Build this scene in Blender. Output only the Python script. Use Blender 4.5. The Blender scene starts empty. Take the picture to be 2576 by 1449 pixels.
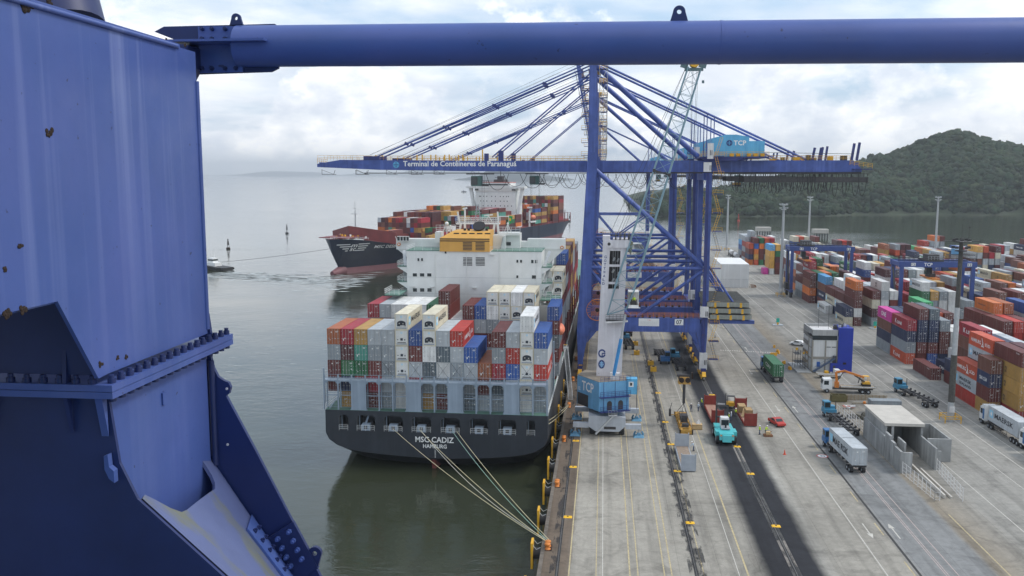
import bpy, math, random
import numpy as np
from mathutils import Vector, Matrix
R = math.radians
random.seed(7)
scene = bpy.context.scene
# ------------------------------------------------------------------ camera
cam_d = bpy.data.cameras.new("camera"); cam = bpy.data.objects.new("camera", cam_d)
scene.collection.objects.link(cam); scene.camera = cam
cam_d.sensor_width = 36.0; cam_d.lens = 2245 / 2575 * 36; cam_d.clip_start = 0.1; cam_d.clip_end = 60000
PITCH = math.atan(288 / 2245.); YAW = R(5.84)
cam.location = (0, 0, 49); cam.rotation_euler = (R(90) - PITCH, 0, YAW)
# ------------------------------------------------------------------ world
SUN_EL, SUN_AZ = R(50), R(82)           # azimuth measured clockwise from +Y
world = bpy.data.worlds.new("World"); scene.world = world; world.use_nodes = True
nt = world.node_tree; nt.nodes.clear()
def N(nt, t, **kw):
    n = nt.nodes.new(t)
    for k, v in kw.items():
        if k.startswith('i_'):
            key = k[2:]; key = int(key) if key.isdigit() else key.replace('_', ' ')
            n.inputs[key].default_value = v
        else: setattr(n, k, v)
    return n
def ramp(nt, src, stops):
    r = nt.nodes.new('ShaderNodeValToRGB'); e = r.color_ramp.elements
    e[0].position, e[0].color = stops[0][0], stops[0][1]; e[1].position, e[1].color = stops[-1][0], stops[-1][1]
    for p, c in stops[1:-1]:
        x = e.new(p); x.color = c
    nt.links.new(src, r.inputs[0]); return r
def g4(v): return (v, v, v, 1)
L = nt.links.new
out = N(nt, 'ShaderNodeOutputWorld'); bg = N(nt, 'ShaderNodeBackground'); bg.inputs[1].default_value = 0.096
sky = N(nt, 'ShaderNodeTexSky', sky_type='NISHITA', sun_disc=False, sun_elevation=SUN_EL, sun_rotation=SUN_AZ, air_density=1.3, dust_density=2.5)
tc = N(nt, 'ShaderNodeTexCoord'); sep = N(nt, 'ShaderNodeSeparateXYZ'); L(tc.outputs['Generated'], sep.inputs[0])
# cloud deck: direction projected on a plane overhead, stretched to the horizon
zc = N(nt, 'ShaderNodeMath', operation='MAXIMUM'); L(sep.outputs[2], zc.inputs[0]); zc.inputs[1].default_value = 0.0
za = N(nt, 'ShaderNodeMath', operation='ADD'); L(zc.outputs[0], za.inputs[0]); za.inputs[1].default_value = 0.16
dx = N(nt, 'ShaderNodeMath', operation='DIVIDE'); L(sep.outputs[0], dx.inputs[0]); L(za.outputs[0], dx.inputs[1])
dy = N(nt, 'ShaderNodeMath', operation='DIVIDE'); L(sep.outputs[1], dy.inputs[0]); L(za.outputs[0], dy.inputs[1])
cmb = N(nt, 'ShaderNodeCombineXYZ'); L(dx.outputs[0], cmb.inputs[0]); L(dy.outputs[0], cmb.inputs[1])
n1 = N(nt, 'ShaderNodeTexNoise', i_Scale=0.75, i_Detail=7.0, i_Roughness=0.55, i_Distortion=0.25); L(cmb.outputs[0], n1.inputs['Vector'])
cov = ramp(nt, n1.outputs[0], [(0.41, g4(0)), (0.56, g4(1))])
# cumulus towers near the horizon: isotropic noise in direction space
mp = N(nt, 'ShaderNodeMapping'); mp.inputs['Scale'].default_value = (7, 7, 11); mp.inputs['Location'].default_value = (3.1, 1.7, 0.4); L(tc.outputs['Generated'], mp.inputs[0])
n2 = N(nt, 'ShaderNodeTexNoise', i_Scale=1.0, i_Detail=9.0, i_Roughness=0.58); L(mp.outputs[0], n2.inputs['Vector'])
hz = N(nt, 'ShaderNodeMapRange'); L(sep.outputs[2], hz.inputs[0]); hz.inputs[1].default_value = 0.0; hz.inputs[2].default_value = 0.21; hz.inputs[3].default_value = 0.17; hz.inputs[4].default_value = -0.17
a1 = N(nt, 'ShaderNodeMath', operation='ADD'); L(n2.outputs[0], a1.inputs[0]); L(hz.outputs[0], a1.inputs[1])
cum = ramp(nt, a1.outputs[0], [(0.49, g4(0)), (0.56, g4(1))])
n3 = N(nt, 'ShaderNodeTexNoise', i_Scale=2.2, i_Detail=8.0, i_Roughness=0.6); L(mp.outputs[0], n3.inputs['Vector'])
cumc = ramp(nt, n3.outputs[0], [(0.36, (6.9, 7.4, 8.3, 1)), (0.50, (9.2, 9.4, 9.7, 1)), (0.60, (12.0, 11.8, 11.5, 1))])
n4 = N(nt, 'ShaderNodeTexNoise', i_Scale=1.15, i_Detail=6.0, i_Roughness=0.5, i_Distortion=0.4); L(cmb.outputs[0], n4.inputs['Vector'])
deck = ramp(nt, n4.outputs[0], [(0.34, (6.6, 7.1, 8.0, 1)), (0.5, (8.2, 8.6, 9.2, 1)), (0.64, (10.0, 10.2, 10.4, 1))])
skyb = N(nt, 'ShaderNodeMixRGB'); skyb.inputs[0].default_value = 0.55; L(sky.outputs[0], skyb.inputs[1]); skyb.inputs[2].default_value = (4.9, 7.2, 10.2, 1)
m1 = N(nt, 'ShaderNodeMixRGB'); L(cov.outputs[0], m1.inputs[0]); L(skyb.outputs[0], m1.inputs[1]); L(deck.outputs[0], m1.inputs[2])
cf = N(nt, 'ShaderNodeMath', operation='MULTIPLY'); L(cum.outputs[0], cf.inputs[0]); cf.inputs[1].default_value = 0.85
m2 = N(nt, 'ShaderNodeMixRGB'); L(cf.outputs[0], m2.inputs[0]); L(m1.outputs[0], m2.inputs[1]); L(cumc.outputs[0], m2.inputs[2])
L(m2.outputs[0], bg.inputs[0]); L(bg.outputs[0], out.inputs[0])
# ------------------------------------------------------------------ sun (veiled)
sd = bpy.data.lights.new("sun", 'SUN'); sd.energy = 1.4; sd.angle = R(12); sd.color = (1, .96, .9)
sun = bpy.data.objects.new("sun", sd); scene.collection.objects.link(sun)
sdir = Vector((math.sin(SUN_AZ) * math.cos(SUN_EL), math.cos(SUN_AZ) * math.cos(SUN_EL), math.sin(SUN_EL)))
sun.rotation_euler = sdir.to_track_quat('Z', 'Y').to_euler()
vs = scene.view_settings; vs.view_transform = 'Standard'; vs.look = 'None'; vs.gamma = 1; vs.exposure = 0.42
# ------------------------------------------------------------------ helpers
def view_ray(px, py):
    x = px - 1287.5; u = 724.5 - py
    up = u * math.cos(PITCH) - 2245 * math.sin(PITCH); fw = 2245 * math.cos(PITCH) + u * math.sin(PITCH)
    return x * math.cos(YAW) - fw * math.sin(YAW), x * math.sin(YAW) + fw * math.cos(YAW), up
def on_y(px, py, Y):
    r = view_ray(px, py); t = Y / r[1]; return Vector((r[0] * t, Y, 49 + r[2] * t))
def on_x(px, py, X):
    r = view_ray(px, py); t = X / r[0]; return Vector((X, r[1] * t, 49 + r[2] * t))
class MB:
    def __init__(s): s.v = []; s.f = []; s.m = []; s.s = []
    def add(s, vs, fs, m=0, smooth=False):
        b = len(s.v); s.v.extend([tuple(v) for v in vs])
        for f in fs:
            s.f.append([b + i for i in f]); s.m.append(m); s.s.append(smooth)
        return s
    def hexa(s, p, m=0):
        return s.add(p, [(0, 3, 2, 1), (4, 5, 6, 7), (0, 1, 5, 4), (1, 2, 6, 5), (2, 3, 7, 6), (3, 0, 4, 7)], m)
    def box(s, x0, x1, y0, y1, z0, z1, m=0):
        return s.hexa([(x0, y0, z0), (x1, y0, z0), (x1, y1, z0), (x0, y1, z0), (x0, y0, z1), (x1, y0, z1), (x1, y1, z1), (x0, y1, z1)], m)
    def cbox(s, c, d, m=0):
        return s.box(c[0] - d[0] / 2, c[0] + d[0] / 2, c[1] - d[1] / 2, c[1] + d[1] / 2, c[2] - d[2] / 2, c[2] + d[2] / 2, m)
    def prism(s, poly, off, m=0):
        n = len(poly); P = [Vector(p) for p in poly]; o = Vector(off)
        nrm = Vector((0, 0, 0))
        for i in range(n): nrm += (P[i] - P[0]).cross(P[(i + 1) % n] - P[0])
        if nrm.dot(o) > 0: P = P[::-1]
        vs = P + [p + o for p in P]
        fs = [list(range(n)), list(range(2 * n - 1, n - 1, -1))] + [(i, i + n, (i + 1) % n + n, (i + 1) % n) for i in range(n)]
        return s.add(vs, fs, m)
    def tube(s, p, q, r, n=6, m=0, r2=None, caps=True):
        p = Vector(p); q = Vector(q); d = q - p
        if d.length < 1e-6: return s
        d.normalize(); a = d.orthogonal().normalized(); b = d.cross(a); r2 = r if r2 is None else r2
        ring = [(math.cos(2 * math.pi * i / n), math.sin(2 * math.pi * i / n)) for i in range(n)]
        vs = [p + a * (c * r) + b * (e * r) for c, e in ring] + [q + a * (c * r2) + b * (e * r2) for c, e in ring]
        s.add(vs, [(i, (i + 1) % n, (i + 1) % n + n, i + n) for i in range(n)], m, n > 5)
        if caps: s.add(vs, [list(range(n - 1, -1, -1)), list(range(n, 2 * n))], m)
        return s
    def path(s, pts, r, n=5, m=0):
        for a, b in zip(pts, pts[1:]): s.tube(a, b, r, n, m)
        return s
    def bar(s, p, q, w, h, m=0, up=(0, 0, 1)):
        p = Vector(p); q = Vector(q); d = (q - p).normalized(); u = Vector(up)
        if abs(d.dot(u)) > .98: u = Vector((0, 1, 0))
        a = d.cross(u).normalized(); b = a.cross(d)
        v = []
        for o in (p, q):
            for x, y in ((-1, -1), (1, -1), (1, 1), (-1, 1)): v.append(o + a * (x * w / 2) + b * (y * h / 2))
        return s.hexa([v[0], v[1], v[2], v[3], v[4], v[5], v[6], v[7]][::1], m) if False else s.add(v, [(0, 1, 2, 3), (7, 6, 5, 4), (0, 4, 5, 1), (1, 5, 6, 2), (2, 6, 7, 3), (3, 7, 4, 0)], m)
    def lathe(s, c, prof, n=12, m=0):
        c = Vector(c); vs = []; k = len(prof)
        for r, z in prof:
            for i in range(n): vs.append(c + Vector((r * math.cos(2 * math.pi * i / n), r * math.sin(2 * math.pi * i / n), z)))
        fs = [(j * n + i, j * n + (i + 1) % n, (j + 1) * n + (i + 1) % n, (j + 1) * n + i) for j in range(k - 1) for i in range(n)]
        s.add(vs, fs, m, True)
        s.add(vs[:n], [list(range(n - 1, -1, -1))], m); s.add(vs[-n:], [list(range(n))], m)
        return s
    def ball(s, c, r, m=0, nu=8, nv=5, sz=(1, 1, 1)):
        c = Vector(c); vs = []; fs = []
        for j in range(1, nv):
            t = math.pi * j / nv
            for i in range(nu):
                a = 2 * math.pi * i / nu; vs.append(c + Vector((r * sz[0] * math.sin(t) * math.cos(a), r * sz[1] * math.sin(t) * math.sin(a), r * sz[2] * math.cos(t))))
        for j in range(nv - 2):
            for i in range(nu): fs.append((j * nu + i, (j + 1) * nu + i, (j + 1) * nu + (i + 1) % nu, j * nu + (i + 1) % nu))
        vs.append(c + Vector((0, 0, r * sz[2]))); vs.append(c - Vector((0, 0, r * sz[2]))); t = len(vs) - 2
        for i in range(nu):
            fs.append((t, i, (i + 1) % nu)); fs.append((t + 1, (nv - 2) * nu + (i + 1) % nu, (nv - 2) * nu + i))
        return s.add(vs, fs, m, True)
    def rail(s, p, q, h=1.1, m=0, step=2.0, r=.03, rows=2):
        p = Vector(p); q = Vector(q); n = max(1, int((q - p).length / step)); u = Vector((0, 0, h))
        for i in range(n + 1):
            a = p.lerp(q, i / n); s.tube(a, a + u, r, 4, m)
        for k in range(rows): s.tube(p + u * (1 - k / rows), q + u * (1 - k / rows), r, 4, m)
        return s
    def text(s, t, o, right, up, w, h, m=0):
        tv, tf = text_geo(t); o = Vector(o); r = Vector(right); u = Vector(up)
        return s.add([o + r * (x * w) + u * (y * h) for x, y in tv], tf, m)
    def build(s, name, mats, parent=None, loc=None, label=None, cat=None, group=None, kind=None):
        me = bpy.data.meshes.new(name); me.from_pydata(s.v, [], s.f)
        for mt in (mats if isinstance(mats, (list, tuple)) else [mats]): me.materials.append(mt)
        me.polygons.foreach_set('material_index', s.m); me.polygons.foreach_set('use_smooth', s.s); me.update()
        return put(name, me, parent, loc, label, cat, group, kind)
def put(name, me, parent=None, loc=None, label=None, cat=None, group=None, kind=None):
    o = bpy.data.objects.new(name, me); scene.collection.objects.link(o)
    if parent: o.parent = parent
    if loc is not None: o.location = loc
    tag(o, label, cat, group, kind); return o
def tag(o, label=None, cat=None, group=None, kind=None):
    for k_, v_ in (('label', label), ('category', cat), ('group', group), ('kind', kind)):
        if v_: o[k_] = v_
    return o
def empty(name, loc, label, cat, group=None, rz=0):
    o = bpy.data.objects.new(name, None); scene.collection.objects.link(o); o.location = loc; o.rotation_euler = (0, 0, rz)
    o.empty_display_size = .5
    return tag(o, label, cat, group)
KIDS = {}
def copy_tree(o, parent=None):
    c = o.copy(); scene.collection.objects.link(c)
    if parent: c.parent = parent
    for ch in list(o.children): copy_tree(ch, c)
    return c
_tg = {}
def text_geo(t):
    if t in _tg: return _tg[t]
    cu = bpy.data.curves.new('tmp', 'FONT'); cu.body = t; cu.resolution_u = 2; cu.offset = .018; ob = bpy.data.objects.new('tmp', cu)
    scene.collection.objects.link(ob); bpy.context.view_layer.update()
    dg = bpy.context.evaluated_depsgraph_get(); me = bpy.data.meshes.new_from_object(ob.evaluated_get(dg))
    v = [(p.co.x, p.co.y) for p in me.vertices]; f = [list(p.vertices) for p in me.polygons]
    bpy.data.objects.remove(ob); bpy.data.curves.remove(cu); bpy.data.meshes.remove(me)
    x0 = min(a for a, b in v); x1 = max(a for a, b in v); y0 = min(b for a, b in v); y1 = max(b for a, b in v)
    _tg[t] = ([((a - x0) / (x1 - x0), (b - y0) / (y1 - y0)) for a, b in v], f); return _tg[t]
# ------------------------------------------------------------------ materials
MAT = {}
def mat(name, col, rough=.6, metal=0., var=.15, scale=1.5, rust=0., streak=0., bump=0., spec=.5, rustcol=(.12, .05, .025), objcol=False):
    if name in MAT: return MAT[name]
    m = bpy.data.materials.new(name); m.use_nodes = True; t = m.node_tree; b = t.nodes['Principled BSDF']; K = t.links.new
    b.inputs['Roughness'].default_value = rough; b.inputs['Metallic'].default_value = metal; b.inputs['Specular IOR Level'].default_value = spec
    tcn = N(t, 'ShaderNodeTexCoord'); src = tcn.outputs['Object']
    if objcol: oi = N(t, 'ShaderNodeObjectInfo'); base = oi.outputs['Color']
    else: rgb = N(t, 'ShaderNodeRGB'); rgb.outputs[0].default_value = (*col, 1); base = rgb.outputs[0]
    if objcol:
        ad = N(t, 'ShaderNodeVectorMath', operation='ADD'); K(src, ad.inputs[0])
        ml = N(t, 'ShaderNodeMath', operation='MULTIPLY'); K(oi.outputs['Random'], ml.inputs[0]); ml.inputs[1].default_value = 90.
        K(ml.outputs[0], ad.inputs[1]); src = ad.outputs[0]
    n = N(t, 'ShaderNodeTexNoise', i_Scale=scale, i_Detail=6., i_Roughness=.6); K(src, n.inputs['Vector'])
    r = ramp(t, n.outputs[0], [(.3, g4(1 - var)), (.7, g4(1 + var))])
    mx = N(t, 'ShaderNodeMixRGB', blend_type='MULTIPLY'); mx.inputs[0].default_value = 1; K(base, mx.inputs[1]); K(r.outputs[0], mx.inputs[2]); cur = mx.outputs[0]
    if streak:
        mp = N(t, 'ShaderNodeMapping'); mp.inputs['Scale'].default_value = (2.2, 2.2, .12); K(src, mp.inputs[0])
        n2 = N(t, 'ShaderNodeTexNoise', i_Scale=scale * 1.5, i_Detail=4.); K(mp.outputs[0], n2.inputs['Vector'])
        r2 = ramp(t, n2.outputs[0], [(.5, g4(0)), (.72, g4(streak))])
        mx2 = N(t, 'ShaderNodeMixRGB'); K(r2.outputs[0], mx2.inputs[0]); K(cur, mx2.inputs[1]); mx2.inputs[2].default_value = (*[min(1, c * 1.7 + .06) for c in col], 1); cur = mx2.outputs[0]
        if objcol: mx2.inputs[2].default_value = (.25, .2, .17, 1)
    if rust:
        n3 = N(t, 'ShaderNodeTexNoise', i_Scale=scale * 2.7, i_Detail=8., i_Roughness=.7); K(src, n3.inputs['Vector'])
        r3 = ramp(t, n3.outputs[0], [(.68 - rust * .2, g4(0)), (.74 - rust * .1, g4(.85))])
        mx3 = N(t, 'ShaderNodeMixRGB'); K(r3.outputs[0], mx3.inputs[0]); K(cur, mx3.inputs[1]); mx3.inputs[2].default_value = (*rustcol, 1); cur = mx3.outputs[0]
    K(cur, b.inputs['Base Color'])
    if bump:
        bn = N(t, 'ShaderNodeTexNoise', i_Scale=scale * 12, i_Detail=3.); K(src, bn.inputs['Vector'])
        bp = N(t, 'ShaderNodeBump', i_Strength=bump, i_Distance=.02); K(bn.outputs[0], bp.inputs['Height']); K(bp.outputs[0], b.inputs['Normal'])
    MAT[name] = m; return m
M_BLUE = mat('crane blue paint', (.042, .08, .29), .45, var=.28, scale=.45, rust=.22, streak=.4)
M_BLUED = mat('dark blue paint', (.018, .03, .15), .5, var=.25, scale=.4, rust=.2, streak=.15)
M_LBLUE = mat('light blue paint', (.10, .38, .62), .5, var=.1, scale=.5, streak=.2, rust=.05)
M_JIB = mat('pale jib blue', (.19, .30, .35), .5, var=.15, scale=.6, rust=.15)
M_WHITE = mat('white paint', (.74, .75, .74), .5, var=.05, scale=.4, streak=.15)
M_OFFW = mat('weathered white paint', (.62, .61, .60), .6, var=.12, scale=.5, streak=.4, rust=.1, rustcol=(.2, .16, .12))
M_YEL = mat('safety yellow', (.70, .38, .02), .5, var=.15, scale=1.5, rust=.15)
M_ORA = mat('safety orange', (.62, .20, .03), .5, var=.15, scale=1.5, rust=.2)
M_GALV = mat('galvanised steel', (.42, .44, .45), .5, .3, var=.12, scale=2)
M_GREY = mat('grey paint', (.33, .36, .39), .5, var=.1, scale=.8, rust=.1)
M_BLACK = mat('black rubber', (.018, .018, .02), .7, var=.2, scale=3)
M_DARK = mat('dark steel', (.045, .043, .045), .6, var=.3, scale=2, rust=.25)
M_GLASS = mat('dark glass', (.02, .03, .035), .08, var=.05)
M_RUST = mat('rust', (.026, .014, .009), .9, var=.4, scale=6, bump=.8)
M_RED = mat('red paint', (.45, .04, .03), .5, var=.12, scale=1.2, rust=.1)
M_ROPE = mat('mooring rope', (.62, .56, .36), .9, var=.15, scale=4)
M_ROPEG = mat('green mooring rope', (.28, .46, .38), .9, var=.15, scale=4)
M_INK = mat('black lettering', (.03, .035, .045), .6, var=.05)
M_PAINTW = mat('white lettering', (.82, .82, .8), .6, var=.04)
M_NAVYINK = mat('navy lettering', (.03, .06, .2), .6, var=.05)
# ================================================================== setting: water, ground, hills
def surf_mat(name):
    m = bpy.data.materials.new(name); m.use_nodes = True; return m, m.node_tree, m.node_tree.nodes['Principled BSDF']
m, t, b = surf_mat('sea water'); K = t.links.new
b.inputs['Base Color'].default_value = (.032, .038, .022, 1); b.inputs['Roughness'].default_value = .07; b.inputs['IOR'].default_value = 1.5
tcn = N(t, 'ShaderNodeTexCoord'); src = tcn.outputs['Object']
patch = N(t, 'ShaderNodeTexNoise', i_Scale=.0065, i_Detail=5., i_Roughness=.6, i_Distortion=1.2)
mpx = N(t, 'ShaderNodeMapping'); mpx.inputs['Scale'].default_value = (.6, 1.6, 1); K(src, mpx.inputs[0]); K(mpx.outputs[0], patch.inputs['Vector'])
pr = ramp(t, patch.outputs[0], [(.36, g4(.25)), (.62, g4(1))])
mpw = N(t, 'ShaderNodeMapping'); mpw.inputs['Scale'].default_value = (.75, 1.25, 1); mpw.inputs['Rotation'].default_value = (0, 0, .5); K(src, mpw.inputs[0])
w1 = N(t, 'ShaderNodeTexNoise', i_Scale=.42, i_Detail=5., i_Roughness=.62, i_Distortion=.3); K(mpw.outputs[0], w1.inputs['Vector'])
w2 = N(t, 'ShaderNodeTexNoise', i_Scale=.06, i_Detail=3., i_Roughness=.55); K(src, w2.inputs['Vector'])
hm = N(t, 'ShaderNodeMath', operation='MULTIPLY_ADD'); K(w2.outputs[0], hm.inputs[0]); hm.inputs[1].default_value = 2.2; K(w1.outputs[0], hm.inputs[2])
bp = N(t, 'ShaderNodeBump', i_Distance=.34); K(hm.outputs[0], bp.inputs['Height']); st = N(t, 'ShaderNodeMath', operation='MULTIPLY'); K(pr.outputs[0], st.inputs[0]); st.inputs[1].default_value = .30
# ripples calm down in the sheltered far bay
K(st.outputs[0], bp.inputs['Strength']); K(bp.outputs[0], b.inputs['Normal'])
M_WATER = m
w = MB(); 
w.add([(-30000, -400, -4), (30000, -400, -4), (30000, 24000, -4), (-30000, 24000, -4)], [(0, 1, 2, 3)])
w.build('water', M_WATER, kind='structure')
# ---- foam and wake streaks near the tug
M_FOAM = mat('sea foam', (.5, .54, .54), .8, var=.2, scale=1.)
fm = MB(); rr = random.Random(3)
for i in range(480):
    a = rr.random(); x = -206 + a * 90 + rr.gauss(0, 2); y = 452 - a * 30 + rr.gauss(0, 5 + 12 * a); L_ = rr.uniform(1.5, 6.5); h = rr.uniform(.3, .9)
    fm.add([(x - L_, y, -3.97), (x, y - h, -3.97), (x + L_, y + .2, -3.97), (x, y + h, -3.97)], [(0, 1, 2, 3)])
for i in range(90):
    x = rr.uniform(-118, -60); y = rr.uniform(225, 350); L_ = rr.uniform(.6, 2.6)
    fm.add([(x - L_, y, -3.97), (x, y - .18, -3.97), (x + L_, y + .3, -3.97), (x, y + .2, -3.97)], [(0, 1, 2, 3)])
fm.build('wake', M_FOAM, kind='stuff', label='thin white foam of the wake behind the tug on the water', cat='wake')
# ---- ground sheet
m, t, b = surf_mat('quay concrete'); K = t.links.new; b.inputs['Roughness'].default_value = .88; b.inputs['Specular IOR Level'].default_value = .25
tcn = N(t, 'ShaderNodeTexCoord'); src = tcn.outputs['Object']; sp = N(t, 'ShaderNodeSeparateXYZ'); K(src, sp.inputs[0])
def noise(scale, detail=5., rough=.6, ms=None, dist=0.):
    n = N(t, 'ShaderNodeTexNoise', i_Scale=scale, i_Detail=detail, i_Roughness=rough, i_Distortion=dist)
    if ms:
        mm = N(t, 'ShaderNodeMapping'); mm.inputs['Scale'].default_value = ms; K(src, mm.inputs[0]); K(mm.outputs[0], n.inputs['Vector'])
    else: K(src, n.inputs['Vector'])
    return n.outputs[0]
def mixc(fac, a, c, mode='MIX'):
    x = N(t, 'ShaderNodeMixRGB', blend_type=mode)
    for i, s in enumerate((fac, a, c)):
        if hasattr(s, 'default_value') and not isinstance(s, (int, float, tuple)): K(s, x.inputs[i])
        elif isinstance(s, (int, float)): x.inputs[i].default_value = s
        else: x.inputs[i].default_value = s
    return x.outputs[0]
ej = N(t, 'ShaderNodeMath', operation='MULTIPLY_ADD'); K(noise(.35, 6, .65, (1, .5, 1)), ej.inputs[0]); ej.inputs[1].default_value = .9; K(sp.outputs[0], ej.inputs[2])
zx = N(t, 'ShaderNodeMapRange'); K(ej.outputs[0], zx.inputs[0]); zx.inputs[1].default_value = -10 + .45; zx.inputs[2].default_value = 90 + .45
def c3(r, g, b_): return (r, g, b_, 1)
CON = c3(.315, .295, .255); CON2 = c3(.30, .282, .245); ASP = c3(.028, .029, .034); ROAD = c3(.215, .218, .215); DIRT = c3(.25, .215, .165); YARD = c3(.285, .275, .25)
stops = [(.0, c3(.15, .115, .085)), (.062, c3(.16, .125, .095)), (.066, CON), (.215, CON), (.219, c3(.2, .185, .16)), (.228, c3(.21, .195, .17)), (.232, CON), (.298, CON2), (.312, ASP), (.372, ASP), (.384, c3(.34, .325, .29)), (.40, CON2), (.49, CON2), (.4955, c3(.25, .245, .24)), (.50, ROAD), (.585, ROAD), (.592, DIRT), (.66, c3(.27, .26, .235)), (.80, YARD), (.88, YARD)]
zone = ramp(t, zx.outputs[0], stops).outputs[0]
st1 = ramp(t, noise(.03, 8, .62), [(.32, g4(.74)), (.5, g4(1)), (.7, g4(1.16))]).outputs[0]
st2 = ramp(t, noise(1.0, 5, .6, (.55, .022, 1)), [(.32, g4(.66)), (.5, g4(1)), (.72, g4(1.12))]).outputs[0]
st3 = ramp(t, noise(.9, 8, .7, None, .6), [(.33, g4(.84)), (.62, g4(1.08))]).outputs[0]
st4 = ramp(t, noise(.11, 9, .7, None, 1.5), [(.52, g4(1)), (.66, g4(.62))]).outputs[0]
cur = mixc(1., zone, st1, 'MULTIPLY'); cur = mixc(.8, cur, st2, 'MULTIPLY'); cur = mixc(1., cur, st3, 'MULTIPLY'); cur = mixc(.8, cur, st4, 'MULTIPLY')
# slab joints every 7.5 m along and 5 m across
br = N(t, 'ShaderNodeTexBrick', offset=0., i_Scale=1., i_Color1=g4(1), i_Color2=g4(.955), i_Mortar=g4(.62)); br.inputs['Mortar Size'].default_value = .035; br.inputs['Brick Width'].default_value = 5.; br.inputs['Row Height'].default_value = 7.5; br.inputs['Mortar Smooth'].default_value = .3
K(src, br.inputs['Vector']); cur = mixc(.75, cur, br.outputs[0], 'MULTIPLY')
# curved tyre marks
vr = N(t, 'ShaderNodeTexNoise', i_Scale=.045, i_Detail=1.5, i_Distortion=2.2); K(src, vr.inputs['Vector'])
fr = N(t, 'ShaderNodeMath', operation='MULTIPLY'); K(vr.outputs[0], fr.inputs[0]); fr.inputs[1].default_value = 34.
fr2 = N(t, 'ShaderNodeMath', operation='FRACT'); K(fr.outputs[0], fr2.inputs[0])
tm = ramp(t, fr2.outputs[0], [(.0, g4(.80)), (.05, g4(1)), (.95, g4(1)), (1., g4(.80))]).outputs[0]
tmask = ramp(t, noise(.05, 3), [(.48, g4(0)), (.6, g4(1))]).outputs[0]
cur = mixc(tmask, cur, mixc(1., cur, tm, 'MULTIPLY'))
K(cur, b.inputs['Base Color'])
bpn = N(t, 'ShaderNodeBump', i_Strength=.35, i_Distance=.02); K(noise(9., 4), bpn.inputs['Height']); K(bpn.outputs[0], b.inputs['Normal'])
M_GROUND = m
gm = MB()
# slab outline: quay edge x=-7.6, far shore slants away to the right
poly = [(-7.6, -120, 0), (900, -120, 0), (900, 430, 0), (330, 500, 0), (178, 545, 0), (140, 590, 0), (-7.6, 640, 0)]
gm.add(poly, [list(range(len(poly)))])
gm.build('ground', M_GROUND, kind='structure')
M_QWALL = mat('quay wall concrete', (.13, .11, .09), .9, var=.35, scale=.5, streak=.4, rust=.2)
qw = MB()
for a, c in zip(poly, poly[1:] + poly[:1]):
    qw.add([(a[0], a[1], -6), (c[0], c[1], -6), (c[0], c[1], -.004), (a[0], a[1], -.004)], [(0, 1, 2, 3)])
qw.box(-7.6, -7.1, -100, 640, .003, .16)
qw.build('quay_wall', M_QWALL, kind='structure')
# ---- rails, slots and painted lines
M_LY = mat('faded yellow line', (.44, .36, .20), .85, var=.35, scale=2.5, rust=.8, rustcol=(.28, .26, .22))
M_LW = mat('faded white line', (.50, .48, .43), .85, var=.25, scale=2.5, rust=.8, rustcol=(.3, .28, .25))
M_LP = mat('faded pink line', (.42, .34, .31), .85, var=.25, scale=2.5, rust=.45, rustcol=(.24, .23, .22))
M_SLOT = mat('greasy slot', (.03, .028, .026), .7, var=.4, scale=1.2)
M_STEEL = mat('worn rail steel', (.2, .19, .18), .45, .6, var=.2, scale=2)
def line(mb, x, w_, y0, y1, m=0, z=.004): mb.add([(x - w_ / 2, y0, z), (x + w_ / 2, y0, z), (x + w_ / 2, y1, z), (x - w_ / 2, y1, z)], [(0, 1, 2, 3)], m)
lm = MB()
for x, ww, mi in ((-3.7, .17, 0), (-.35, .12, 0), (.45, .1, 1), (3.8, .17, 0), (4.8, .14, 0), (8.05, .15, 0), (8.95, .16, 0), (12.9, .12, 0), (17.2, .1, 1), (18.3, .22, 0), (35.3, .15, 1), (42.5, .1, 2), (42.8, .1, 2), (44.0, .12, 2), (58.2, .14, 1), (66, .12, 1), (70.4, .16, 1), (73.6, .16, 1), (50.3, .16, 0)):
    line(lm, x, ww, 60, 560 if x < 45 or x > 57 else 130, mi)
for i in range(20): line(lm, 38.65, .17, 62 + i * 12.7 + 8.4, 62 + i * 12.7 + 12.7, 0)
for i in range(26): lm.add([(33 + i * .62, 250.6 - i * .1, .004), (33.35 + i * .62, 250.6 - i * .1, .004), (33.35 + i * .62, 249.6 - i * .1, .004), (33 + i * .62, 249.6 - i * .1, .004)], [(0, 1, 2, 3)], 1)
def arrow(x, y, d):
    s = d
    lm.add([(x - .09, y, .006), (x + .09, y, .006), (x + .09, y + 4.2 * s, .006), (x - .09, y + 4.2 * s, .006)], [(0, 1, 2, 3) if s > 0 else (3, 2, 1, 0)], 1)
    lm.add([(x - .42, y + 3.6 * s, .008), (x + .42, y + 3.6 * s, .008), (x, y + 5.3 * s, .008)], [(0, 1, 2) if s > 0 else (2, 1, 0)], 1)
for y in (125.2, 190.4, 225): arrow(36.9, y, -1)
for y in (120.2, 184.8, 250): arrow(40.5, y, 1)
lm.build('road_marking', [M_LY, M_LW, M_LP], kind='structure')
rl = MB()
for x in (-5.2, 24.3):
    line(rl, x, .42, 40, 620, 0, .004); rl.box(x - .04, x + .04, 40, 620, .006, .05, 1)
line(rl, 12.0, .5, 40, 620, 0, .004); rl.box(11.97, 12.03, 40, 620, .006, .04, 1)
line(rl, 39.35, .34, 40, 620, 0, .004)
for i in range(62):
    yy = 60 + i * 8.3; mi_ = (2, 3, 2, 2, 4)[i % 5]; rl.add([(23.75, yy, .003), (24.85, yy, .003), (24.85, yy + 8.2, .003), (23.75, yy + 8.2, .003)], [(0, 1, 2, 3)], mi_)
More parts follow.
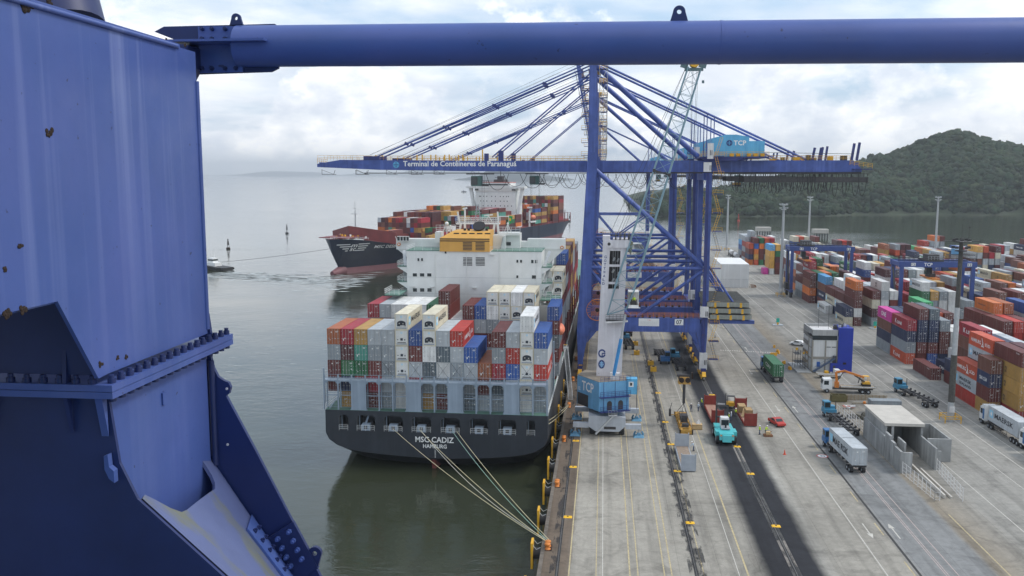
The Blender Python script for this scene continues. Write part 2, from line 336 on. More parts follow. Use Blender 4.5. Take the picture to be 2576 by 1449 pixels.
rl.build('crane_rail', [M_SLOT, M_STEEL, mat('patched grey asphalt', (.075, .073, .07), .9, var=.35, scale=1.), mat('patched concrete', (.20, .18, .16), .9, var=.3, scale=1.), mat('black patch', (.03, .03, .03), .8, var=.3)], kind='structure')
stn = MB(); rr = random.Random(5); m, t, b = surf_mat('oil stain'); K = t.links.new
b.inputs['Base Color'].default_value = (.035, .033, .033, 1); b.inputs['Roughness'].default_value = .6
tcn = N(t, 'ShaderNodeTexCoord'); src = tcn.outputs['Object']; uvn = N(t, 'ShaderNodeUVMap'); 
nn = noise(.8, 6, .65, (1.2, .35, 1)); al = ramp(t, nn, [(.47, g4(0)), (.56, g4(.62))]).outputs[0]; K(al, b.inputs['Alpha'])
line(stn, 11.9, 1.5, 60, 240, 0, .010); line(stn, 13.0, .9, 60, 160, 0, .011); line(stn, 24.2, 1.2, 60, 140, 0, .012); line(stn, -5.6, 1.1, 40, 300, 0, .010)
stn.build('oil_stain', m, kind='structure')
# ---- hills
def hillmesh(name, fn, x0, x1, y0, y1, nx, ny, material, **kw):
    xs = np.linspace(x0, x1, nx); ys = np.linspace(y0, y1, ny); vs = []
    for y in ys:
        for x in xs: vs.append((x, y, fn(x, y)))
    fs = [(j * nx + i, j * nx + i + 1, (j + 1) * nx + i + 1, (j + 1) * nx + i) for j in range(ny - 1) for i in range(nx - 1)]
    mb = MB(); mb.add(vs, fs, 0, True); return mb.build(name, material, **kw)
def bump2(x, y, cx, cy, sx, sy): return math.exp(-((x - cx) / sx) ** 2 - ((y - cy) / sy) ** 2)
def shore_y(x): return 1120 + (x - 65) * .24 + 14 * math.sin(x * .021) + 9 * math.sin(x * .06 + 1)
def hill_h(x, y):
    d = y - shore_y(x)
    if d < 0: return -4 + max(-3, d * .05)
    rise = 1 - math.exp(-d / 32.)
    h = 15 * rise * min(1, max(0, (x - 55) / 60.)) 
    h += rise * (70 * bump2(x, y, 535, 1450, 105, 240) + 36 * bump2(x, y, 400, 1400, 90, 200) + 44 * bump2(x, y, 690, 1500, 120, 260) + 20 * bump2(x, y, 260, 1330, 80, 170) + 14 * bump2(x, y, 530, 1450, 45, 90) + 45 * bump2(x, y, 980, 1650, 260, 320))
    h += rise * 6 * math.sin(x * .031 + y * .013) + rise * 4 * math.sin(x * .011 - y * .043)
    return -4 + max(.2, h)
M_HILLG = mat('forest floor', (.03, .045, .022), .95, var=.4, scale=.03)
hillmesh('forested_hill', hill_h, 40, 1400, 1080, 1900, 120, 80, M_HILLG, kind='structure')
m, t, b = surf_mat('forest foliage'); K = t.links.new; b.inputs['Roughness'].default_value = .9; b.inputs['Specular IOR Level'].default_value = .1
tcn = N(t, 'ShaderNodeTexCoord'); src = tcn.outputs['Object']; at_ = N(t, 'ShaderNodeAttribute', attribute_name='tone')
lf = ramp(t, noise(.35, 5, .7), [(.35, c3(.013, .022, .015)), (.55, c3(.027, .046, .025)), (.72, c3(.055, .08, .038))]).outputs[0]
K(mixc(1., lf, at_.outputs['Color'], 'MULTIPLY'), b.inputs['Base Color'])
M_TREES = m
def ico():
    import bmesh
    bm = bmesh.new(); bmesh.ops.create_icosphere(bm, subdivisions=2, radius=1); v = np.array([q.co[:] for q in bm.verts]); f = np.array([[q.index for q in p.verts] for p in bm.faces]); bm.free(); return v, f
IV, IF = ico(); rng = np.random.default_rng(4)
def forest(name, pts, rad, mater, **kw):
    n = len(pts); nv = len(IV); V = np.repeat(IV[None], n, 0); 
    V = V * (1 + rng.normal(0, .27, (n, nv, 1))); r = rad[:, None, None] * np.array([1, 1, .85])[None, None]
    V = V * r * rng.uniform(.8, 1.25, (n, 1, 3)) + pts[:, None, :]
    F = (IF[None] + (np.arange(n) * nv)[:, None, None]).reshape(-1, 3)
    me = bpy.data.meshes.new(name); me.vertices.add(n * nv); me.vertices.foreach_set('co', V.reshape(-1)); me.loops.add(F.size); me.loops.foreach_set('vertex_index', F.reshape(-1))
    me.polygons.add(len(F)); me.polygons.foreach_set('loop_start', np.arange(len(F)) * 3); me.polygons.foreach_set('loop_total', np.full(len(F), 3)); me.update(calc_edges=True)
    ca = me.color_attributes.new('tone', 'FLOAT_COLOR', 'POINT'); tone = rng.uniform(.6, 1.5, (n, 1)) * np.array([1, 1, 1])[None] * np.stack([rng.uniform(.85, 1.25, n), np.ones(n), rng.uniform(.8, 1.1, n)], 1)
    c = np.ones((n, nv, 4)); c[:, :, :3] = tone[:, None, :]; ca.data.foreach_set('color', c.reshape(-1))
    me.materials.append(mater); return put(name, me, **kw)
pts = []; rad = []; rr = random.Random(11)
while len(pts) < 15000:
    x = rr.uniform(60, 1150); d = abs(rr.gauss(0, 1)) * 190 + 2; y = shore_y(x) + d
    if x > .58 * y + 30: continue
    s = rr.uniform(2.2, 5.2) * (1 if rr.random() < .93 else 1.5); pts.append((x, y, hill_h(x, y) + s * .5)); rad.append(s)
forest('woodland', np.array(pts), np.array(rad), M_TREES, kind='stuff', label='dense dark green woodland covering the rounded hill across the water', cat='woodland')
M_ISLE = mat('island forest', (.015, .028, .03), .95, var=.3, scale=.01)
def isle(name, cx, cy, L_, W_, peaks, **kw):
    def fn(x, y):
        e = 1 - ((x - cx) / L_) ** 2 - ((y - cy) / W_) ** 2
        if e <= 0: return -6
        h = sum(a * math.exp(-((x - px) / s) ** 2) for px, a, s in peaks)
        return -6 + min(e * 6, 1) * (10 + h) * (.55 + .45 * math.sin(max(0, min(1, e)) * 1.57)) + 5 * math.sin(x * .03) * math.sin(y * .02)
    hillmesh(name, fn, cx - L_, cx + L_, cy - W_, cy + W_, 110, 16, M_ISLE, kind='structure', **kw)
isle('island', -760, 7450, 520, 330, [(-905, 84, 110), (-650, 66, 150), (-400, 18, 110), (-1120, 12, 60)])
isle('far_hills', -7150, 19500, 1500, 700, [(-7300, 90, 700), (-6400, 55, 500)])
isle('far_hills', -3700, 19500, 2600, 700, [(-3900, 200, 420), (-3100, 110, 500), (-2000, 80, 500), (-5200, 70, 500)])
isle('far_shore', -2500, 22500, 9000, 600, [(-2500, 40, 4000), (2500, 60, 1500)])
# ---- air
hv = bpy.data.materials.new('haze'); hv.use_nodes = True; t = hv.node_tree; t.nodes.remove(t.nodes['Principled BSDF'])
pv = N(t, 'ShaderNodeVolumePrincipled'); pv.inputs['Color'].default_value = (.90, .95, 1., 1); pv.inputs['Density'].default_value = .0001; pv.inputs['Anisotropy'].default_value = .2
t.links.new(pv.outputs[0], t.nodes['Material Output'].inputs['Volume'])
hb = MB(); hb.box(-30500, 30500, -450, 24500, -8, 330); hb.build('haze', hv, kind='stuff', label='thin pale sea haze in the air over the whole harbour', cat='haze')
# ================================================================== shipping containers
CL, CW = 12.19, 2.44
PAL = {'maroon': (.13, .026, .022), 'dark maroon': (.075, .018, .022), 'brown': (.16, .06, .04), 'rust orange': (.34, .095, .03), 'crimson': (.30, .018, .03), 'red': (.42, .035, .022), 'orange red': (.47, .075, .03),
       'orange': (.58, .15, .025), 'ochre': (.42, .24, .06), 'yellow': (.55, .30, .06), 'cream': (.60, .55, .42), 'white': (.68, .68, .66), 'silver grey': (.40, .43, .45), 'grey': (.25, .28, .30), 'slate grey': (.10, .13, .15),
       'navy': (.02, .033, .085), 'blue': (.025, .085, .30), 'sky blue': (.09, .33, .60), 'green': (.02, .13, .05), 'bright green': (.05, .36, .13), 'teal': (.07, .27, .21), 'magenta': (.55, .04, .28)}
M_CPAINT = mat('container paint', (.3, .3, .3), .5, var=.16, scale=.55, rust=.14, streak=.3, objcol=True, rustcol=(.10, .045, .025))
M_CROD = mat('container lock rods', (.45, .45, .44), .5, var=.2, scale=3)
M_CMARK = mat('container data plates', (.75, .75, .72), .6, var=.1, scale=4)
M_CSEAL = mat('container door gasket', (.03, .03, .03), .8, var=.1)
M_STARB = mat('pale blue emblem panel', (.28, .60, .80), .5, var=.05)
M_MAGI = mat('magenta lettering', (.50, .02, .20), .6, var=.04)
M_ORI = mat('orange lettering', (.75, .15, .02), .6, var=.04)
CH = 2.87
def corrug_side(mb, sx, L_, H, depth=.045, pitch=.28):
    # trapezoid corrugation on the long side at x = sx * CW/2
    n = int((L_ - .36) / pitch); y0 = -L_ / 2 + .18; p = (L_ - .36) / n; pts = []
    for i in range(n):
        y = y0 + i * p
        pts += [(0, y), (0, y + p * .28), (depth, y + p * .5), (depth, y + p * .78)]
    pts.append((0, y0 + n * p)); a = []
    for d, y in pts: a.append((sx * (CW / 2 - .012 - d), y, .16))
    for d, y in pts: a.append((sx * (CW / 2 - .012 - d), y, H - .07))
    k = len(pts); mb.add(a, [((i, i + 1, i + 1 + k, i + k) if sx > 0 else (i + 1, i, i + k, i + 1 + k)) for i in range(k - 1)], 0)
def body_mesh(L_, H=CH):
    mb = MB(); hx, hy = CW / 2, L_ / 2
    for sx in (-1, 1):
        corrug_side(mb, sx, L_, H)
        for sy in (-1, 1): mb.box(sx * hx if sx < 0 else hx - .16, -hx + .16 if sx < 0 else hx, sy * hy if sy < 0 else hy - .18, -hy + .18 if sy < 0 else hy, 0, H)
        x0, x1 = (-hx, -hx + .07) if sx < 0 else (hx - .07, hx)
        mb.box(x0, x1, -hy + .18, hy - .18, 0, .16); mb.box(x0, x1, -hy + .18, hy - .18, H - .07, H)
    # roof: shallow cross ribs; floor; far end
    n = int(L_ / .42); p = (L_ - .36) / n; a = []; ys = []
    for i in range(n + 1):
        ys.append((-hy + .18 + i * p, H - .035)); 
        if i < n: ys += [(-hy + .18 + (i + .35) * p, H - .035), (-hy + .18 + (i + .5) * p, H - .012), (-hy + .18 + (i + .85) * p, H - .012)]
    a = [(-hx + .07, y, z) for y, z in ys] + [(hx - .07, y, z) for y, z in ys]; k = len(ys)
    mb.add(a, [(i + k, i + 1 + k, i + 1, i) for i in range(k - 1)], 0)
    mb.box(-hx + .16, hx - .16, -hy, -hy + .18, H - .14, H); mb.box(-hx + .16, hx - .16, -hy, -hy + .18, 0, .14)
    mb.box(-hx + .16, hx - .16, hy - .1, hy - .02, 0, H)
    mb.box(-hx + .08, hx - .08, -hy + .2, hy - .12, .08, .16)
    return mb
def door_mesh(L_, H=CH, seed=0):
    mb = MB(); y = -L_ / 2; w_ = CW / 2 - .17; r = random.Random(seed)
    for s in (-1, 1):
        x0, x1 = (-w_, -.012) if s < 0 else (.012, w_)
        mb.box(x0, x1, y + .05, y + .10, .15, H - .15)
        for z in (.62, 1.2, 1.78, 2.36): mb.box(x0 + .1, x1 - .1, y + .035, y + .05, z - .06, z + .06)
        for u in (.22, .78):
            x = x0 + (x1 - x0) * u; mb.tube((x, y + .012, .1), (x, y + .012, H - .08), .022, 6, 1)
            mb.box(x - .12, x + .12, y + .0, y + .012, 1.05, 1.11, 1)
            for z in (.2, 1.0, 1.9, H - .22): mb.box(x - .05, x + .05, y, y + .03, z - .04, z + .04, 1)
        for z in (.45, 1.1, 1.75, 2.4): mb.box((x0 if s < 0 else x1 - .06), (x0 + .06 if s < 0 else x1), y + .02, y + .05, z - .05, z + .05, 1)
    mb.box(-.012, .012, y + .06, y + .09, .15, H - .15, 3)
    mb.box(.35, .85, y + .025, y + .034, 2.35, 2.43, 2); mb.box(.35, .78, y + .025, y + .034, 2.2, 2.27, 2)
    for k in range(3): 
        x = r.choice((-.75, -.5, .3, .55)); z = r.uniform(.6, 2.1); mb.box(x, x + r.uniform(.1, .26), y + .025, y + .034, z, z + r.uniform(.08, .24), 2)
    return mb
def reefer_mesh(L_, kind, H=CH):
    mb = MB(); y = -L_ / 2; w_ = CW / 2 - .17
    mb.box(-w_, w_, y + .06, y + .12, .15, H - .15, 0)
    mb.box(-w_ + .05, w_ - .05, y + .03, y + .06, 1.45, H - .2, 0)
    mb.box(-w_ + .12, w_ - .12, y + .02, y + .07, .2, .42, 1)
    if kind:
        n = 12; c = [(.78 * math.cos(math.pi * i / n), y + .02, 1.18 + .48 * math.sin(math.pi * i / n)) for i in range(n + 1)]
        c += [(-.78, y + .02, .62), (.78, y + .02, .62)]
        mb.prism(c, (0, .03, 0), 2)
        for x, z, r in ((-.36, 1.15, .27), (.32, 1.1, .25)):
            mb.lathe_y = None
            mb.tube((x, y + .02, z), (x, y - .01, z), r, 12, 3); mb.tube((x, y - .01, z), (x, y - .02, z), r * .35, 8, 0)
        mb.box(-.2, .6, y + .005, y + .02, .66, .80, 0)
    else:
        mb.box(-.22, .22, y + .01, y + .06, .92, 1.35, 2); mb.box(-.8, -.62, y + .02, y + .06, 1.0, 1.15, 2); mb.box(.5, .66, y + .02, y + .06, .95, 1.2, 2)
        mb.box(-.78, .78, y + .02, y + .06, .5, .62, 3)
    mb.box(-.16, .16, y + .018, y + .03, 2.2, 2.48, 4); mb.box(-.09, .09, y + .012, y + .018, 2.27, 2.41, 0)
    return mb
M_CWHITE = mat('reefer machinery panel', (.66, .66, .63), .5, var=.08, scale=2, rust=.1, rustcol=(.3, .2, .1))
M_GRILL = mat('dark machinery recess', (.02, .03, .045), .5, var=.2, scale=5)
def brand_geo(mb, brand, s, L_, mi, H=CH):
    # s = -1 faces -x, +1 faces +x; mi: dict of material slots
    x = s * (CW / 2 + .004); rt = Vector((0, -1, 0)) if s < 0 else Vector((0, 1, 0)); up = Vector((0, 0, 1))
    def T(t, u, z, w_, h, m): # u: start along reading direction, 0..1 of L
        mb.text(t, Vector((x, 0, z)) + rt * (-L_ / 2 + u * L_), rt, up, w_ * L_, h, mi[m])
    def Q(u0, u1, z0, z1, m, d=0):
        a = Vector((x - s * (.001 - d), 0, 0)); p = [a + rt * (-L_ / 2 + u * L_) + up * z for u, z in ((u0, z0), (u1, z0), (u1, z1), (u0, z1))]; mb.add(p, [(0, 1, 2, 3)], mi[m])
    if brand == 'star':
        Q(.055, .18, .75, 2.25, 'star'); c = Vector((x + s * .004, 0, 1.5)) + rt * (-L_ / 2 + .1175 * L_); pts = []
        for i in range(14):
            a = 2 * math.pi * i / 14; r = .6 if i % 2 == 0 else .26; pts.append(c + rt * (r * math.sin(a)) + up * (r * math.cos(a)))
        mb.add(pts + [c], [(i, (i + 1) % 14, 14)[::-1] for i in range(14)], mi['white'])
        T('MAERSK', .23, 1.05, .62, .95, 'ink')
    elif brand == 'starsea':
        Q(.055, .18, .75, 2.25, 'star'); T('MAERSK', .27, 1.45, .52, .72, 'ink'); T('SEALAND', .27, .45, .52, .6, 'ink')
    elif brand == 'one': T('ONE', .27, .8, .36, 1.3, 'white')
    elif brand == 'onew': T('ONE', .27, .75, .4, 1.4, 'mag')
    elif brand == 'kline': T('K', .22, .8, .1, 1.15, 'white'); T('LINE', .36, .8, .3, .8, 'white')
    elif brand == 'hs':
        T('HAMBURG', .10, .95, .42, .8, 'white'); T('S\u00dcD', .68, .95, .22, .8, 'white')
        Q(.565, .64, .6, .78, 'white'); c = Vector((x + s * .002, 0, 0)); P = lambda u, z: c + rt * (-L_ / 2 + u * L_) + up * z
        mb.add([P(.54, 2.4), P(.565, 2.4), P(.65, .5), P(.625, .5)], [(3, 2, 1, 0)], mi['white']); mb.add([P(.535, .5), P(.56, .5), P(.625, 1.6), P(.60, 1.6)], [(0, 1, 2, 3)], mi['white'])
    elif brand == 'msc': T('m', .42, 1.3, .14, .7, 'ink'); T('sc', .42, .6, .14, .55, 'ink')
    elif brand == 'mscs': T('m', .44, 1.35, .07, .5, 'ink'); T('sc', .44, .7, .07, .5, 'ink')
    elif brand == 'hapag': T('Hapag-Lloyd', .16, 1.2, .42, .5, 'ink')
    elif brand == 'cma': T('CMA CGM', .2, 1.0, .6, .75, 'white')
    elif brand == 'ever': Q(.2, .8, .8, 1.7, 'white'); mb.text('EVERGREEN', Vector((x + s * .004, 0, 1.0)) + rt * (-L_ / 2 + .23 * L_), rt, up, .54 * L_, .5, mi['green'])
    elif brand == 'uasc': T('CSAV', .25, .9, .5, .9, 'white')
    elif brand == 'logo': Q(.45, .58, 1.0, 1.9, 'ink')
    elif brand == 'small': T('TCNU', .8, 2.3, .12, .25, 'white')
_meshc = {}
def cm(key, fn, mats):
    if key not in _meshc:
        mb = fn(); me = bpy.data.meshes.new(key); me.from_pydata(mb.v, [], mb.f)
        for q in mats: me.materials.append(q)
        me.polygons.foreach_set('material_index', mb.m); me.polygons.foreach_set('use_smooth', mb.s); me.update(); _meshc[key] = me
    return _meshc[key]
BM = [M_PAINTW, M_INK, M_MAGI, M_STARB, mat('green lettering', (.03, .25, .08), .6, var=.05), M_ORI]
BMI = {'white': 0, 'ink': 1, 'mag': 2, 'star': 3, 'green': 4, 'or': 5}
def brand_fn(brand, L_):
    def f():
        mb = MB(); brand_geo(mb, brand, -1, L_, BMI); brand_geo(mb, brand, 1, L_, BMI); return mb
    return f
CONTS = []   # every container in the place: dict(x, y, z, L, col, end, brand, lab, grp, rz)
def cont(x, y, z, col, end='door', brand=None, lab='', grp='', L_=CL, rz=0., force=False):
    CONTS.append(dict(x=x, y=y, z=z, col=col, end=end, brand=brand, lab=lab, grp=grp, L=L_, rz=rz, force=force))
ORD = ['first', 'second', 'third', 'fourth', 'fifth', 'sixth', 'seventh', 'eighth', 'ninth', 'tenth', 'eleventh', 'twelfth', 'thirteenth', 'fourteenth', 'fifteenth', 'sixteenth', 'seventeenth', 'eighteenth', 'nineteenth', 'twentieth', 'twenty-first', 'twenty-second']
WB = [('maroon', 20), ('dark maroon', 9), ('brown', 7), ('rust orange', 2), ('crimson', 5), ('red', 5), ('orange red', 2), ('orange', 4), ('ochre', 4), ('yellow', 3), ('cream', 8), ('white', 14), ('silver grey', 16), ('grey', 8), ('slate grey', 3), ('navy', 10), ('blue', 6), ('sky blue', 1), ('green', 4), ('bright green', 1), ('teal', 1)]
WN = [a for a, n in WB for _ in range(n)]
def rand_brand(c, r):
    if c in ('silver grey',): return 'star' if r.random() < .75 else None
    if c in ('white', 'cream'): return r.choice(['star', 'star', None, 'msc', 'onew', None])
    if c in ('red', 'orange red'): return r.choice(['hs', 'hs', None])
    if c == 'crimson': return r.choice(['kline', None])
    if c == 'magenta': return 'one'
    if c == 'orange': return r.choice(['hapag', 'hapag', None])
    if c == 'navy': return r.choice(['cma', 'cma', None])
    if c in ('ochre', 'yellow'): return 'mscs'
    if c == 'green': return r.choice(['ever', None, 'uasc'])
    if c == 'bright green': return 'ever'
    return r.choice([None, None, None, 'small'])
SH = {'m': 'maroon', 'M': 'dark maroon', 'c': 'crimson', 'r': 'red', 'o': 'rust orange', 'O': 'orange', 'y': 'ochre', 'Y': 'yellow', 'g': 'grey', 's': 'silver grey', 'k': 'slate grey', 'W': 'white', 'D': 'white', 'R': 'cream', 'Q': 'cream', 'b': 'blue', 'n': 'navy', 'G': 'green', 't': 'teal', 'B': 'sky blue', 'E': 'bright green', 'P': 'magenta', 'h': 'orange red', 'H': 'brown', 'w': 'white', 'C': 'cream'}
ENDS = {'R': 'reefer', 'Q': 'reefer dark', 'D': 'door', 'w': 'reefer'}
SHROT = R(-.5)
def ship_xy(x, y):
    dx, dy = x + 9.3, y - 153; c, s = math.cos(SHROT), math.sin(SHROT); return -9.3 + dx * c - dy * s, 153 + dx * s + dy * c
def ship_stack(x0, y0, base, rows, where, grp):
    for i, s in enumerate(rows):
        for t_, ch in enumerate(s):
            if ch == ' ': continue
            x, y = ship_xy(x0 + 2.52 * (i + .5), y0 + CL / 2); br = None
            if ch in 'QR' and t_ == len(s) - 1: br = 'star'
            if ch == 'r': br = 'hs'
            if ch == 'D' and t_ >= 4: br = 'star'
            if ch == 's' and t_ >= 3 and where.startswith('far'): br = 'star'
            lab = '%s%s container, %s layer up, %s column from left, %s' % (SH[ch], {'R': ' refrigerated', 'Q': ' reefer', 'w': ' refrigerated'}.get(ch, ''), ORD[t_], ORD[i], where)
            cont(x, y, base + t_ * 2.9, SH[ch], ENDS.get(ch, 'door'), br, lab, grp, rz=SHROT)
# stern bay, listed from the bottom tier up
B0 = [' mmgo', 'ynGMc', 'gcGty', 'mcmgs', 'gsggs', 'DDRRRQ', 'gcsmb', 'ygkDQQ', 'mgDks', 'gggsr', 'kgsb', 'Dmho', 'gkcgm', 'DkbrsD'[:5], 'DRRQRD', 'ggrsb']
B0[11] = 'gmo'; B0[13] = 'gsbrs'
ship_stack(-49.8, 155.3, 6.6, B0, 'stern bay', 'containers on the near ship')
B1 = ['gmmgc', 'gmsms', 'mgmgD', 'gmmWD', 'mbgWD', 'gmgmG', 'mgmcmm', 'gmgD', 'gmmgm', 'mgmsb', 'mgmgDR', 'gmgsRR', 'gmmgQD', 'mgmsRQ', 'gmg', 'gmkmb']
ship_stack(-49.3, 181., 7.4, B1, 'bay by white deckhouse', 'containers on the near ship')
rs = random.Random(21)
ship_stack(-50.2, 212., 8.6, ['', '', '', '', '', '', '', '', '', '', '', '', 'mgDg', 'msgmDR', 'mgmmDR'[:6], 'mggmQQ'[:6]], 'first bay past deckhouse', 'containers on the near ship')
ship_stack(-50.2, 226., 8.6, [''.join(rs.choice('msgmbgc') for _ in range(5)) for _ in range(13)] + ['gmmmgms', 'mgmgsms', 'mggmgmb'], 'second bay past deckhouse', 'containers on the near ship')
for kk, y in enumerate((239.5, 253.5, 267, 281, 295)):
    n = [7, 7, 7, 6, 6][kk]
    ship_stack(-50.2, y, 8.6, [''.join(rs.choice('msgmbgcgDy') for _ in range(n - rs.choice((0, 1, 1)))) for _ in range(15)] + [''.join(rs.choice('mmcyg') for _ in range(n))], '%s bay past deckhouse' % ORD[kk + 2], 'containers on the near ship')
# ------------------------------------------------------------------ the yard
ROWX = [78.2, 101.7, 125.2, 148.7, 172.2, 195.7, 219.2, 242.7]
BAYY = [166., 179., 192., 205., 218., 236.2, 249.] + [295 + 12.8 * i for i in range(9)] + [445 + 12.8 * i for i in range(2)] + [490.5 + 12.8 * i for i in range(3)]
SPEC = {}   # (block, row, bay) -> string
def S(b, r, y, s): SPEC[(b, r, y)] = s
S(0, 0, 1, 'YmnH'); S(0, 1, 1, 'cYYYm'); S(0, 2, 1, 'mYYMM'); S(0, 3, 1, 'YYMm'); S(0, 4, 1, 'Ymm'); S(0, 5, 1, 'mY')
S(0, 0, 0, ''); S(0, 1, 0, ''); S(0, 2, 0, ''); S(0, 3, 0, 'Y'); S(0, 4, 0, 'YmY'); S(0, 5, 0, 'mYm')
S(0, 0, 2, 'rsh'); S(0, 1, 2, 'mgmsh'); S(0, 2, 2, 'mYmB'[:4]); S(0, 3, 2, 'mgsB'); S(0, 4, 2, 'msWD'); S(0, 5, 2, 'mmgs')
S(0, 0, 3, ''); S(0, 1, 3, 'mn'); S(0, 2, 3, 'nmHHc'); S(0, 3, 3, 'mWWW'); S(0, 4, 3, 'mgnn'); S(0, 5, 3, 'mmgs')
S(0, 0, 4, 'm'); S(0, 1, 4, ''); S(0, 2, 4, 'n'); S(0, 3, 4, 'nW'); S(0, 4, 4, 'mWWW'); S(0, 5, 4, 'gmgW')
S(0, 0, 5, 'hgnc'); S(0, 1, 5, 'mmnnm'); S(0, 2, 5, 'bmnnk'); S(0, 3, 5, 'nmmg'); S(0, 4, 5, 'mWW'); S(0, 5, 5, 'mnW')
S(0, 0, 6, 'gnHP'); S(0, 1, 6, 'mnmn'); S(0, 2, 6, 'mnmn'); S(0, 3, 6, 'ngmmE'); S(0, 4, 6, 'ngBh'); S(0, 5, 6, 'ggmm')
S(0, 0, 7, 'Cn'); S(0, 1, 7, 'mDmmO'); S(0, 2, 7, ''); S(0, 3, 7, 'gMCm'); S(0, 4, 7, 'nmWsD'[:5]); S(0, 5, 7, 'nmmD')
S(0, 0, 8, ''); S(0, 1, 8, 'nWm'); S(0, 2, 8, 'mWDWW'); S(0, 3, 8, 'mgmg'); S(0, 4, 8, 'mmss')
S(0, 0, 9, 'W'); S(0, 1, 9, 'nCm'); S(0, 2, 9, 'mgmW'); S(0, 0, 10, ''); S(0, 0, 11, 'mOHm'); S(0, 1, 11, 'nmgG'); S(0, 2, 11, 'nGgO'); S(0, 3, 11, 'mgCG')
S(0, 0, 12, 'gsm'); S(0, 1, 12, 'mgmsc'); S(0, 0, 13, ''); S(0, 1, 13, 'mgsm'); S(0, 0, 14, ''); S(0, 0, 15, '')
S(0, 0, 16, 'P'); S(0, 1, 16, 'DYYYB'); S(0, 2, 16, 'mmMGY'); S(0, 3, 16, 'gmms'); S(0, 4, 16, 'bmmn'); S(0, 0, 17, ''); S(0, 1, 17, '')
S(0, 0, 18, 'Onmh'); S(0, 1, 18, 'hYObm'); S(0, 2, 18, 'GmmOG'); S(0, 3, 18, 'mgmgh'); S(0, 0, 19, 'smgrs'); S(0, 1, 19, 'mssgss'); S(0, 0, 20, 'mgbBs'); S(0, 1, 20, 'gmsss')
S(1, 0, 7, 'mgsGW'); S(1, 1, 7, 'mmgy'); S(1, 2, 7, 'mgWg'); S(1, 3, 7, 'nWDW'); S(1, 0, 6, 'nnmm'); S(1, 0, 5, 'nnmm')
ry = random.Random(99)
for b_, X0 in enumerate(ROWX):
    for j, Y in enumerate(BAYY):
        hb_ = ry.choice((3, 4, 4, 5)) if j < 16 else ry.choice((3, 4, 5))
        if X0 > 205 and j < 8: continue
        for r_ in range(6):
            X = X0 + 1.22 + 2.75 * r_
            if Y > 540 - max(0, X - 140) * .35: continue
            s = SPEC.get((b_, r_, j))
            if s is None:
                if b_ == 0 and j > 12 and r_ < 1: continue
                n = max(1, min(5, hb_ + ry.choice((-2, -1, 0, 0, 0)))); 
                if ry.random() < .06: n = 0
                if b_ > 0 and j == 7: n = min(n, 4)
                dom = ry.choice(WN); names = [dom if ry.random() < .3 else ry.choice(WN) for _ in range(n)]
                ends = ['door'] * n
            else:
                names = [SH[c] for c in s]; ends = [ENDS.get(c, 'door') for c in s]
            for t_, nm in enumerate(names):
                br = rand_brand(nm, ry); L_ = CL; yy = Y
                if s is not None and b_ == 0:
                    if nm == 'orange red' and (r_, j) != (0, 5): br = 'hs'
                    if (r_, j) == (0, 5) and nm in ('orange red', 'crimson'): br = 'kline'
                    if (r_, j, t_) == (0, 2, 1): br = 'starsea'
                    if (r_, j, t_) == (2, 3, 4): br = 'kline'
                    if (r_, j, t_) in ((0, 9, 0), (1, 8, 1), (1, 9, 1), (2, 8, 4), (4, 7, 3)): br = 'star'
                    if (r_, j, t_) == (4, 3, 3): br = 'cma'
                    if (r_, j, t_) == (3, 3, 3): br = 'onew'
                    if (r_, j) == (0, 2) and nm == 'red': br = None
                if nm == 'yellow' and j < 3: nm = 'ochre'
                if (b_, r_, j) == (0, 0, 16) or (b_ == 0 and j == 1 and r_ == 0): L_ = 6.06; yy = Y if j == 16 else 186.
                lab = '%s container, %s layer, %s row from road, %s bay from front, %s block' % (nm, ORD[t_], ORD[r_], ORD[j], ['first', 'second', 'third', 'fourth', 'fifth', 'sixth', 'seventh', 'eighth'][b_])
                cont(X, yy + L_ / 2, t_ * 2.9, nm, ends[t_], br, lab, 'containers stacked in the yard', L_)
# ---- second ship's deck cargo (its own frame)
S2_BOW = Vector((-142, 452)); S2_STERN = Vector((-45.7, 786)); S2_AX = (S2_STERN - S2_BOW).normalized(); S2_ANG = math.atan2(S2_AX.y, S2_AX.x) - R(90)   # local +y runs bow -> stern
def s2(x, y): # local x: to starboard-on-picture right, y: from the bow
    c, s = math.cos(S2_ANG), math.sin(S2_ANG); return S2_BOW.x + x * c - y * s, S2_BOW.y + x * s + y * c
r2 = random.Random(8)
BAYS2 = [(42, [0, 1, 1, 0, 0, 0, 0, 0, 0, 0, 0, 0, 1, 1, 0, 0, 0], 18.5), (72, [0, 0, 1, 1, 1, 0, 0, 0, 1, 0, 0, 0, 0, 0, 0, 0, 1], 14), (86, 4, 14.5), (101, 5, 14.5), (117, 5, 14.5), (132, 6, 14.5), (148, 5, 14.5), (162, 5, 14.5), (178, 5, 14.5), (195, 4, 14.5), (209, 3, 14.5), (250, 5, 14.5), (264, 4, 14.5), (292, 7, 14.5), (306, 7, 14.5)]
W2 = ['maroon'] * 10 + ['dark maroon'] * 5 + ['ochre'] * 6 + ['crimson'] * 3 + ['orange'] * 2 + ['teal'] + ['blue', 'white', 'silver grey', 'brown', 'brown', 'green']
for bi, (yb, hh, base) in enumerate(BAYS2):
    for i in range(17):
        x = (i - 8) * 2.52
        h = hh[i] if isinstance(hh, list) else max(0, hh + r2.choice((-1, 0, 0)))
        if bi >= 13 and i < 6: h = 0
        if bi >= 13 and i >= 6: h = 7 - (i % 5 == 0)
        if bi in (2, 3) and i > 11: h = 1 + (i % 2)
        for t_ in range(h):
            X, Y = s2(x, yb + 6.1); cn = r2.choice(W2)
            cont(X, Y, base - 4 + t_ * 2.9, cn, 'door', 'mscs' if cn == 'ochre' else None, '', '', rz=S2_ANG)
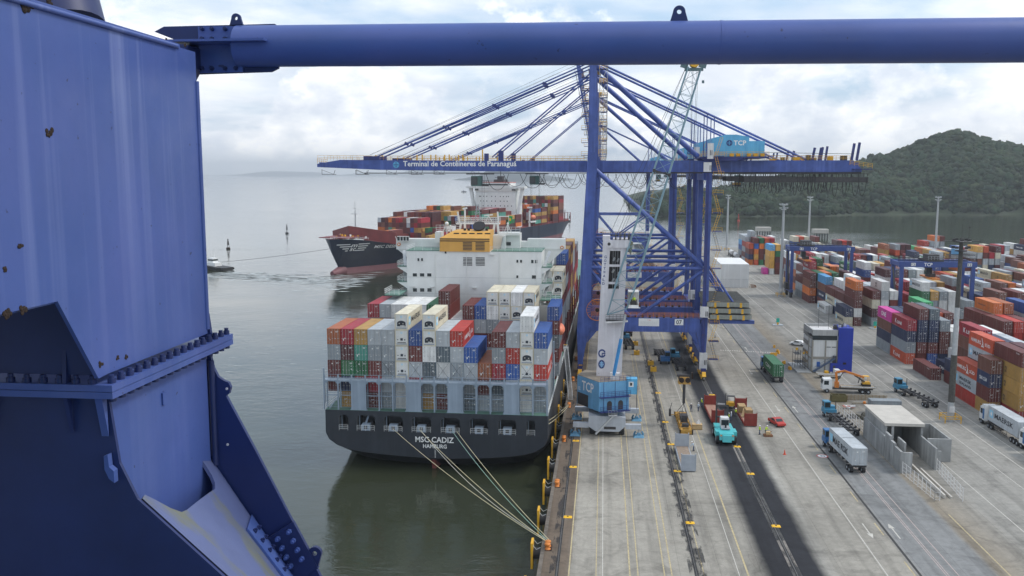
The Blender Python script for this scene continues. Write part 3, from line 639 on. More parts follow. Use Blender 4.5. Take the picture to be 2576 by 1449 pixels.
# ------------------------------------------------------------------ which containers show largest: the rest become one object
n = len(CONTS); P = np.array([(c['x'], c['y'], c['z'] + CH / 2) for c in CONTS]); HL = np.array([(CW / 2, c['L'] / 2, CH / 2) for c in CONTS]); RZ = np.array([c['rz'] for c in CONTS])
CAMP = np.array([0, 0, 49.])
ca, sa = np.cos(RZ), np.sin(RZ)
def world_pts(off):   # off: (k,3) in half-size units -> (n,k,3)
    o = off[None] * HL[:, None, :]; x = o[..., 0] * ca[:, None] - o[..., 1] * sa[:, None]; y = o[..., 0] * sa[:, None] + o[..., 1] * ca[:, None]
    return np.stack([x, y, o[..., 2]], -1) + P[:, None, :]
sx = np.where(P[:, 0] > 0, -1.0, 1.0)   # the long side turned to the camera
offs = {'end': [(-.6, -1.02, -.5), (.6, -1.02, .5), (0, -1.02, .85), (-.6, -1.02, .6), (.6, -1.02, -.5)], 'top': [(0, -.8, 1.02), (0, 0, 1.02), (0, .8, 1.02)], 'side': [(1.02, -.8, .6), (1.02, 0, .6), (1.02, .8, .6), (1.02, -.8, -.5)]}
fvec = np.array([-math.sin(YAW) * math.cos(PITCH), math.cos(YAW) * math.cos(PITCH), -math.sin(PITCH)]); rvec = np.array([math.cos(YAW), math.sin(YAW), 0]); uvec = np.cross(rvec, fvec)
def project(p):
    d = p - CAMP; z = d @ fvec; return 1287.5 + 2245 * (d @ rvec) / z, 724.5 - 2245 * (d @ uvec) / z, z
extra = [((-30, 203, 20), (14.5, 6, 13))]   # the deckhouse hides what stands behind it
EP = np.array([e[0] for e in extra]); EH = np.array([e[1] for e in extra])
AP = np.concatenate([P, EP]); AH = np.concatenate([HL, EH]); ACA = np.concatenate([ca, [1.]]); ASA = np.concatenate([sa, [0.]])
def blocked(pts, own):
    res = np.zeros(len(pts), bool)
    for s0 in range(0, len(pts), 400):
        q = pts[s0:s0 + 400]; o = CAMP[None, None] - AP[None]; d = q[:, None, :] - CAMP
        def loc(v): return np.stack([v[..., 0] * ACA + v[..., 1] * ASA, -v[..., 0] * ASA + v[..., 1] * ACA, v[..., 2]], -1)
        o2 = loc(np.broadcast_to(o, d.shape[:1] + o.shape[1:])); d2 = loc(np.broadcast_to(d, (len(q), len(AP), 3)))
        d2 = np.where(np.abs(d2) < 1e-9, 1e-9, d2)
        t1 = (-AH[None] - o2) / d2; t2 = (AH[None] - o2) / d2
        tn = np.minimum(t1, t2).max(-1); tf = np.maximum(t1, t2).min(-1); hit = (tn < tf) & (tf > 0) & (tn < .9985)
        hit[np.arange(len(q)), own[s0:s0 + 400]] = False
        res[s0:s0 + 400] = hit.any(1)
    return res
score = np.zeros(n); px, py, pz = project(P)
inview = (px > 480) & (px < 2640) & (py > 150) & (py < 1500)
inview &= ~((px < 560) & (py < 1000))
idx = np.where(inview)[0]
for nm, of in offs.items():
    of = np.array(of, float); W = world_pts(of)
    if nm == 'side':
        o3 = of[None] * np.stack([sx, np.ones(n), np.ones(n)], -1)[:, None, :] * HL[:, None, :]
        W = np.stack([o3[..., 0] * ca[:, None] - o3[..., 1] * sa[:, None], o3[..., 0] * sa[:, None] + o3[..., 1] * ca[:, None], o3[..., 2]], -1) + P[:, None, :]
    Wi = W[idx].reshape(-1, 3); vis = ~blocked(Wi, np.repeat(idx, len(of)))
    fr = vis.reshape(len(idx), len(of)).mean(1)
    # projected area of that face
    D = np.linalg.norm(P[idx] - CAMP, axis=1); dirn = (P[idx] - CAMP) / D[:, None]
    if nm == 'end': A_ = CW * CH * np.abs(dirn[:, 1])
    elif nm == 'top': A_ = CW * HL[idx, 1] * 2 * np.abs(dirn[:, 2])
    else: A_ = CH * HL[idx, 1] * 2 * np.abs(dirn[:, 0])
    score[idx] += fr * A_ / D ** 2
BUDGET = 288
order = np.argsort(-score); chosen = set(int(i) for i in order[:BUDGET] if score[i] > 0)
for i, c in enumerate(CONTS):
    if not c['lab'] and i in chosen: chosen.discard(i)
print('containers', n, 'individual', len(chosen))
def make_container(c):
    e = empty('shipping_container', (c['x'], c['y'], c['z']), c['lab'], 'container', c['grp'], c['rz'])
    L_ = c['L']; col = PAL[c['col']]; j = random.Random(hash((round(c['x']), round(c['y']), round(c['z'])))).uniform(.85, 1.18)
    rgba = (*[min(1, v * j) for v in col], 1)
    b_ = put('body', cm('body%.0f' % L_, lambda: body_mesh(L_), [M_CPAINT]), e); b_.color = rgba
    if c['end'].startswith('reefer'):
        k_ = 'dark' in c['end']
        d_ = put('refrigeration_unit', cm('reefer%s' % k_, lambda: reefer_mesh(L_, k_), [M_CWHITE, M_GREY, M_GRILL, M_DARK, M_STARB]), e)
    else:
        sd_ = int(abs(c['x'] * 3 + c['z'])) % 5
        d_ = put('door', cm('door%.0f_%d' % (L_, sd_), lambda: door_mesh(L_, seed=sd_), [M_CPAINT, M_CROD, M_CMARK, M_CSEAL]), e)
        d_.color = rgba
    if c['brand']: put('lettering', cm('brand_%s%.0f' % (c['brand'], L_), brand_fn(c['brand'], L_), BM), e)
    return e
for i in sorted(chosen): make_container(CONTS[i])
# ---- all the smaller, farther containers as one mass
m, t, b = surf_mat('distant container paint'); K = t.links.new; b.inputs['Roughness'].default_value = .55
at_ = N(t, 'ShaderNodeAttribute', attribute_name='paint'); tcn = N(t, 'ShaderNodeTexCoord'); src = tcn.outputs['Object']
cur = mixc(1., at_.outputs['Color'], ramp(t, noise(.5, 5), [(.3, g4(.8)), (.7, g4(1.15))]).outputs[0], 'MULTIPLY')
cur = mixc(ramp(t, noise(1.6, 8, .7), [(.62, g4(0)), (.7, g4(.6))]).outputs[0], cur, c3(.1, .05, .03))
uv = N(t, 'ShaderNodeUVMap'); us = N(t, 'ShaderNodeSeparateXYZ'); K(uv.outputs[0], us.inputs[0])
fr = N(t, 'ShaderNodeMath', operation='MULTIPLY'); K(us.outputs[0], fr.inputs[0]); fr.inputs[1].default_value = 1.; f2 = N(t, 'ShaderNodeMath', operation='FRACT'); K(fr.outputs[0], f2.inputs[0])
rods = ramp(t, f2.outputs[0], [(.0, g4(.55)), (.06, g4(.6)), (.075, g4(1)), (.2, g4(1)), (.215, g4(1.5)), (.24, g4(1)), (.37, g4(1)), (.385, g4(1.5)), (.41, g4(1)), (.485, g4(1)), (.495, g4(.3)), (.505, g4(.3)), (.515, g4(1)), (.6, g4(1)), (.615, g4(1.5)), (.64, g4(1)), (.77, g4(1)), (.785, g4(1.5)), (.81, g4(1)), (.925, g4(1)), (.94, g4(.6)), (1., g4(.55))])
dm = N(t, 'ShaderNodeMath', operation='GREATER_THAN'); K(us.outputs[1], dm.inputs[0]); dm.inputs[1].default_value = 2.
dmr = mixc(dm.outputs[0], g4(1), rods.outputs[0])
K(mixc(1., cur, dmr, 'MULTIPLY'), b.inputs['Base Color']); M_CFAR = m
# keep those with any face open to light (hidden cores are left out)
key = {}
for i, c in enumerate(CONTS): key[(round(c['x'], 0), round(c['y'], 0), round(c['z'], 0))] = i
V = []; F = []; COLS = []; UV = []; txt = MB()
for i, c in enumerate(CONTS):
    if i in chosen: continue
    if score[i] <= 0:
        up_ = any(abs(c['x'] - CONTS[j]['x']) < 1 and abs(c['y'] - CONTS[j]['y']) < 3 and 2 < CONTS[j]['z'] - c['z'] < 4 for j in range(max(0, i - 3), min(n, i + 4)) if j != i)
        if up_ and c['x'] > 0 and random.random() < .35 and c['y'] > 300 and c['x'] > 110: continue
    col = PAL[c['col']]; j = random.uniform(.82, 1.2); col = [min(1, v * j) for v in col]
    hx, hy, H = CW / 2, c['L'] / 2, CH; cc, ss = math.cos(c['rz']), math.sin(c['rz']); b0 = len(V)
    def WV(x, y, z): return (c['x'] + x * cc - y * ss, c['y'] + x * ss + y * cc, c['z'] + z)
    # box with an inset door end so that it has real relief
    q = [(-hx, -hy, 0), (hx, -hy, 0), (hx, hy, 0), (-hx, hy, 0), (-hx, -hy, H), (hx, -hy, H), (hx, hy, H), (-hx, hy, H)]
    ins = [(-hx + .14, -hy, .15), (hx - .14, -hy, .15), (hx - .14, -hy, H - .14), (-hx + .14, -hy, H - .14)]; dp = [(x, y + .09, z) for x, y, z in ins]
    V += [WV(*p) for p in q + ins + dp]
    fs = [(3, 2, 6, 7), (1, 2, 6, 5), (3, 0, 4, 7), (4, 5, 6, 7), (0, 1, 9, 8), (1, 5, 10, 9), (5, 4, 11, 10), (4, 0, 8, 11), (12, 13, 14, 15), (8, 9, 13, 12), (9, 10, 14, 13), (10, 11, 15, 14), (11, 8, 12, 15)]
    for fi, f in enumerate(fs):
        F.append([b0 + k_ for k_ in f]); COLS += [(*col, 1)] * len(f)
        UV += [(0, 3), (1, 3), (1, 4), (0, 4)] if fi == 8 else [(.3, .2)] * 4
    if c['brand'] and score[i] > 0 and c['y'] < 440:
        tb = MB(); brand_geo(tb, c['brand'], -1 if c['x'] > 0 else 1, c['L'], {k_: v_ + 1 for k_, v_ in BMI.items()})
        txt.add([WV(*p) for p in tb.v], tb.f, 0); txt.m[-len(tb.m):] = tb.m
nv0 = len(V); V += txt.v; nf0 = len(F); F += [[nv0 + k_ for k_ in f] for f in txt.f]
me = bpy.data.meshes.new('distant_containers'); me.from_pydata(V, [], F)
me.materials.append(M_CFAR)
for q in BM: me.materials.append(q)
nl = len(me.loops); arr = np.ones((nl, 4)); arr[:len(COLS)] = np.array(COLS); ca_ = me.color_attributes.new('paint', 'FLOAT_COLOR', 'CORNER'); ca_.data.foreach_set('color', arr.reshape(-1))
ul = me.uv_layers.new(name='UVMap'); ua = np.zeros((nl, 2)); ua[:len(UV)] = np.array(UV); ul.data.foreach_set('uv', ua.reshape(-1))
mi_ = np.zeros(len(F), int); mi_[nf0:] = txt.m; me.polygons.foreach_set('material_index', mi_); me.update()
put('distant_containers', me, kind='stuff', label='hundreds of smaller shipping containers of every colour stacked farther off', cat='containers')
# ================================================================== near ship
M_HULLD = mat('charcoal hull paint', (.022, .027, .036), .45, var=.2, scale=.25, streak=.12, rust=.06)
M_HULLR = mat('antifouling red', (.16, .035, .03), .7, var=.2, scale=.3, rust=.15)
M_LASH = mat('pale grey-blue ship paint', (.25, .31, .38), .5, var=.08, scale=.4, streak=.25, rust=.08)
M_DECKG = mat('green deck paint', (.10, .20, .16), .7, var=.2, scale=.5)
M_FUN = mat('funnel ochre', (.64, .34, .07), .5, var=.06, scale=.3, streak=.1)
M_SHIPW = mat('ship white', (.70, .71, .69), .45, var=.07, scale=.3, streak=.10, rust=.04, rustcol=(.42, .34, .26))
M_IN = mat('dim interior steel', (.10, .11, .12), .7, var=.3, scale=1)
M_LIFE = mat('lifeboat orange', (.75, .22, .12), .5)
CX, BEAM = -29.5, 20.2
ship = empty('container_ship', (-29.5, 153, -4), 'charcoal container ship with white deckhouse, moored stern on beside the quay', 'ship')
SO = Vector((-29.5, 153, -4))
def sbuild(mb, name, mats, parent=None, skew=False, **kw):
    if skew: mb.v = [(*ship_xy(x, y), z) for x, y, z in mb.v]
    off = SO
    mb.v = [(x - off.x, y - off.y, z - off.z) for x, y, z in mb.v]
    return mb.build(name, mats, parent or ship, **kw)
def sec(pts): return [(-a, z) for a, z in pts] + [(a, z) for a, z in pts[::-1][1:]]
S0 = sec([(20.2, 6.6), (20.2, 4.0), (20.2, 2.3), (19.6, 1.1), (18.2, .1), (16.2, -.6), (13.6, -1.05), (10, -1.4), (5, -1.7), (0, -1.85)])
S1 = sec([(20.2, 6.6), (20.2, 4.0), (20.2, 1.5), (19.8, -.2), (18.8, -2), (17, -3.5), (14, -4.6), (10, -5.4), (5, -6), (0, -6.4)])
S2_ = sec([(20.2, 6.6), (20.2, 4.0), (20.2, 0), (20.2, -3), (20, -6), (19.5, -9), (17, -12), (11, -14), (5, -15), (0, -15)])
S3 = sec([(17, 7.5), (16, 4), (14, 0), (12, -3), (11, -6), (10, -9), (8, -12), (5, -14), (2, -15), (0, -15)])
S4 = sec([(1.0, 10), (.6, 4), (.4, 0), (.3, -3), (.3, -6), (.3, -9), (.3, -12), (.2, -14), (.1, -15), (0, -15)])
hm = MB(); st_ = [(153, S0), (160, S1), (185, S2_), (395, S2_), (430, S3), (452, S4)]; k = len(S0)
for y, s in st_: hm.v += [(CX + a, y, z) for a, z in s]
for j in range(len(st_) - 1):
    for i in range(k - 1):
        hm.f.append([j * k + i, j * k + i + 1, (j + 1) * k + i + 1, (j + 1) * k + i]); hm.m.append(0); hm.s.append(False)
# deck as its own strip, transom below the mooring openings
hm.add([(CX - 20.2, 153, 6.6), (CX + 20.2, 153, 6.6), (CX + 20.2, 395, 6.6), (CX + 17, 430, 7.5), (CX + 1, 452, 10), (CX - 1, 452, 10), (CX - 17, 430, 7.5), (CX - 20.2, 395, 6.6)], [(0, 1, 2, 3, 4, 5, 6, 7)], 2)
T = 153.
low = [(a, z) for a, z in S0 if z < 2.5]
hm.add([(CX - 20.2, T, 2.9)] + [(CX + a, T, z) for a, z in low] + [(CX + 20.2, T, 2.9)], [list(range(len(low) + 2))], 0)
OPEN = [(-47.2, -45.4), (-43.9, -40.5), (-38.9, -35.4), (-33.8, -30.2), (-28.5, -25.0), (-23.2, -20.0), (-18.1, -14.9), (-13.1, -11.5)]
OZ0, OZ1 = 2.9, 5.7
xs = [CX - 20.2]; 
for a, b_ in OPEN: xs += [a, b_]
xs.append(CX + 20.2)
def qd(x0, x1, z0, z1, y=T, m_=0): hm.add([(x0, y, z0), (x1, y, z0), (x1, y, z1), (x0, y, z1)], [(0, 1, 2, 3)], m_)
qd(CX - 20.2, CX + 20.2, OZ1, 6.6)
for i in range(0, len(xs), 2): qd(xs[i], xs[i + 1], OZ0, OZ1)
for a, b_ in OPEN:
    for p, q in (((a, OZ0), (a, OZ1)), ((b_, OZ1), (b_, OZ0)), ((a, OZ1), (b_, OZ1)), ((b_, OZ0), (a, OZ0))):
        hm.add([(p[0], T, p[1]), (q[0], T, q[1]), (q[0], T + 4, q[1]), (p[0], T + 4, p[1])], [(0, 1, 2, 3)], 1)
    qd(a, b_, OZ0, OZ1, T + 4, 1)
    for x, z, dx_, dz_ in ((a, OZ0, 1, 1), (b_, OZ0, -1, 1), (a, OZ1, 1, -1), (b_, OZ1, -1, -1)):
        hm.add([(x, T + .01, z), (x + dx_ * .5, T + .01, z), (x, T + .01, z + dz_ * .5)], [(0, 1, 2)], 0)
sbuild(hm, 'hull', [M_HULLD, M_IN, M_DECKG], skew=True)
ng = MB(); ng.text('MSC CADIZ', (-33.1, T - .03, 1.15), (1, 0, 0), (0, 0, 1), 7.0, 1.05); ng.text('HAMBURG', (-31.7, T - .03, .1), (1, 0, 0), (0, 0, 1), 4.3, .75)
for z in range(7): ng.box(-29.6, -29.4, T - .03, T - .02, -1.6 + z * .22, -1.52 + z * .22)
sbuild(ng, 'stern_lettering', M_PAINTW)
rd = MB(); rd.hexa([(-30.0, 154.6, -8), (-29.5, 154.6, -8), (-29.3, 158, -8), (-30.2, 158, -8), (-30.4, 153.8, -2), (-29.6, 153.8, -2), (-28.6, 159, -2.6), (-30.9, 159, -2.6)])
sbuild(rd, 'rudder', M_HULLR)
for i, (a, b_) in enumerate(OPEN):   # rails, bollards and winches inside each mooring opening
    mb = MB(); mb.rail((a + .1, T + .05, OZ0 + .02), (b_ - .1, T + .05, OZ0 + .02), 1.0, 0, .8, .03, 3)
    if 1 <= i <= 6:
        c = (a + b_) / 2; mb.box(c - .75, c + .75, T + .1, T + 1.2, OZ0 + .05, OZ0 + 1.25, 1); mb.box(c - .3, c + .3, T + .06, T + .1, OZ0 + .35, OZ0 + .95, 2)
        mb.tube((c - 1, T + 2.2, OZ0 + .8), (c + 1, T + 2.2, OZ0 + .8), .5, 10, 2)
    mb.box(a + .15, a + .3, T + 1.5, T + 1.65, OZ0, OZ1, 1)
    if i == 1: mb.bar((a + 1.2, T + .4, OZ0), (a + 2, T + 1.5, OZ1), .4, .1, 1)
    sbuild(mb, 'mooring_port', [M_WHITE, M_LASH, M_DARK])
# lashing bridge over the stern
lb = MB(); zb = 6.6; zt = 12.1; y0, y1 = 153.15, 154.9
for i in range(17):
    x = -49.8 + 2.52 * i; lb.box(x - .12, x + .12, y0, y0 + .3, zb, zt + (.9 if i % 1 == 0 else 0)); 
    lb.box(x - .1, x + .1, y1 - .2, y1, zb, zt)
lb.box(-49.9, -9.4, y0 + .02, y1, zt - .28, zt - .02); lb.box(-49.9, -9.4, y0 + .31, y0 + .45, 9.15, 9.3)
for i in (2, 6, 9, 13):
    x = -49.8 + 2.52 * i
    pl = [(x - .35, 0, zb), (x + 2.87, 0, zb), (x + 2.46, 0, zb + .8), (x + 2.46, 0, zt - .28), (x + .06, 0, zt - .28), (x + .06, 0, zb + .8)]
    lb.prism([(a, y0 + .06, z) for a, _, z in pl], (0, .18, 0))
for i in range(16):   # haunches under the walkway
    if i in (2, 6, 9, 13): continue
    x = -49.8 + 2.52 * i + .12
    for s, xx in ((1, x), (-1, x + 2.28)):
        lb.add([(xx, y0 + .1, zt - .28), (xx + s * .5, y0 + .1, zt - .28), (xx, y0 + .1, zt - .85)], [(0, 1, 2)])
for z in (13.1, 12.6): lb.tube((-49.9, y0 + .05, z), (-9.4, y0 + .05, z), .035, 5)
for i in range(33): lb.tube((-49.85 + i * 1.26, y0 + .05, zt), (-49.85 + i * 1.26, y0 + .05, 13.1), .03, 4)
for i in range(16):
    if i in (2, 6, 9, 13): continue
    x = -49.8 + 2.52 * i
    for z in (7.1, 7.6, 8.5, 9.7, 10.2): lb.tube((x + .1, y0 + .1, z), (x + 2.4, y0 + .1, z), .028, 4)
lb.box(-50.0, -49.75, y0, y0 + .3, zb, 14.2); lb.bar((-49.2, y0 + .8, 6.6), (-47.5, y0 + 1.4, 9.1), .7, .08)
sbuild(lb, 'lashing_bridge', M_LASH, skew=True)
lr = MB()   # crossed lashing rods on the lower tiers
for i in range(16):
    x = -49.8 + 2.52 * i
    if i % 2 == 0 or i in (7, 9, 11): lr.tube((x + .2, 155.15, 12.4), (x + 2.3, 155.15, 15.2), .025, 4); lr.tube((x + 2.3, 155.13, 12.4), (x + .2, 155.13, 15.2), .025, 4)
sbuild(lr, 'lashing_rods', M_DARK, skew=True)
for kk, y in enumerate((168.6, 194.3, 225.0, 238.6, 252.5, 266.3, 280, 294, 308)):   # more lashing bridges
    mb = MB(); h = 12.5 if kk == 0 else 13.5
    for i in range(17): mb.box(-49.9 + 2.53 * i - .1, -49.9 + 2.53 * i + .1, y, y + .8, 6.6, h)
    for z in (9.6, 12.4): mb.box(-50, -9.2, y, y + .8, z - .12, z)
    mb.box(-9.5, -9.2, y, y + .5, 6.6, 17 if kk < 2 else 14)
    sbuild(mb, 'lashing_bridge', M_LASH if kk < 2 else M_HULLR, skew=True)
dk = MB()
for y0_, y1_ in ((181, 193.5), (210, 310)): dk.box(-49.6, -9.6, y0_, y1_, 6.65, 7.3 if y0_ < 190 else 8.5)
dk.box(-48.5, -10.5, 168.5, 180.5, 6.65, 7.4)
sbuild(dk, 'hatch_cover', M_HULLR, skew=True)
# deckhouse
def dhpx(x, y): return ((900 + x / 3.0306) * .85833, (500 + y / 3.0306) * .85833)
YS = 196.
def P3(x, y, Y=YS): return on_y(*dhpx(x, y), Y)
dh = MB(); xl = P3(885, 900).x; xr = P3(2080, 900).x; ztop = P3(1480, 718).z; fl = P3(1180, 700).x; fr_ = P3(1620, 700).x
dh.box(xl, xr, YS, 211, 6.6, ztop)
for z in (10.4, 14.4, 18.3, 22.2, 25.9): dh.box(xl - .02, xr + .02, YS - .02, YS, z, z + .05, 1)
sbuild(dh, 'deckhouse', [M_SHIPW, M_GALV])
pf = MB()
for x in (xl + 6.3, xl + 13.5, xr - 9.4, xr - 1.2): pf.box(x, x + .12, YS - .16, YS - .03, 8, ztop - .2)
for a_, b_ in ((940, 1030), (1110, 1033), (1485, 1040), (1790, 1110), (1640, 745)): q = P3(a_, b_); pf.box(q.x - .5, q.x + .5, YS - .5, YS - .03, q.z, q.z + .12); pf.box(q.x - .08, q.x + .08, YS - .45, YS - .1, q.z - .3, q.z)
for x in (xl + 9, xr - 5.6): pf.box(x, x + .9, YS - .09, YS - .03, 22.4, 24.3, 1)
sbuild(pf, 'wall_fitting', [M_SHIPW, M_GREY])
rf = MB(); rf.box(xl - .1, fl - .3, YS - .1, 211, ztop + .02, ztop + .12); rf.box(fr_ + .3, xr + .1, YS - .1, 211, ztop + .02, ztop + .12); sbuild(rf, 'roof_deck', M_DECKG)
wins = [(980, 996, 778, 803), (1012, 1028, 778, 803), (938, 975, 912, 940), (1002, 1040, 912, 940), (1066, 1103, 912, 940), (940, 975, 1045, 1075), (1003, 1040, 1045, 1075), (1068, 1105, 1045, 1075), (1858, 1875, 793, 817), (1890, 1908, 793, 817), (1988, 2010, 793, 822), (2022, 2043, 793, 822), (1857, 1874, 930, 955), (1995, 2032, 930, 960), (1221, 1237, 715, 737)]
for a, b_, c_, d_ in wins:
    p, q = P3(a, d_), P3(b_, c_); mb = MB(); mb.box(p.x, q.x, YS - .06, YS - .025, p.z, q.z, 0)
    for r_ in ((p.x - .07, p.x, p.z - .07, q.z + .07), (q.x, q.x + .07, p.z - .07, q.z + .07), (p.x, q.x, q.z, q.z + .07), (p.x, q.x, p.z - .07, p.z)): mb.box(r_[0], r_[1], YS - .1, YS - .025, r_[2], r_[3], 1)
    sbuild(mb, 'window', [M_GLASS, M_SHIPW])
fn = MB(); zf = P3(1400, 600).z
fn.box(fl, fr_, YS - .35, 205, ztop - .05, zf, 0)
fn.hexa([(fl, YS - .35, zf), (fr_, YS - .35, zf), (fr_, 205, zf), (fl, 205, zf), (fl + 2.7, YS + 1.2, zf + 1.5), (fr_, YS + 1.2, zf + 1.5), (fr_, 204, zf + 1.5), (fl + 2.7, 204, zf + 1.5)], 0)
for i in range(5): fn.box(fl + 3 + i * 1.75, fl + 4.2 + i * 1.75, YS + .55, YS + 1.0, zf + .82, zf + 1.12, 1)
for z in (zf - .72, zf - .28): fn.box(fl - .03, fr_ + .03, YS - .38, YS - .35, z, z + .2, 1)
sbuild(fn, 'funnel_casing', [M_FUN, M_BLACK])
for a, c_ in ((1385, 635), (1497, 635), (1385, 772), (1497, 772)):
    p, q = P3(a, c_ + 70), P3(a + 80, c_); yy = YS - (.35 if c_ < 700 else .0); mb = MB(); n_ = 6; hh_ = (q.z - p.z) / (2 * n_ - 1)
    for i in range(n_): mb.box(p.x, q.x, yy - .08, yy - .01, p.z + 2 * i * hh_, p.z + (2 * i + 1) * hh_)
    sbuild(mb, 'vent_louvre', M_DARK)
ex = MB(); c = P3(1530, 520, 199); ex.tube(c + Vector((0, 1.5, -2.2)), c + Vector((0, -.6, .55)), 1.3, 16, 0, 1.35); ex.tube(c + Vector((0, -.6, .55)), c + Vector((0, -.85, .85)), 1.42, 18, 1)
for a in (1405, 1440, 1600): 
    q = P3(a, 535, 199); ex.tube(q + Vector((0, .5, -1.6)), q + Vector((-.15, -.2, .5)), .3, 8, 1)
for a in (1460, 1590): q = P3(a, 545, 200); ex.tube(q + Vector((0, 0, -1)), q + Vector((.3, 0, .3)), .5, 8, 0)
sbuild(ex, 'exhaust_pipe', [M_GREY, M_BLACK])
# bridge deck, wings and their slanting supports
br_ = MB(); YB = 206.
wl, wr = P3(790, 640, YB), P3(2290, 640, YB); zw = P3(1500, 700, YB).z
a = P3(960, 690, YB); 
br_.box(wl.x, xl + 7.5, YB, YB + 3, wl.z - 1.6, wl.z + .9); br_.box(xl + 7.4, fl - .4, YB + .2, YB + 2.5, ztop + .1, wl.z + .4)
br_.prism([(wl.x + .2, YB + .3, wl.z - 1.6), (xl + .1, YB + .3, wl.z - 1.6), (xl + .1, YB + .3, ztop - 4.2)], (0, 2.2, 0)); sbuild(br_, 'bridge_wing', M_SHIPW); br_ = MB()
br_.box(xr - 4, wr.x, YB, YB + 3, wr.z - 1.6, wr.z + .8); br_.box(fr_ + 5, xr - 4, YB + .2, YB + 2.5, ztop + .1, wr.z + .2)
br_.prism([(wr.x - .2, YB + .3, wr.z - 1.6), (xr - .1, YB + .3, wr.z - 1.6), (xr - .1, YB + .3, ztop - 4.6)], (0, 2.2, 0))
sbuild(br_, 'bridge_wing', M_SHIPW)
wc = MB(); p, q = P3(800, 625, YB - .5), P3(905, 585, YB - .5); wc.box(p.x, q.x, YB - .5, YB - .4, p.z, q.z, 0)
for i in range(5): x = p.x + (q.x - p.x) * i / 4; wc.tube((x, YB - .6, p.z), (x - .4 * (i < 1), YB - .6, q.z), .07, 5, 1)
for z in (p.z, q.z): wc.tube((p.x, YB - .6, z), (q.x, YB - .6, z), .08, 5, 1)
sbuild(wc, 'wing_window', [M_GLASS, M_WHITE])
for a in (815, 2262): q = P3(a, 655 if a < 1000 else 683, YB - .1); mb = MB(); mb.tube(q, q + Vector((0, -.15, 0)), .42, 10, 0); mb.tube(q + Vector((0, -.15, 0)), q + Vector((0, -.17, 0)), .22, 10, 1); sbuild(mb, 'lifebuoy', [M_ORA, M_SHIPW])
dr = MB()
for a, b_ in ((950, 1175), (1625, 2085)):
    p, q = P3(a, 705), P3(b_, 712); dr.rail((p.x, YS + .1, ztop + .1), (q.x, YS + .1, ztop + .1), 1.05, 0, 1.5, .035, 3)
dr.rail((xl, YS + .1, ztop), (xl, 205, ztop), 1.05, 0, 1.5, .03, 3)
for a, b_, y, h in ((1145, 1320, 545, 1.6), (1700, 1890, 560, 1.5)):
    p, q = P3(a, y, 203), P3(b_, y, 203); dr.rail(p, q, h, 0, .9, .05, 3)
sbuild(dr, 'railing', M_WHITE)
bx = MB()   # upper deck blocks either side of the funnel
for a, b_, c_, d_, Y in ((1135, 1185, 640, 545, 203), (1620, 1760, 712, 575, 202), (1760, 1890, 712, 560, 204), (1700, 1880, 575, 555, 203)):
    p, q = P3(a, c_, Y), P3(b_, d_, Y); bx.box(p.x, q.x, Y, Y + 4, p.z, q.z)
p, q = P3(1768, 665, 203.9), P3(1808, 635, 203.9); bx.box(p.x, q.x, 203.85, 203.95, p.z, q.z, 1)
p, q = P3(1715, 700, 201.5), P3(1740, 590, 201.5); bx.bar(p, q, .9, .1, 2)
for a, y in ((1240, 470), (1270, 495), (1780, 470)): q = P3(a, y, 203); bx.tube(q, q + Vector((0, 0, -2.5)), .12, 6); bx.ball(q, .45 if a == 1240 else .25, 0); 
q = P3(1240, 545, 203); bx.path([q + Vector((-.9, 0, 0)), q + Vector((0, 0, 2.2)), q + Vector((.9, 0, 0))], .08); q = P3(1780, 560, 203); bx.path([q + Vector((-.9, 0, 0)), q + Vector((0, 0, 2.2)), q + Vector((.9, 0, 0))], .08)
sbuild(bx, 'upper_deckhouse', [M_SHIPW, M_GLASS, M_GREY])
ms = MB(); YM = 204.
p, q = P3(1320, 470, YM), P3(1705, 470, YM); ms.box(p.x, q.x, YM, YM + 2.4, p.z - .15, p.z + .1); ms.rail((p.x, YM, p.z), (q.x, YM, q.z), 1.3, 0, .8, .05, 3); ms.rail((p.x, YM + 2.4, p.z), (q.x, YM + 2.4, q.z), 1.3, 0, .8, .05, 3)
for a, b_ in ((1365, 1350), (1400, 1405), (1665, 1650), (1690, 1700)): ms.bar(P3(a, 470, YM), P3(b_, 570, YM), .5, .5)
for a, b_ in ((1335, 1355), (1690, 1700)): ms.bar(P3(a, 365, YM), P3(b_, 470, YM), .35, .35)
for i in range(5): ms.tube(P3(1325, 480 + i * 18, YM), P3(1355, 480 + i * 18, YM), .06, 4)
ms.path([P3(1262, 402, YM), P3(1335, 402, YM), P3(1350, 460, YM)], .1); ms.path([P3(1790, 408, YM), P3(1700, 408, YM), P3(1690, 460, YM)], .1)
ms.bar(P3(1570, 400, YM), P3(1648, 392, YM), .3, .3); ms.path([P3(1585, 455, YM), P3(1610, 400, YM), P3(1640, 455, YM)], .1)
ms.bar(P3(1380, 340, YM), P3(1420, 332, YM), .3, .4); ms.tube(P3(1400, 345, YM), P3(1400, 460, YM), .2, 6)
for s in (-1, 1):   # lattice mast
    ms.tube(P3(1516 + s * 26, 455, YM), P3(1514 + s * 6, 300, YM), .1, 5, 1)
for i in range(7):
    u = i / 7; a = P3(1516 - 26 + 20 * u, 455 - 155 * u, YM); b_ = P3(1516 + 26 - 20 * (u + .14), 455 - 155 * (u + .14), YM); ms.tube(a, b_, .06, 4, 1)
for y, w_ in ((375, 30), (345, 22)): ms.bar(P3(1516 - w_, y, YM), P3(1516 + w_, y, YM), .15, .15, 1)
ms.tube(P3(1498, 280, YM), P3(1500, 340, YM), .05, 4, 1)
sbuild(ms, 'radar_mast', [M_SHIPW, M_GREY])
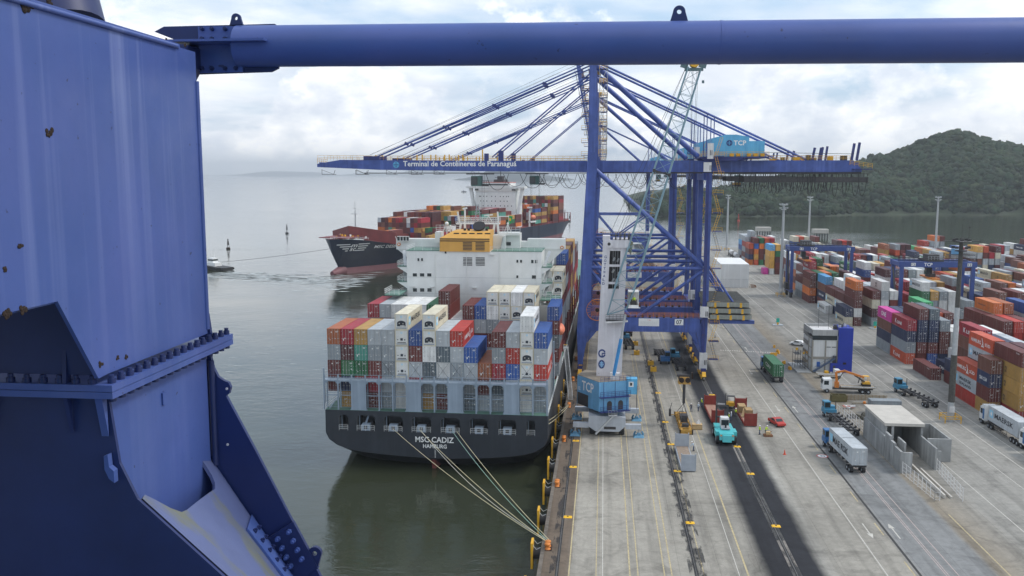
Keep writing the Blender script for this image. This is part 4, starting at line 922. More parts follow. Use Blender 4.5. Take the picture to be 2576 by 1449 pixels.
mb = MB(); q = P3(1790, 470, 203); mb.tube(q + Vector((0, 0, -1.5)), q + Vector((0, 0, 2.0)), .05, 5, 2); mb.prism([q + Vector((0, 0, 1.8)), q + Vector((.9, 0, 1.6)), q + Vector((.6, 0, .2)), q + Vector((-.3, 0, -.6))], (0, .06, 0), 0); mb.box(q.x + .1, q.x + .5, q.y - .02, q.y + .08, q.z + .6, q.z + 1.2, 1); sbuild(mb, 'flag', [mat('flag green', (.02, .3, .08)), M_YEL, M_WHITE])
# stair balconies down both sides
for side, xe in ((-1, xl), (1, xr)):
    for y_px in ((850, 985, 1110) if side < 0 else (858, 1000, 1120)):
        z = P3(2085 if side > 0 else 885, y_px).z; w_ = 2.3; mb = MB(); x0, x1 = (xe, xe + side * w_)
        a, b_ = min(x0, x1), max(x0, x1)
        mb.box(a, b_, YS + .2, YS + 9, z - .15, z, 1); mb.prism([(x0, YS + .3, z - .15), (x1, YS + .3, z - .15), (x0, YS + .3, z - 1.6)], (0, .3, 0), 0)
        mb.rail((x1, YS + .3, z), (x1, YS + 8.8, z), 1.1, 0, 1.2, .04, 3); mb.rail((x0, YS + .3, z), (x1, YS + .3, z), 1.1, 0, 1.1, .04, 3)
        mb.bar((x0 + side * .5, YS + .9, z), (x0 + side * 1.6, YS + 4.5, z + 3.2), .7, .12, 2)
        sbuild(mb, 'side_stair', [M_SHIPW, M_DECKG, M_GALV])
# lower stair platforms that reach towards the stern at deck level
mb = MB(); p = P3(705, 1090, 190); mb.box(p.x, xl, 188, 196, p.z - .2, p.z, 1); mb.rail((p.x, 188, p.z), (xl, 188, p.z), 1.2, 0, 1.0, .045, 3); mb.rail((p.x, 188, p.z), (p.x, 195, p.z), 1.2, 0, 1.0, .045, 3)
q = P3(2255, 1140, 194); mb.box(xr, q.x, 192, 200, q.z - .2, q.z, 1); mb.rail((xr, 192, q.z), (q.x, 192, q.z), 1.2, 0, 1.0, .045, 3); mb.rail((q.x, 192, q.z), (q.x, 199, q.z), 1.2, 0, 1., .045, 3)
mb.box(xr - .2, q.x - .2, 192.6, 195.8, 14, q.z - 1.2, 0)
sbuild(mb, 'deck_platform', [M_SHIPW, M_DECKG])
lf_ = MB(); lf_.ball((-8.9, 186.5, 16.3), 1.4, 0, 10, 7, (.8, 1.9, .9)); lf_.box(-9.9, -9.3, 184, 189, 17.4, 17.7, 1); lf_.box(-9.9, -9.5, 184.3, 184.6, 8, 17.5, 1); lf_.box(-9.9, -9.5, 188.3, 188.6, 8, 17.5, 1)
sbuild(lf_, 'lifeboat', [M_LIFE, M_WHITE])
rl_ = MB(); rl_.rail((-9.25, 153.3, 6.6), (-7.4, 330, 6.6), 1.1, 0, 2.2, .035, 3); rl_.rail((-49.6, 153.3, 6.6), (-48.4, 330, 6.6), 1.1, 0, 2.2, .035, 3)
for y in (170, 178, 204, 216): rl_.box(-9.9, -9.5, y, y + .4, 6.6, 12.5, 0)
sbuild(rl_, 'side_rail', M_WHITE)
gw = MB(); a, b_ = Vector((-8.3, 203, 8.9)), Vector((-6.6, 189.5, .35))
for s in (-.45, .45):
    gw.tube(a + Vector((s, 0, 0)), b_ + Vector((s, 0, 0)), .06, 5); gw.tube(a + Vector((s, 0, 1)), b_ + Vector((s, 0, 1)), .04, 5)
n_ = 46
for i in range(n_ + 1): q = a.lerp(b_, i / n_); gw.bar(q + Vector((-.45, 0, 0)), q + Vector((.45, 0, 0)), .16, .05); 
for i in range(13):
    q = a.lerp(b_, i / 12)
    for s in (-.45, .45): gw.tube(q + Vector((s, 0, 0)), q + Vector((s, 0, 1)), .03, 4)
gw.box(-8.9, -7.7, 203, 205, 8.8, 8.95); gw.box(-8.8, -7.8, 202.9, 203.05, 9.7, 9.85, 1)
sbuild(gw, 'gangway', [M_GALV, M_YEL])
# mooring lines: things of their own
def rope(p, q, sag, m_, label, grp, n_=14, r=.042):
    p = Vector(p); q = Vector(q); pts = [p.lerp(q, i / n_) + Vector((0, 0, -4 * sag * (i / n_) * (1 - i / n_))) for i in range(n_ + 1)]
    mb = MB(); mb.path([x - p for x in pts], r, 5); o = mb.build('mooring_line', m_, None, p, label, 'rope', grp); return o
BOL = (-6.75, 112.9, .55)
GR = 'mooring lines of the near ship'
rope((-37.1, T, 3.4), BOL, .9, M_ROPE, 'straw mooring line from the leftmost roped stern port to the quay bollard', GR)
rope((-32.4, T, 3.5), BOL, .8, M_ROPE, 'pale mooring line from the second roped stern port, beside the ship name', GR)
rope((-32.1, T, 3.4), (-6.6, 113.5, .5), 1.9, mat('white rope', (.6, .58, .5), .9), 'whiter mooring line sagging lowest from the second roped stern port', GR)
rope((-26.4, T, 3.4), (-6.75, 113.3, .55), .9, M_ROPEG, 'greenish mooring line running from the third roped stern port', GR)
rope((-25.6, T, 3.4), (-6.65, 113.6, .6), .6, M_ROPE, 'rightmost long mooring line stretched from stern to the quay bollard', GR)
rope((-9.25, 156, 5.0), (-6.8, 184.6, .6), .2, M_ROPE, 'short upper mooring line from ship side back to the quay edge', GR)
rope((-9.25, 155, 4.6), (-6.7, 184.2, .5), .3, M_ROPE, 'short lower mooring line from ship side back to the quay edge', GR)
# ================================================================== second ship
M_HULLN = mat('navy hull paint', (.008, .016, .04), .4, var=.2, scale=.2)
M_DKRED = mat('deck oxide red', (.17, .03, .03), .6, var=.2, scale=.3)
M_BOOT = mat('boot-top red', (.17, .07, .08), .6, var=.15, scale=.2)
ship2 = empty('container_ship', (S2_BOW.x, S2_BOW.y, -4), 'navy container ship with dark red deck, under way out in the channel', 'ship', rz=S2_ANG)
HW = 21.5
def hb2(y, z):
    zz = max(0, min(1, z / 18.)); y0 = 11 * (1 - zz) ** 1.3 + (0 if z > 3 else -4 * (1 - z / 3.)); Le = 46 + 46 * (1 - zz)
    t_ = max(0, min(1, (y - y0) / Le)); f = math.sin(t_ * math.pi / 2) ** .8
    if y > 300: f *= 1 - (1 - zz) * .5 * ((y - 300) / 44.) ** 2
    return HW * f
def stem(z): zz = max(0, min(1, z / 18.)); return 11 * (1 - zz) ** 1.3 + (0 if z > 3 else -4 * (1 - z / 3.))
def deckz(y): return 13.0 + 6.0 * math.exp(-(y / 32.) ** 2) 
hm = MB(); ysn = [0, 2, 4, 7, 10, 14, 18, 24, 30, 38, 48, 60, 75, 95, 130, 200, 260, 300, 320, 335, 344]; nz = 9
lev = [-3, 0, 2, 3.1, 3.2, 7, 9.5, 12, None]
for s in (-1, 1):
    g_ = len(hm.v)
    for y in ysn:
        for z in lev:
            zz = deckz(y) if z is None else min(z, deckz(y)); zs = zz
            if y > 318 and z is not None: zs = max(zz, (y - 318) * .14)
            hm.v.append((s * hb2(y, zs), max(y, stem(zs)), zs))
    for j in range(len(ysn) - 1):
        for i in range(nz - 1):
            q_ = [g_ + j * nz + i, g_ + (j + 1) * nz + i, g_ + (j + 1) * nz + i + 1, g_ + j * nz + i + 1]; hm.f.append(q_ if s > 0 else q_[::-1]); hm.m.append(1 if i < 3 else 0); hm.s.append(False)
kk = len(hm.v) // 2
for j in range(len(ysn) - 1): hm.f.append([j * nz + nz - 1, (j + 1) * nz + nz - 1, kk + (j + 1) * nz + nz - 1, kk + j * nz + nz - 1]); hm.m.append(2); hm.s.append(False)
for i in range(nz - 1): hm.f.append([kk - nz + i, kk - nz + i + 1, 2 * kk - nz + i + 1, 2 * kk - nz + i]); hm.m.append(0); hm.s.append(False)
hm.tube((0, 12, 1.5), (0, 2, .8), 3.2, 10, 1, 1.2)
hm.build('hull', [M_HULLN, M_BOOT, M_DKRED], ship2)
nm = MB(); tv, tf = text_geo('MSC DESIREE'); nm.add([(hb2(23 + u * 19, 13.0 + v * 1.7 - u * .8) + .15, 23 + u * 19, 13.0 + v * 1.7 - u * .8) for u, v in tv], tf)
for k_ in range(4):
    z0 = 15.6 - k_ * 1.15; y0_, y1_ = 3 + k_ * 1.6, 19 - k_ * .4
    for j in range(8):
        ya, yb = y0_ + (y1_ - y0_) * j / 8, y0_ + (y1_ - y0_) * (j + 1) / 8
        if 9.6 < (ya + yb) / 2 < 13.2: continue
        nm.add([(hb2(ya, z0) + .15, ya, z0), (hb2(yb, z0) + .15, yb, z0), (hb2(yb, z0 + .5) + .15, yb, z0 + .5), (hb2(ya, z0 + .5) + .15, ya, z0 + .5)], [(0, 1, 2, 3)])
for t_, zz_ in (('m', 14.2), ('sc', 12.2)):
    tv, tf = text_geo(t_); nm.add([(hb2(9.9 + u * 2.9, zz_ + v * 1.6) + .2, 9.9 + u * 2.9, zz_ + v * 1.6) for u, v in tv], tf)
nm.build('bow_lettering', M_PAINTW, ship2)
bw = MB(); bw.prism([(0, 19, 19), (20.5, 34, 14.5), (20.5, 34, 21.0), (0, 19, 25)], (0, .5, 0)); bw.prism([(0, 19, 19), (-20, 34, 14.5), (-20, 34, 21.0), (0, 19, 25)], (0, .5, 0)); bw.build('breakwater', M_DKRED, ship2)
fo = MB(); fo.box(-9, 9, 4, 18, 19.2, 19.6, 2); rr = random.Random(2)
for i in range(26): x = rr.uniform(-9, 9); y = 9 + abs(x) * .9 + rr.uniform(0, 6); fo.box(x, x + rr.uniform(.4, 1.8), y, y + 1, 18.2, 19.2 + rr.random() * 1.5, rr.choice((0, 1, 2)))
fo.rail((0, 1.5, 18.9), (14, 16, 18.2), 1.1, 0, 2, .06, 2)
fo.build('forecastle_gear', [M_WHITE, M_YEL, M_DKRED], ship2)
fm_ = MB(); fm_.tube((0, 26, 19), (0, 26, 33), .5, 8, 0, .25); fm_.box(-2, 2, 25, 27, 31, 31.3); fm_.tube((0, 26, 31), (0, 26, 38), .15, 6); fm_.box(-1, 1, 25.8, 26.2, 34, 34.2); fm_.build('foremast', M_GALV, ship2)
for i, y in enumerate((86.5, 101, 116, 131, 146.5, 161, 176.5, 193, 208, 248.5, 262.8, 277, 290.5, 304.8, 320, 336)):
    mb = MB(); h = 19 if y < 230 else 20; h = h if i else 18
    for k_ in range(18): x = (k_ - 8.5) * 2.52; mb.box(x - .15, x + .15, y, y + .9, 12.5, h + (2.0 if k_ % 3 == 0 else 0))
    for z in (14.8, h): mb.box(-21.4, 21.4, y + .01, y + .89, z - .25, z)
    mb.build('lashing_bridge', M_DKRED, ship2)
ht = MB(); ht.box(-20.5, 20.5, 68, 214, 12.8, 14.4); ht.box(-20.5, 20.5, 248, 334, 12.8, 14.4); ht.build('hatch_cover', M_DKRED, ship2)
tw = MB(); tw.box(-16, 16, 222, 236, 13, 40); tw.box(-16, 16, 221.95, 236.05, 38.6, 38.75, 1)
tw.build('deckhouse', [M_SHIPW, M_GREY], ship2)
wg = MB(); wg.box(-23.5, 23.5, 221, 227, 42, 43.6)
wg.hexa([(-16, 221.5, 40), (16, 221.5, 40), (16, 234, 40), (-16, 234, 40), (-16.5, 221.2, 42), (16.5, 221.2, 42), (16.5, 234, 42), (-16.5, 234, 42)]); wg.box(-12, 12, 220.8, 233, 43.6, 46.2); wg.box(-10.5, 10.5, 220.7, 220.8, 44.2, 45.3, 1); wg.box(-12.2, 12.2, 220.6, 233.2, 46.2, 46.6, 2)
for s in (-1, 1): wg.bar((s * 21, 224, 42), (s * 17.2, 224, 22), 2.2, 2.2); wg.box(s * 15 - 1.5, s * 15 + 1.5, 221.1, 221.2, 40.4, 41.6, 1)
wg.build('bridge_wing', [M_SHIPW, M_GLASS, mat('salmon trim', (.5, .12, .1))], ship2)
for z, xs_ in ((36, (-13, -12, -9.5, -7, -3, 0, 4, 6.5, 9, 10.5)), (32.5, (-12, -9.5, -7, -3, 0, 4, 7, 9.5)), (29, (-10, -6, -3, 0, 4, 7.5, 10, 13)), (25, (-3, 4, 9))):
    for x in xs_: mb = MB(); mb.box(x - .3, x + .3, 221.9, 221.99, z - .4, z + .4); mb.build('window', M_GLASS, ship2)
f2_ = MB(); f2_.box(-3, 5, 226, 234, 46.6, 48.5); f2_.box(-1, 3, 228, 232, 48.5, 51); f2_.tube((1, 230, 51), (1, 230, 56), .3, 6); f2_.rail((-11, 221, 46.6), (11, 221, 46.6), 1.2, 0, 2, .08, 2); f2_.bar((-2.5, 227, 50), (1.5, 227, 50), .3, .3); f2_.build('radar_mast', M_DARK, ship2)
lb_ = MB(); lb_.ball((22.2, 243, 20), 2.2, 0, 10, 6, (.7, 2, .8)); lb_.box(20, 22.4, 238, 249, 16, 17, 1); lb_.box(20.5, 21.5, 238, 239, 13, 25, 1); lb_.box(20, 23.5, 236, 238, 27, 28, 1); lb_.build('lifeboat', [M_LIFE, M_WHITE], ship2)
# ---- tug, buoys, small boats
tg_ = empty('tugboat', (-214, 474, -4), 'small dark tugboat with tyre fenders, half hidden behind the blue leg', 'tugboat', rz=R(64))
mb = MB(); out_ = [(-4.5, -13), (4.5, -13), (5, -6), (5, 6), (3.5, 11), (0, 14.5), (-3.5, 11), (-5, 6), (-5, -6)]
mb.v = [(x * .86, y * .95, -1) for x, y in out_] + [(x, y, 2.2 + (.9 if y > 5 else 0)) for x, y in out_]; n_ = len(out_)
for i in range(n_): mb.f.append([i, (i + 1) % n_, n_ + (i + 1) % n_, n_ + i]); mb.m.append(0); mb.s.append(False)
mb.f.append(list(range(n_, 2 * n_))); mb.m.append(1); mb.s.append(False); mb.build('hull', [M_DARK, M_DARK], tg_); tg_.scale = (.8, .8, .8)
mb = MB(); mb.box(-3, 3, -3, 6, 2.2, 5, 0); mb.box(-2.2, 2.2, 0, 5, 5, 8, 0); mb.box(-2.25, 2.25, -.05, 5.05, 6.2, 7.3, 1); mb.tube((0, 1, 8), (0, 1, 14), .15, 6); mb.build('wheelhouse', [M_WHITE, M_GLASS], tg_)
for s in (-1, 1):
    for y in (-12, -9, -6, -3, 0, 3, 6, 9): mb = MB(); mb.tube((s * 5.05, y, 1.1), (s * 5.5, y, 1.1), .8, 9); mb.build('tyre_fender', M_BLACK, tg_)
tw_ = rope((-218, 486, -1.2), (-140, 456, 10.2), .6, M_DARK, 'thin towing line from tugboat to the bow of the navy ship', None, 16, .09); tw_.name = 'towing_line'
def buoy(x, y, h, m_, label):
    e = empty('buoy', (x, y, -4), label, 'buoy', 'navigation buoys'); mb = MB(); mb.lathe((0, 0, 0), [(.2, -1), (1.3, -.4), (1.5, .8), (1.2, 1.2), (.4, 1.4)], 12); mb.build('float', m_, e)
    mb = MB(); [mb.tube((math.cos(a) * .9, math.sin(a) * .9, 1.1), (math.cos(a) * .25, math.sin(a) * .25, h - 1), .12, 5) for a in (0, 2.09, 4.18)]; mb.box(-.6, .6, -.05, .05, h * .4, h * .75); mb.box(-.05, .05, -.6, .6, h * .4, h * .75); mb.lathe((0, 0, h - 1), [(.4, 0), (.45, .5), (.1, 1)], 8); mb.build('tower', m_, e)
buoy(-279, 767, 8.5, M_DARK, 'dark navigation buoy on the water left of the navy ship, farther of two'); buoy(-263, 604.5, 7.5, M_RUST, 'rusty navigation buoy on the water above the tugboat'); buoy(-37.4, 990, 9, M_DARK, 'dark buoy on the water just left of the blue crane legs'); buoy(151, 1026, 8, M_RED, 'bright red buoy on the water before the wooded hill')
for x, y, l_ in ((-402, 2566, 'tiny dark boat far out towards the island'), (-395, 2950, 'tinier boat beyond another, far out below the island')):
    e = empty('fishing_boat', (x, y, -4), l_, 'boat'); mb = MB(); mb.hexa([(-7, -1.5, 0), (6, -1.5, 0), (6, 1.5, 0), (-7, 1.5, 0), (-8, -2, 1.6), (8, -2, 2), (8, 2, 2), (-8, 2, 1.6)]); mb.build('hull', M_DARK, e); mb = MB(); mb.box(-3, 1, -1.2, 1.2, 1.6, 4.4); mb.build('cabin', M_GREY, e)
# ================================================================== ship-to-shore gantry cranes
E2K = lambda x, y: ((1660 + x / 4.684) * .85833, (700 + y / 4.684) * .85833)
def sts(Y0, num, boom_up, label, trolley, detail=True):
    O = Vector((9.5, Y0, 0)); root = empty('gantry_crane', O, label, 'crane', 'blue ship-to-shore cranes on the quay')
    def B(mb, name, mats, parent=None, **kw):
        mb.v = [(x - O.x, y, z) for x, y, z in mb.v]; return mb.build(name, mats, parent or root, **kw)
    def leg_pts(prof, y, t_):
        mb = MB()
        for (z0, a0, b0), (z1, a1, b1) in zip(prof, prof[1:]):
            mb.hexa([(a0, y - t_, z0), (b0, y - t_, z0), (b0, y + t_, z0), (a0, y + t_, z0), (a1, y - t_, z1), (b1, y - t_, z1), (b1, y + t_, z1), (a1, y + t_, z1)])
        return mb
    for y in (0, 18):
        B(leg_pts([(2.6, -5.8, -4.7), (6, -5.9, -4.2), (11, -6.1, -3.0), (14.4, -5.9, -2.9), (30, -5.1, -2.6), (50, -4.1, -1.7), (54, -3.9, -1.6)], y, .95), 'seaward_leg', M_BLUE)
        B(leg_pts([(54, -3.9, -1.6), (66, -3.8, -1.9), (77, -3.7, -2.2)], y if y == 0 else 18, .8), 'mast', M_BLUE)
        B(leg_pts([(2.6, 23.7, 24.9), (7, 23.5, 25.0), (11, 22.6, 25.2), (14.4, 24.0, 25.25), (49, 24.05, 25.3)], y, .7), 'landward_leg', M_BLUE)
        mb = MB(); mb.box(-2.95, 23.4, y - .78, y + .78, 11.0, 14.4); mb.prism([(-3.0, y - .5, 11), (-1.2, y - .5, 11), (-3.6, y - .5, 8)], (0, 1., 0)); mb.prism([(22.4, y - .5, 11), (20.6, y - .5, 11), (23.2, y - .5, 8)], (0, 1., 0)); B(mb, 'portal_beam', M_BLUE)
        mb = MB(); mb.rail((-2.6, y - .7, 14.42), (23.2, y - .7, 14.42), 1.1, 0, 1.3, .04, 3); mb.rail((-2.6, y + .7, 14.42), (23.2, y + .7, 14.42), 1.1, 0, 1.3, .04, 3)
        for i in range(12): mb.box(1 + i * 1.7, 1.5 + i * 1.7, y - .5, y + .3, 14.42, 14.9, 1)
        B(mb, 'walkway', [M_ORA, M_RUST])
        mb = MB(); mb.tube((-2.9, y, 26.4), (23.7, y, 26.4), .45, 10); B(mb, 'cross_brace', M_BLUE)
        mb = MB(); mb.tube((-2.2, y, 50), (23.8, y, 27.0), .55, 10); B(mb, 'diagonal_brace', M_BLUE)
        mb = MB(); mb.tube((-3.0, y, 25.8), (6.6, y, 14.6), .42, 10); mb.tube((23.8, y, 25.8), (8.6, y, 14.6), .42, 10); mb.tube((6.4, y, 14.7), (8.8, y, 14.7), .42, 8); B(mb, 'diagonal_brace', M_BLUE)
        for x in (-5.2, 24.3):   # bogies
            for s in (-1, 1):
                yy = y + s * 2.6; mb = MB(); mb.prism([(x - .45, yy - 2.0, 1.0), (x - .45, yy + 2.0, 1.0), (x - .45, yy + 1.2, 1.9), (x - .45, yy - 1.2, 1.9)], (.9, 0, 0), 1)
                for q in (-1.6, -.6, .6, 1.6): mb.tube((x - .2, yy + q, .42), (x + .2, yy + q, .42), .38, 10, 2)
                mb.box(x - .6, x + .6, yy - .3, yy + .3, 1.3, 2.6, 0); mb.box(x - .7, x - .5, yy - 1.8, yy + 1.8, .5, 1.0, 1); B(mb, 'bogie', [M_BLUED, M_YEL, M_STEEL])
    mb = MB(); mb.tube((-2.6, 9, 75.5), (23.0, 9, 53.0), .66, 14); B(mb, 'backstay_tube', M_BLUE)
    for x, w in ((-5.2, 1.3), (24.3, 1.3)):
        mb = MB(); mb.box(x - w / 2, x + w / 2, .96, 17.04, 3.2, 5.6); B(mb, 'sill_beam', M_BLUE)
    for x0, x1, z0, z1 in ((-5.6, -4.2, 11.4, 13.8), (23.6, 25.1, 11.4, 13.8), (-3.9, -2.0, 47.6, 49.2), (23.6, 25.3, 47.4, 49.1), (-3.8, -1.9, 53.2, 54.8), (-3.6, -2.3, 75.4, 76.9), (-3.5, -2.2, 65, 65.9)):
        mb = MB(); mb.box(x0, x1, .97, 17.03, z0, z1); B(mb, 'tie_beam', M_BLUE)
    for x in (-3.0, 24.3):
        mb = MB(); mb.tube((x - .6 * (x < 0), .9, 26.4), (x - .6 * (x < 0), 17.1, 26.4), .4, 8); B(mb, 'cross_brace', M_BLUE)
    # girder and boom
    G = ((5.0, 6.2), (11.8, 13.0))
    for a, b_ in G:
        mb = MB(); mb.box(-3, 57.5, a, b_, 49.35, 52.1); mb.prism([(57.5, a, 49.35), (60.8, a, 49.35), (60.8, a, 50.0), (58.8, a, 52.1), (57.5, a, 52.1)], (0, b_ - a, 0)); mb.box(-3, 60.8, a + .2, b_ - .2, 49.0, 49.33, 1); B(mb, 'trolley_girder', [M_BLUE, M_DARK])
    mb = MB()
    for x in (8, 20, 32, 46, 60): mb.box(x - .5, x + .5, 6.22, 11.78, 50.2, 51.6)
    B(mb, 'girder_tie', M_BLUE)
    bm_ = empty('boom', (0, 0, 0), None, None); bm_.parent = root; hinge = Vector((-4.4, 0, 50.6)); bm_.location = hinge - Vector((O.x, 0, 0))
    def BB(mb, name, mats):
        mb.v = [(x - hinge.x, y, z - hinge.z) for x, y, z in mb.v]; return mb.build(name, mats, bm_)
    for a, b_ in G:
        mb = MB(); mb.prism([(-4.3, a, 49.4), (-56, a, 49.9), (-72, a, 50.6), (-72, a, 51.4), (-66, a, 52.4), (-56, a, 52.3), (-30, a, 52.1), (-4.3, a, 52.1)], (0, b_ - a, 0)); mb.box(-60, -4.3, a + .3, b_ - .3, 49.0, 49.2, 1); BB(mb, 'boom_girder', [M_BLUE, M_DARK])
    mb = MB()
    for x in (-71.4, -57, -40, -28, -14): mb.box(x - .4, x + .4, 6.22, 11.78, 50.9, 51.8)
    BB(mb, 'girder_tie', M_BLUE)
    mb = MB()
    for y in (5.05, 12.9): mb.rail((-71.8, y, 52.4), (-60, y, 52.4), 1.1, 0, 1.6, .035, 2); mb.rail((-60, y, 52.3), (-5, y, 52.15), 1.1, 0, 1.7, .035, 2)
    mb.rail((-71.9, 5, 51.5), (-71.9, 13, 51.5), 1.2, 0, 1.5, .05, 2)
    for x in (-57, -46.5, -43, -39.5, -36, -30): mb.box(x - .12, x + .12, 5.4, 5.9, 52.1, 53.6 + (1.3 if x > -32 else 0)); mb.box(x - .12, x + .12, 12.0, 12.5, 52.1, 53.8)
    mb.box(-60, -56, 4.9, 6.3, 52.3, 53.3, 1); mb.box(-60, -56, 11.7, 13.1, 52.3, 53.3, 1); mb.box(-26, -24.8, 5, 6.2, 52.1, 54.6, 1); mb.box(-29.5, -28.5, 5, 6.2, 52.1, 53.9, 1)
    BB(mb, 'boom_railing', [M_YEL, M_BLUED])
    mb = MB()
    for x0, x1 in ((-71, -68), (-62, -59.4), (-48, -45.5)):
        mb.box(x0, x1 + .6, 5.5, 6.0, 48.7, 48.8); mb.tube((x0, 5.7, 48.7), (x0, 5.7, 50), .06, 4); mb.tube((x1, 5.7, 48.7), (x1 + .4, 5.7, 49.8), .06, 4); mb.tube((x0, 5.7, 49.9), (x1, 5.7, 48.8), .05, 4)
    BB(mb, 'maintenance_cradle', M_DARK)
    if detail:
        mb = MB(); mb.text('Terminal de Cont\u00eaineres de Paranagu\u00e1', (-49.9, 4.93, 50.35), (1, 0, 0), (0, 0, 1), 28.4, 1.75, 0)
        c = Vector((-51.7, 4.95, 51.15)); mb.tube(c + Vector((0, .04, 0)), c - Vector((0, .0, 0)), .8, 20, 1)
        for a in range(4):
            d = Vector((math.cos(a * math.pi / 2), 0, math.sin(a * math.pi / 2))); mb.bar(c - Vector((0, .05, 0)), c - Vector((0, .05, 0)) + d * .62, .12, .03, 2, (0, 1, 0)); mb.bar(c + d * .5 - Vector((0, .05, 0)) + Vector((d.z, 0, -d.x)) * .16, c + d * .5 - Vector((0, .05, 0)) - Vector((d.z, 0, -d.x)) * .16, .1, .03, 2, (0, 1, 0))
        BB(mb, 'boom_lettering', [M_PAINTW, M_LBLUE, M_NAVYINK])
    ang = R(79) if boom_up else 0
    if boom_up: bm_.rotation_euler = (0, ang, 0)
    def bp_(x, y, z):
        v = Vector((x, y, z)) - hinge; v = Matrix.Rotation(ang, 3, 'Y') @ v; return v + hinge
    for y in (5.6, 12.4):
        if not boom_up:
            for dz in (0, .42): mb = MB(); mb.tube((-2.9, y, 76.0 - dz * 2), (-56.6, y, 53.2), .17, 6); B(mb, 'forestay', M_BLUE)
            mb = MB(); mb.tube((-2.9, y, 73.6), (-27.6, y, 53.0), .18, 6); B(mb, 'forestay', M_BLUE)
            for u in (.22, .45, .68, .86):
                q = Vector((-2.9, y, 75.6)).lerp(Vector((-56.6, y, 53.2)), u); mb = MB(); mb.bar(q - Vector((.5, 0, -.2)), q + Vector((.5, 0, -.2)), .3, .7); B(mb, 'stay_link', M_BLUED)
            mb = MB(); [mb.tube((-2.9, y + d, 77.2 + d), (-58.5, y + d, 53.6), .035, 4) for d in (-.6, .6)]; B(mb, 'hoist_rope', M_DARK)
        else:
            mb = MB(); mb.path([(-2.9, y, 76), (-7, y, 80), tuple(bp_(-28, y, 53))], .2, 6); B(mb, 'forestay', M_BLUE)
        mb = MB(); mb.tube((-2.7, y, 76), (48.2, y, 52.2), .27, 8); B(mb, 'backstay', M_BLUE)
        mb = MB(); mb.tube((24.5, y, 52), (24.5, y, 63.2), .12, 6); mb.tube((26.2, y, 52), (26.2, y, 62.4), .12, 6); B(mb, 'hanger', M_BLUE)
    mb = MB(); mb.box(-4.6, -1.2, 1, 17, 76.9, 77.1, 1); mb.rail((-4.6, 1, 77.1), (-1.2, 1, 77.1), 1.1, 1, 1, .05, 2)
    for y in (5.6, 12.4): mb.tube((-3.5, y - .5, 78), (-3.5, y + .5, 78), .9, 12, 1)
    B(mb, 'apex_platform', [M_BLUE, M_YEL])
    # stair tower up the mast
    mb = MB()
    for i in range(7):
        z = 53.5 + i * 3.3; mb.box(-1.4, .6, -.6, 1.6, z, z + .12, 0); mb.rail((-1.4, -.6, z), (.6, -.6, z), 1.1, 1, 1, .05, 3); mb.rail((.6, -.6, z), (.6, 1.6, z), 1.1, 1, 1, .05, 3)
        a, b_ = (-1.0, .3) if i % 2 else (.3, -1.0)
        mb.bar((a, -.3, z + .1), (b_, -.3, z + 3.3), .5, .1, 2)
        m3 = MB(); m3.box(-5.9, -4.0, 17, 19, z, z + .12, 0); m3.rail((-5.9, 17, z), (-4.2, 17, z), 1.1, 1, 1, .05, 2); B(m3, 'mast_platform', [M_BLUED, M_YEL])
    for x in (-1.35, .55): mb.tube((x, -.55, 53), (x, -.55, 76), .07, 4, 2)
    B(mb, 'mast_stair', [M_BLUED, M_YEL, M_GALV])
    # machinery house
    mb = MB(); mb.prism([(25.4, 2.0, 53.0), (34.0, 2.0, 53.0), (34.0, 2.0, 57.6), (31.0, 2.0, 58.1), (28.6, 2.0, 58.1), (25.4, 2.0, 57.3)], (0, 13.5, 0)); mb.box(34.02, 37.6, 2.02, 15.4, 53.0, 56.6)
    for x in (27.0, 33.2, 36.4): mb.box(x, x + .08, 1.9, 2.0, 53, 55.8)
    B(mb, 'machinery_house', M_LBLUE)
    mb = MB(); mb.text('TCP', (30.4, 1.96, 55.6), (1, 0, 0), (0, 0, 1), 2.9, 1.15, 0); c = Vector((29.4, 1.97, 56.15)); mb.tube(c, c - Vector((0, .02, 0)), .72, 18, 1); mb.bar(c + Vector((-.5, -.04, 0)), c + Vector((.5, -.04, 0)), .14, .02, 2, (0, 1, 0)); mb.bar(c + Vector((0, -.04, -.5)), c + Vector((0, -.04, .5)), .14, .02, 2, (0, 1, 0)); B(mb, 'house_lettering', [M_PAINTW, M_NAVYINK, M_LBLUE])
    mb = MB(); mb.box(22.5, 38.5, 1.0, 16, 52.6, 52.95, 0); mb.rail((22.5, 1.0, 52.95), (38.5, 1.0, 52.95), 1.1, 1, 1.2, .045, 3)
    for x in (29.5, 31, 33.5, 35, 36.6): mb.box(x, x + .9, 1.1, 1.9, 53, 53.7, 1)
    mb.prism([(22.8, 1.1, 52.6), (33, 1.1, 52.6), (31, 1.1, 52.0), (24, 1.1, 52.0)], (0, 14, 0), 0)
    B(mb, 'house_platform', [M_BLUED, M_YEL])
    mb = MB(); mb.rail((38.6, 4.9, 52.1), (58, 4.9, 52.1), 1.1, 1, 1.5, .045, 3); mb.rail((58, 4.9, 51), (63.2, 4.9, 50.2), 1.1, 1, 1., .045, 3); mb.box(58.5, 63, 4, 13.5, 49.9, 50.1, 0)
    for x, h in ((49.5, 3), (51, 3), (58.6, 4.0), (59.8, 4.2)): mb.bar((x, 6, 52.1), (x + .5, 6, 52.1 + h), .5, .6, 0)
    mb.tube((38, 5.5, 54), (59, 5.5, 53.6), .07, 4, 2); mb.box(45, 46.5, 5.2, 6.4, 52.1, 52.9, 1); mb.box(53, 54.2, 5.2, 6.4, 52.1, 53.1, 1); mb.box(48, 49, 5.2, 6.4, 52.1, 53.4, 2); mb.box(56, 57.4, 5.2, 6.4, 52.1, 53.2, 2)
    B(mb, 'rear_platform', [M_BLUED, M_YEL, M_DARK])
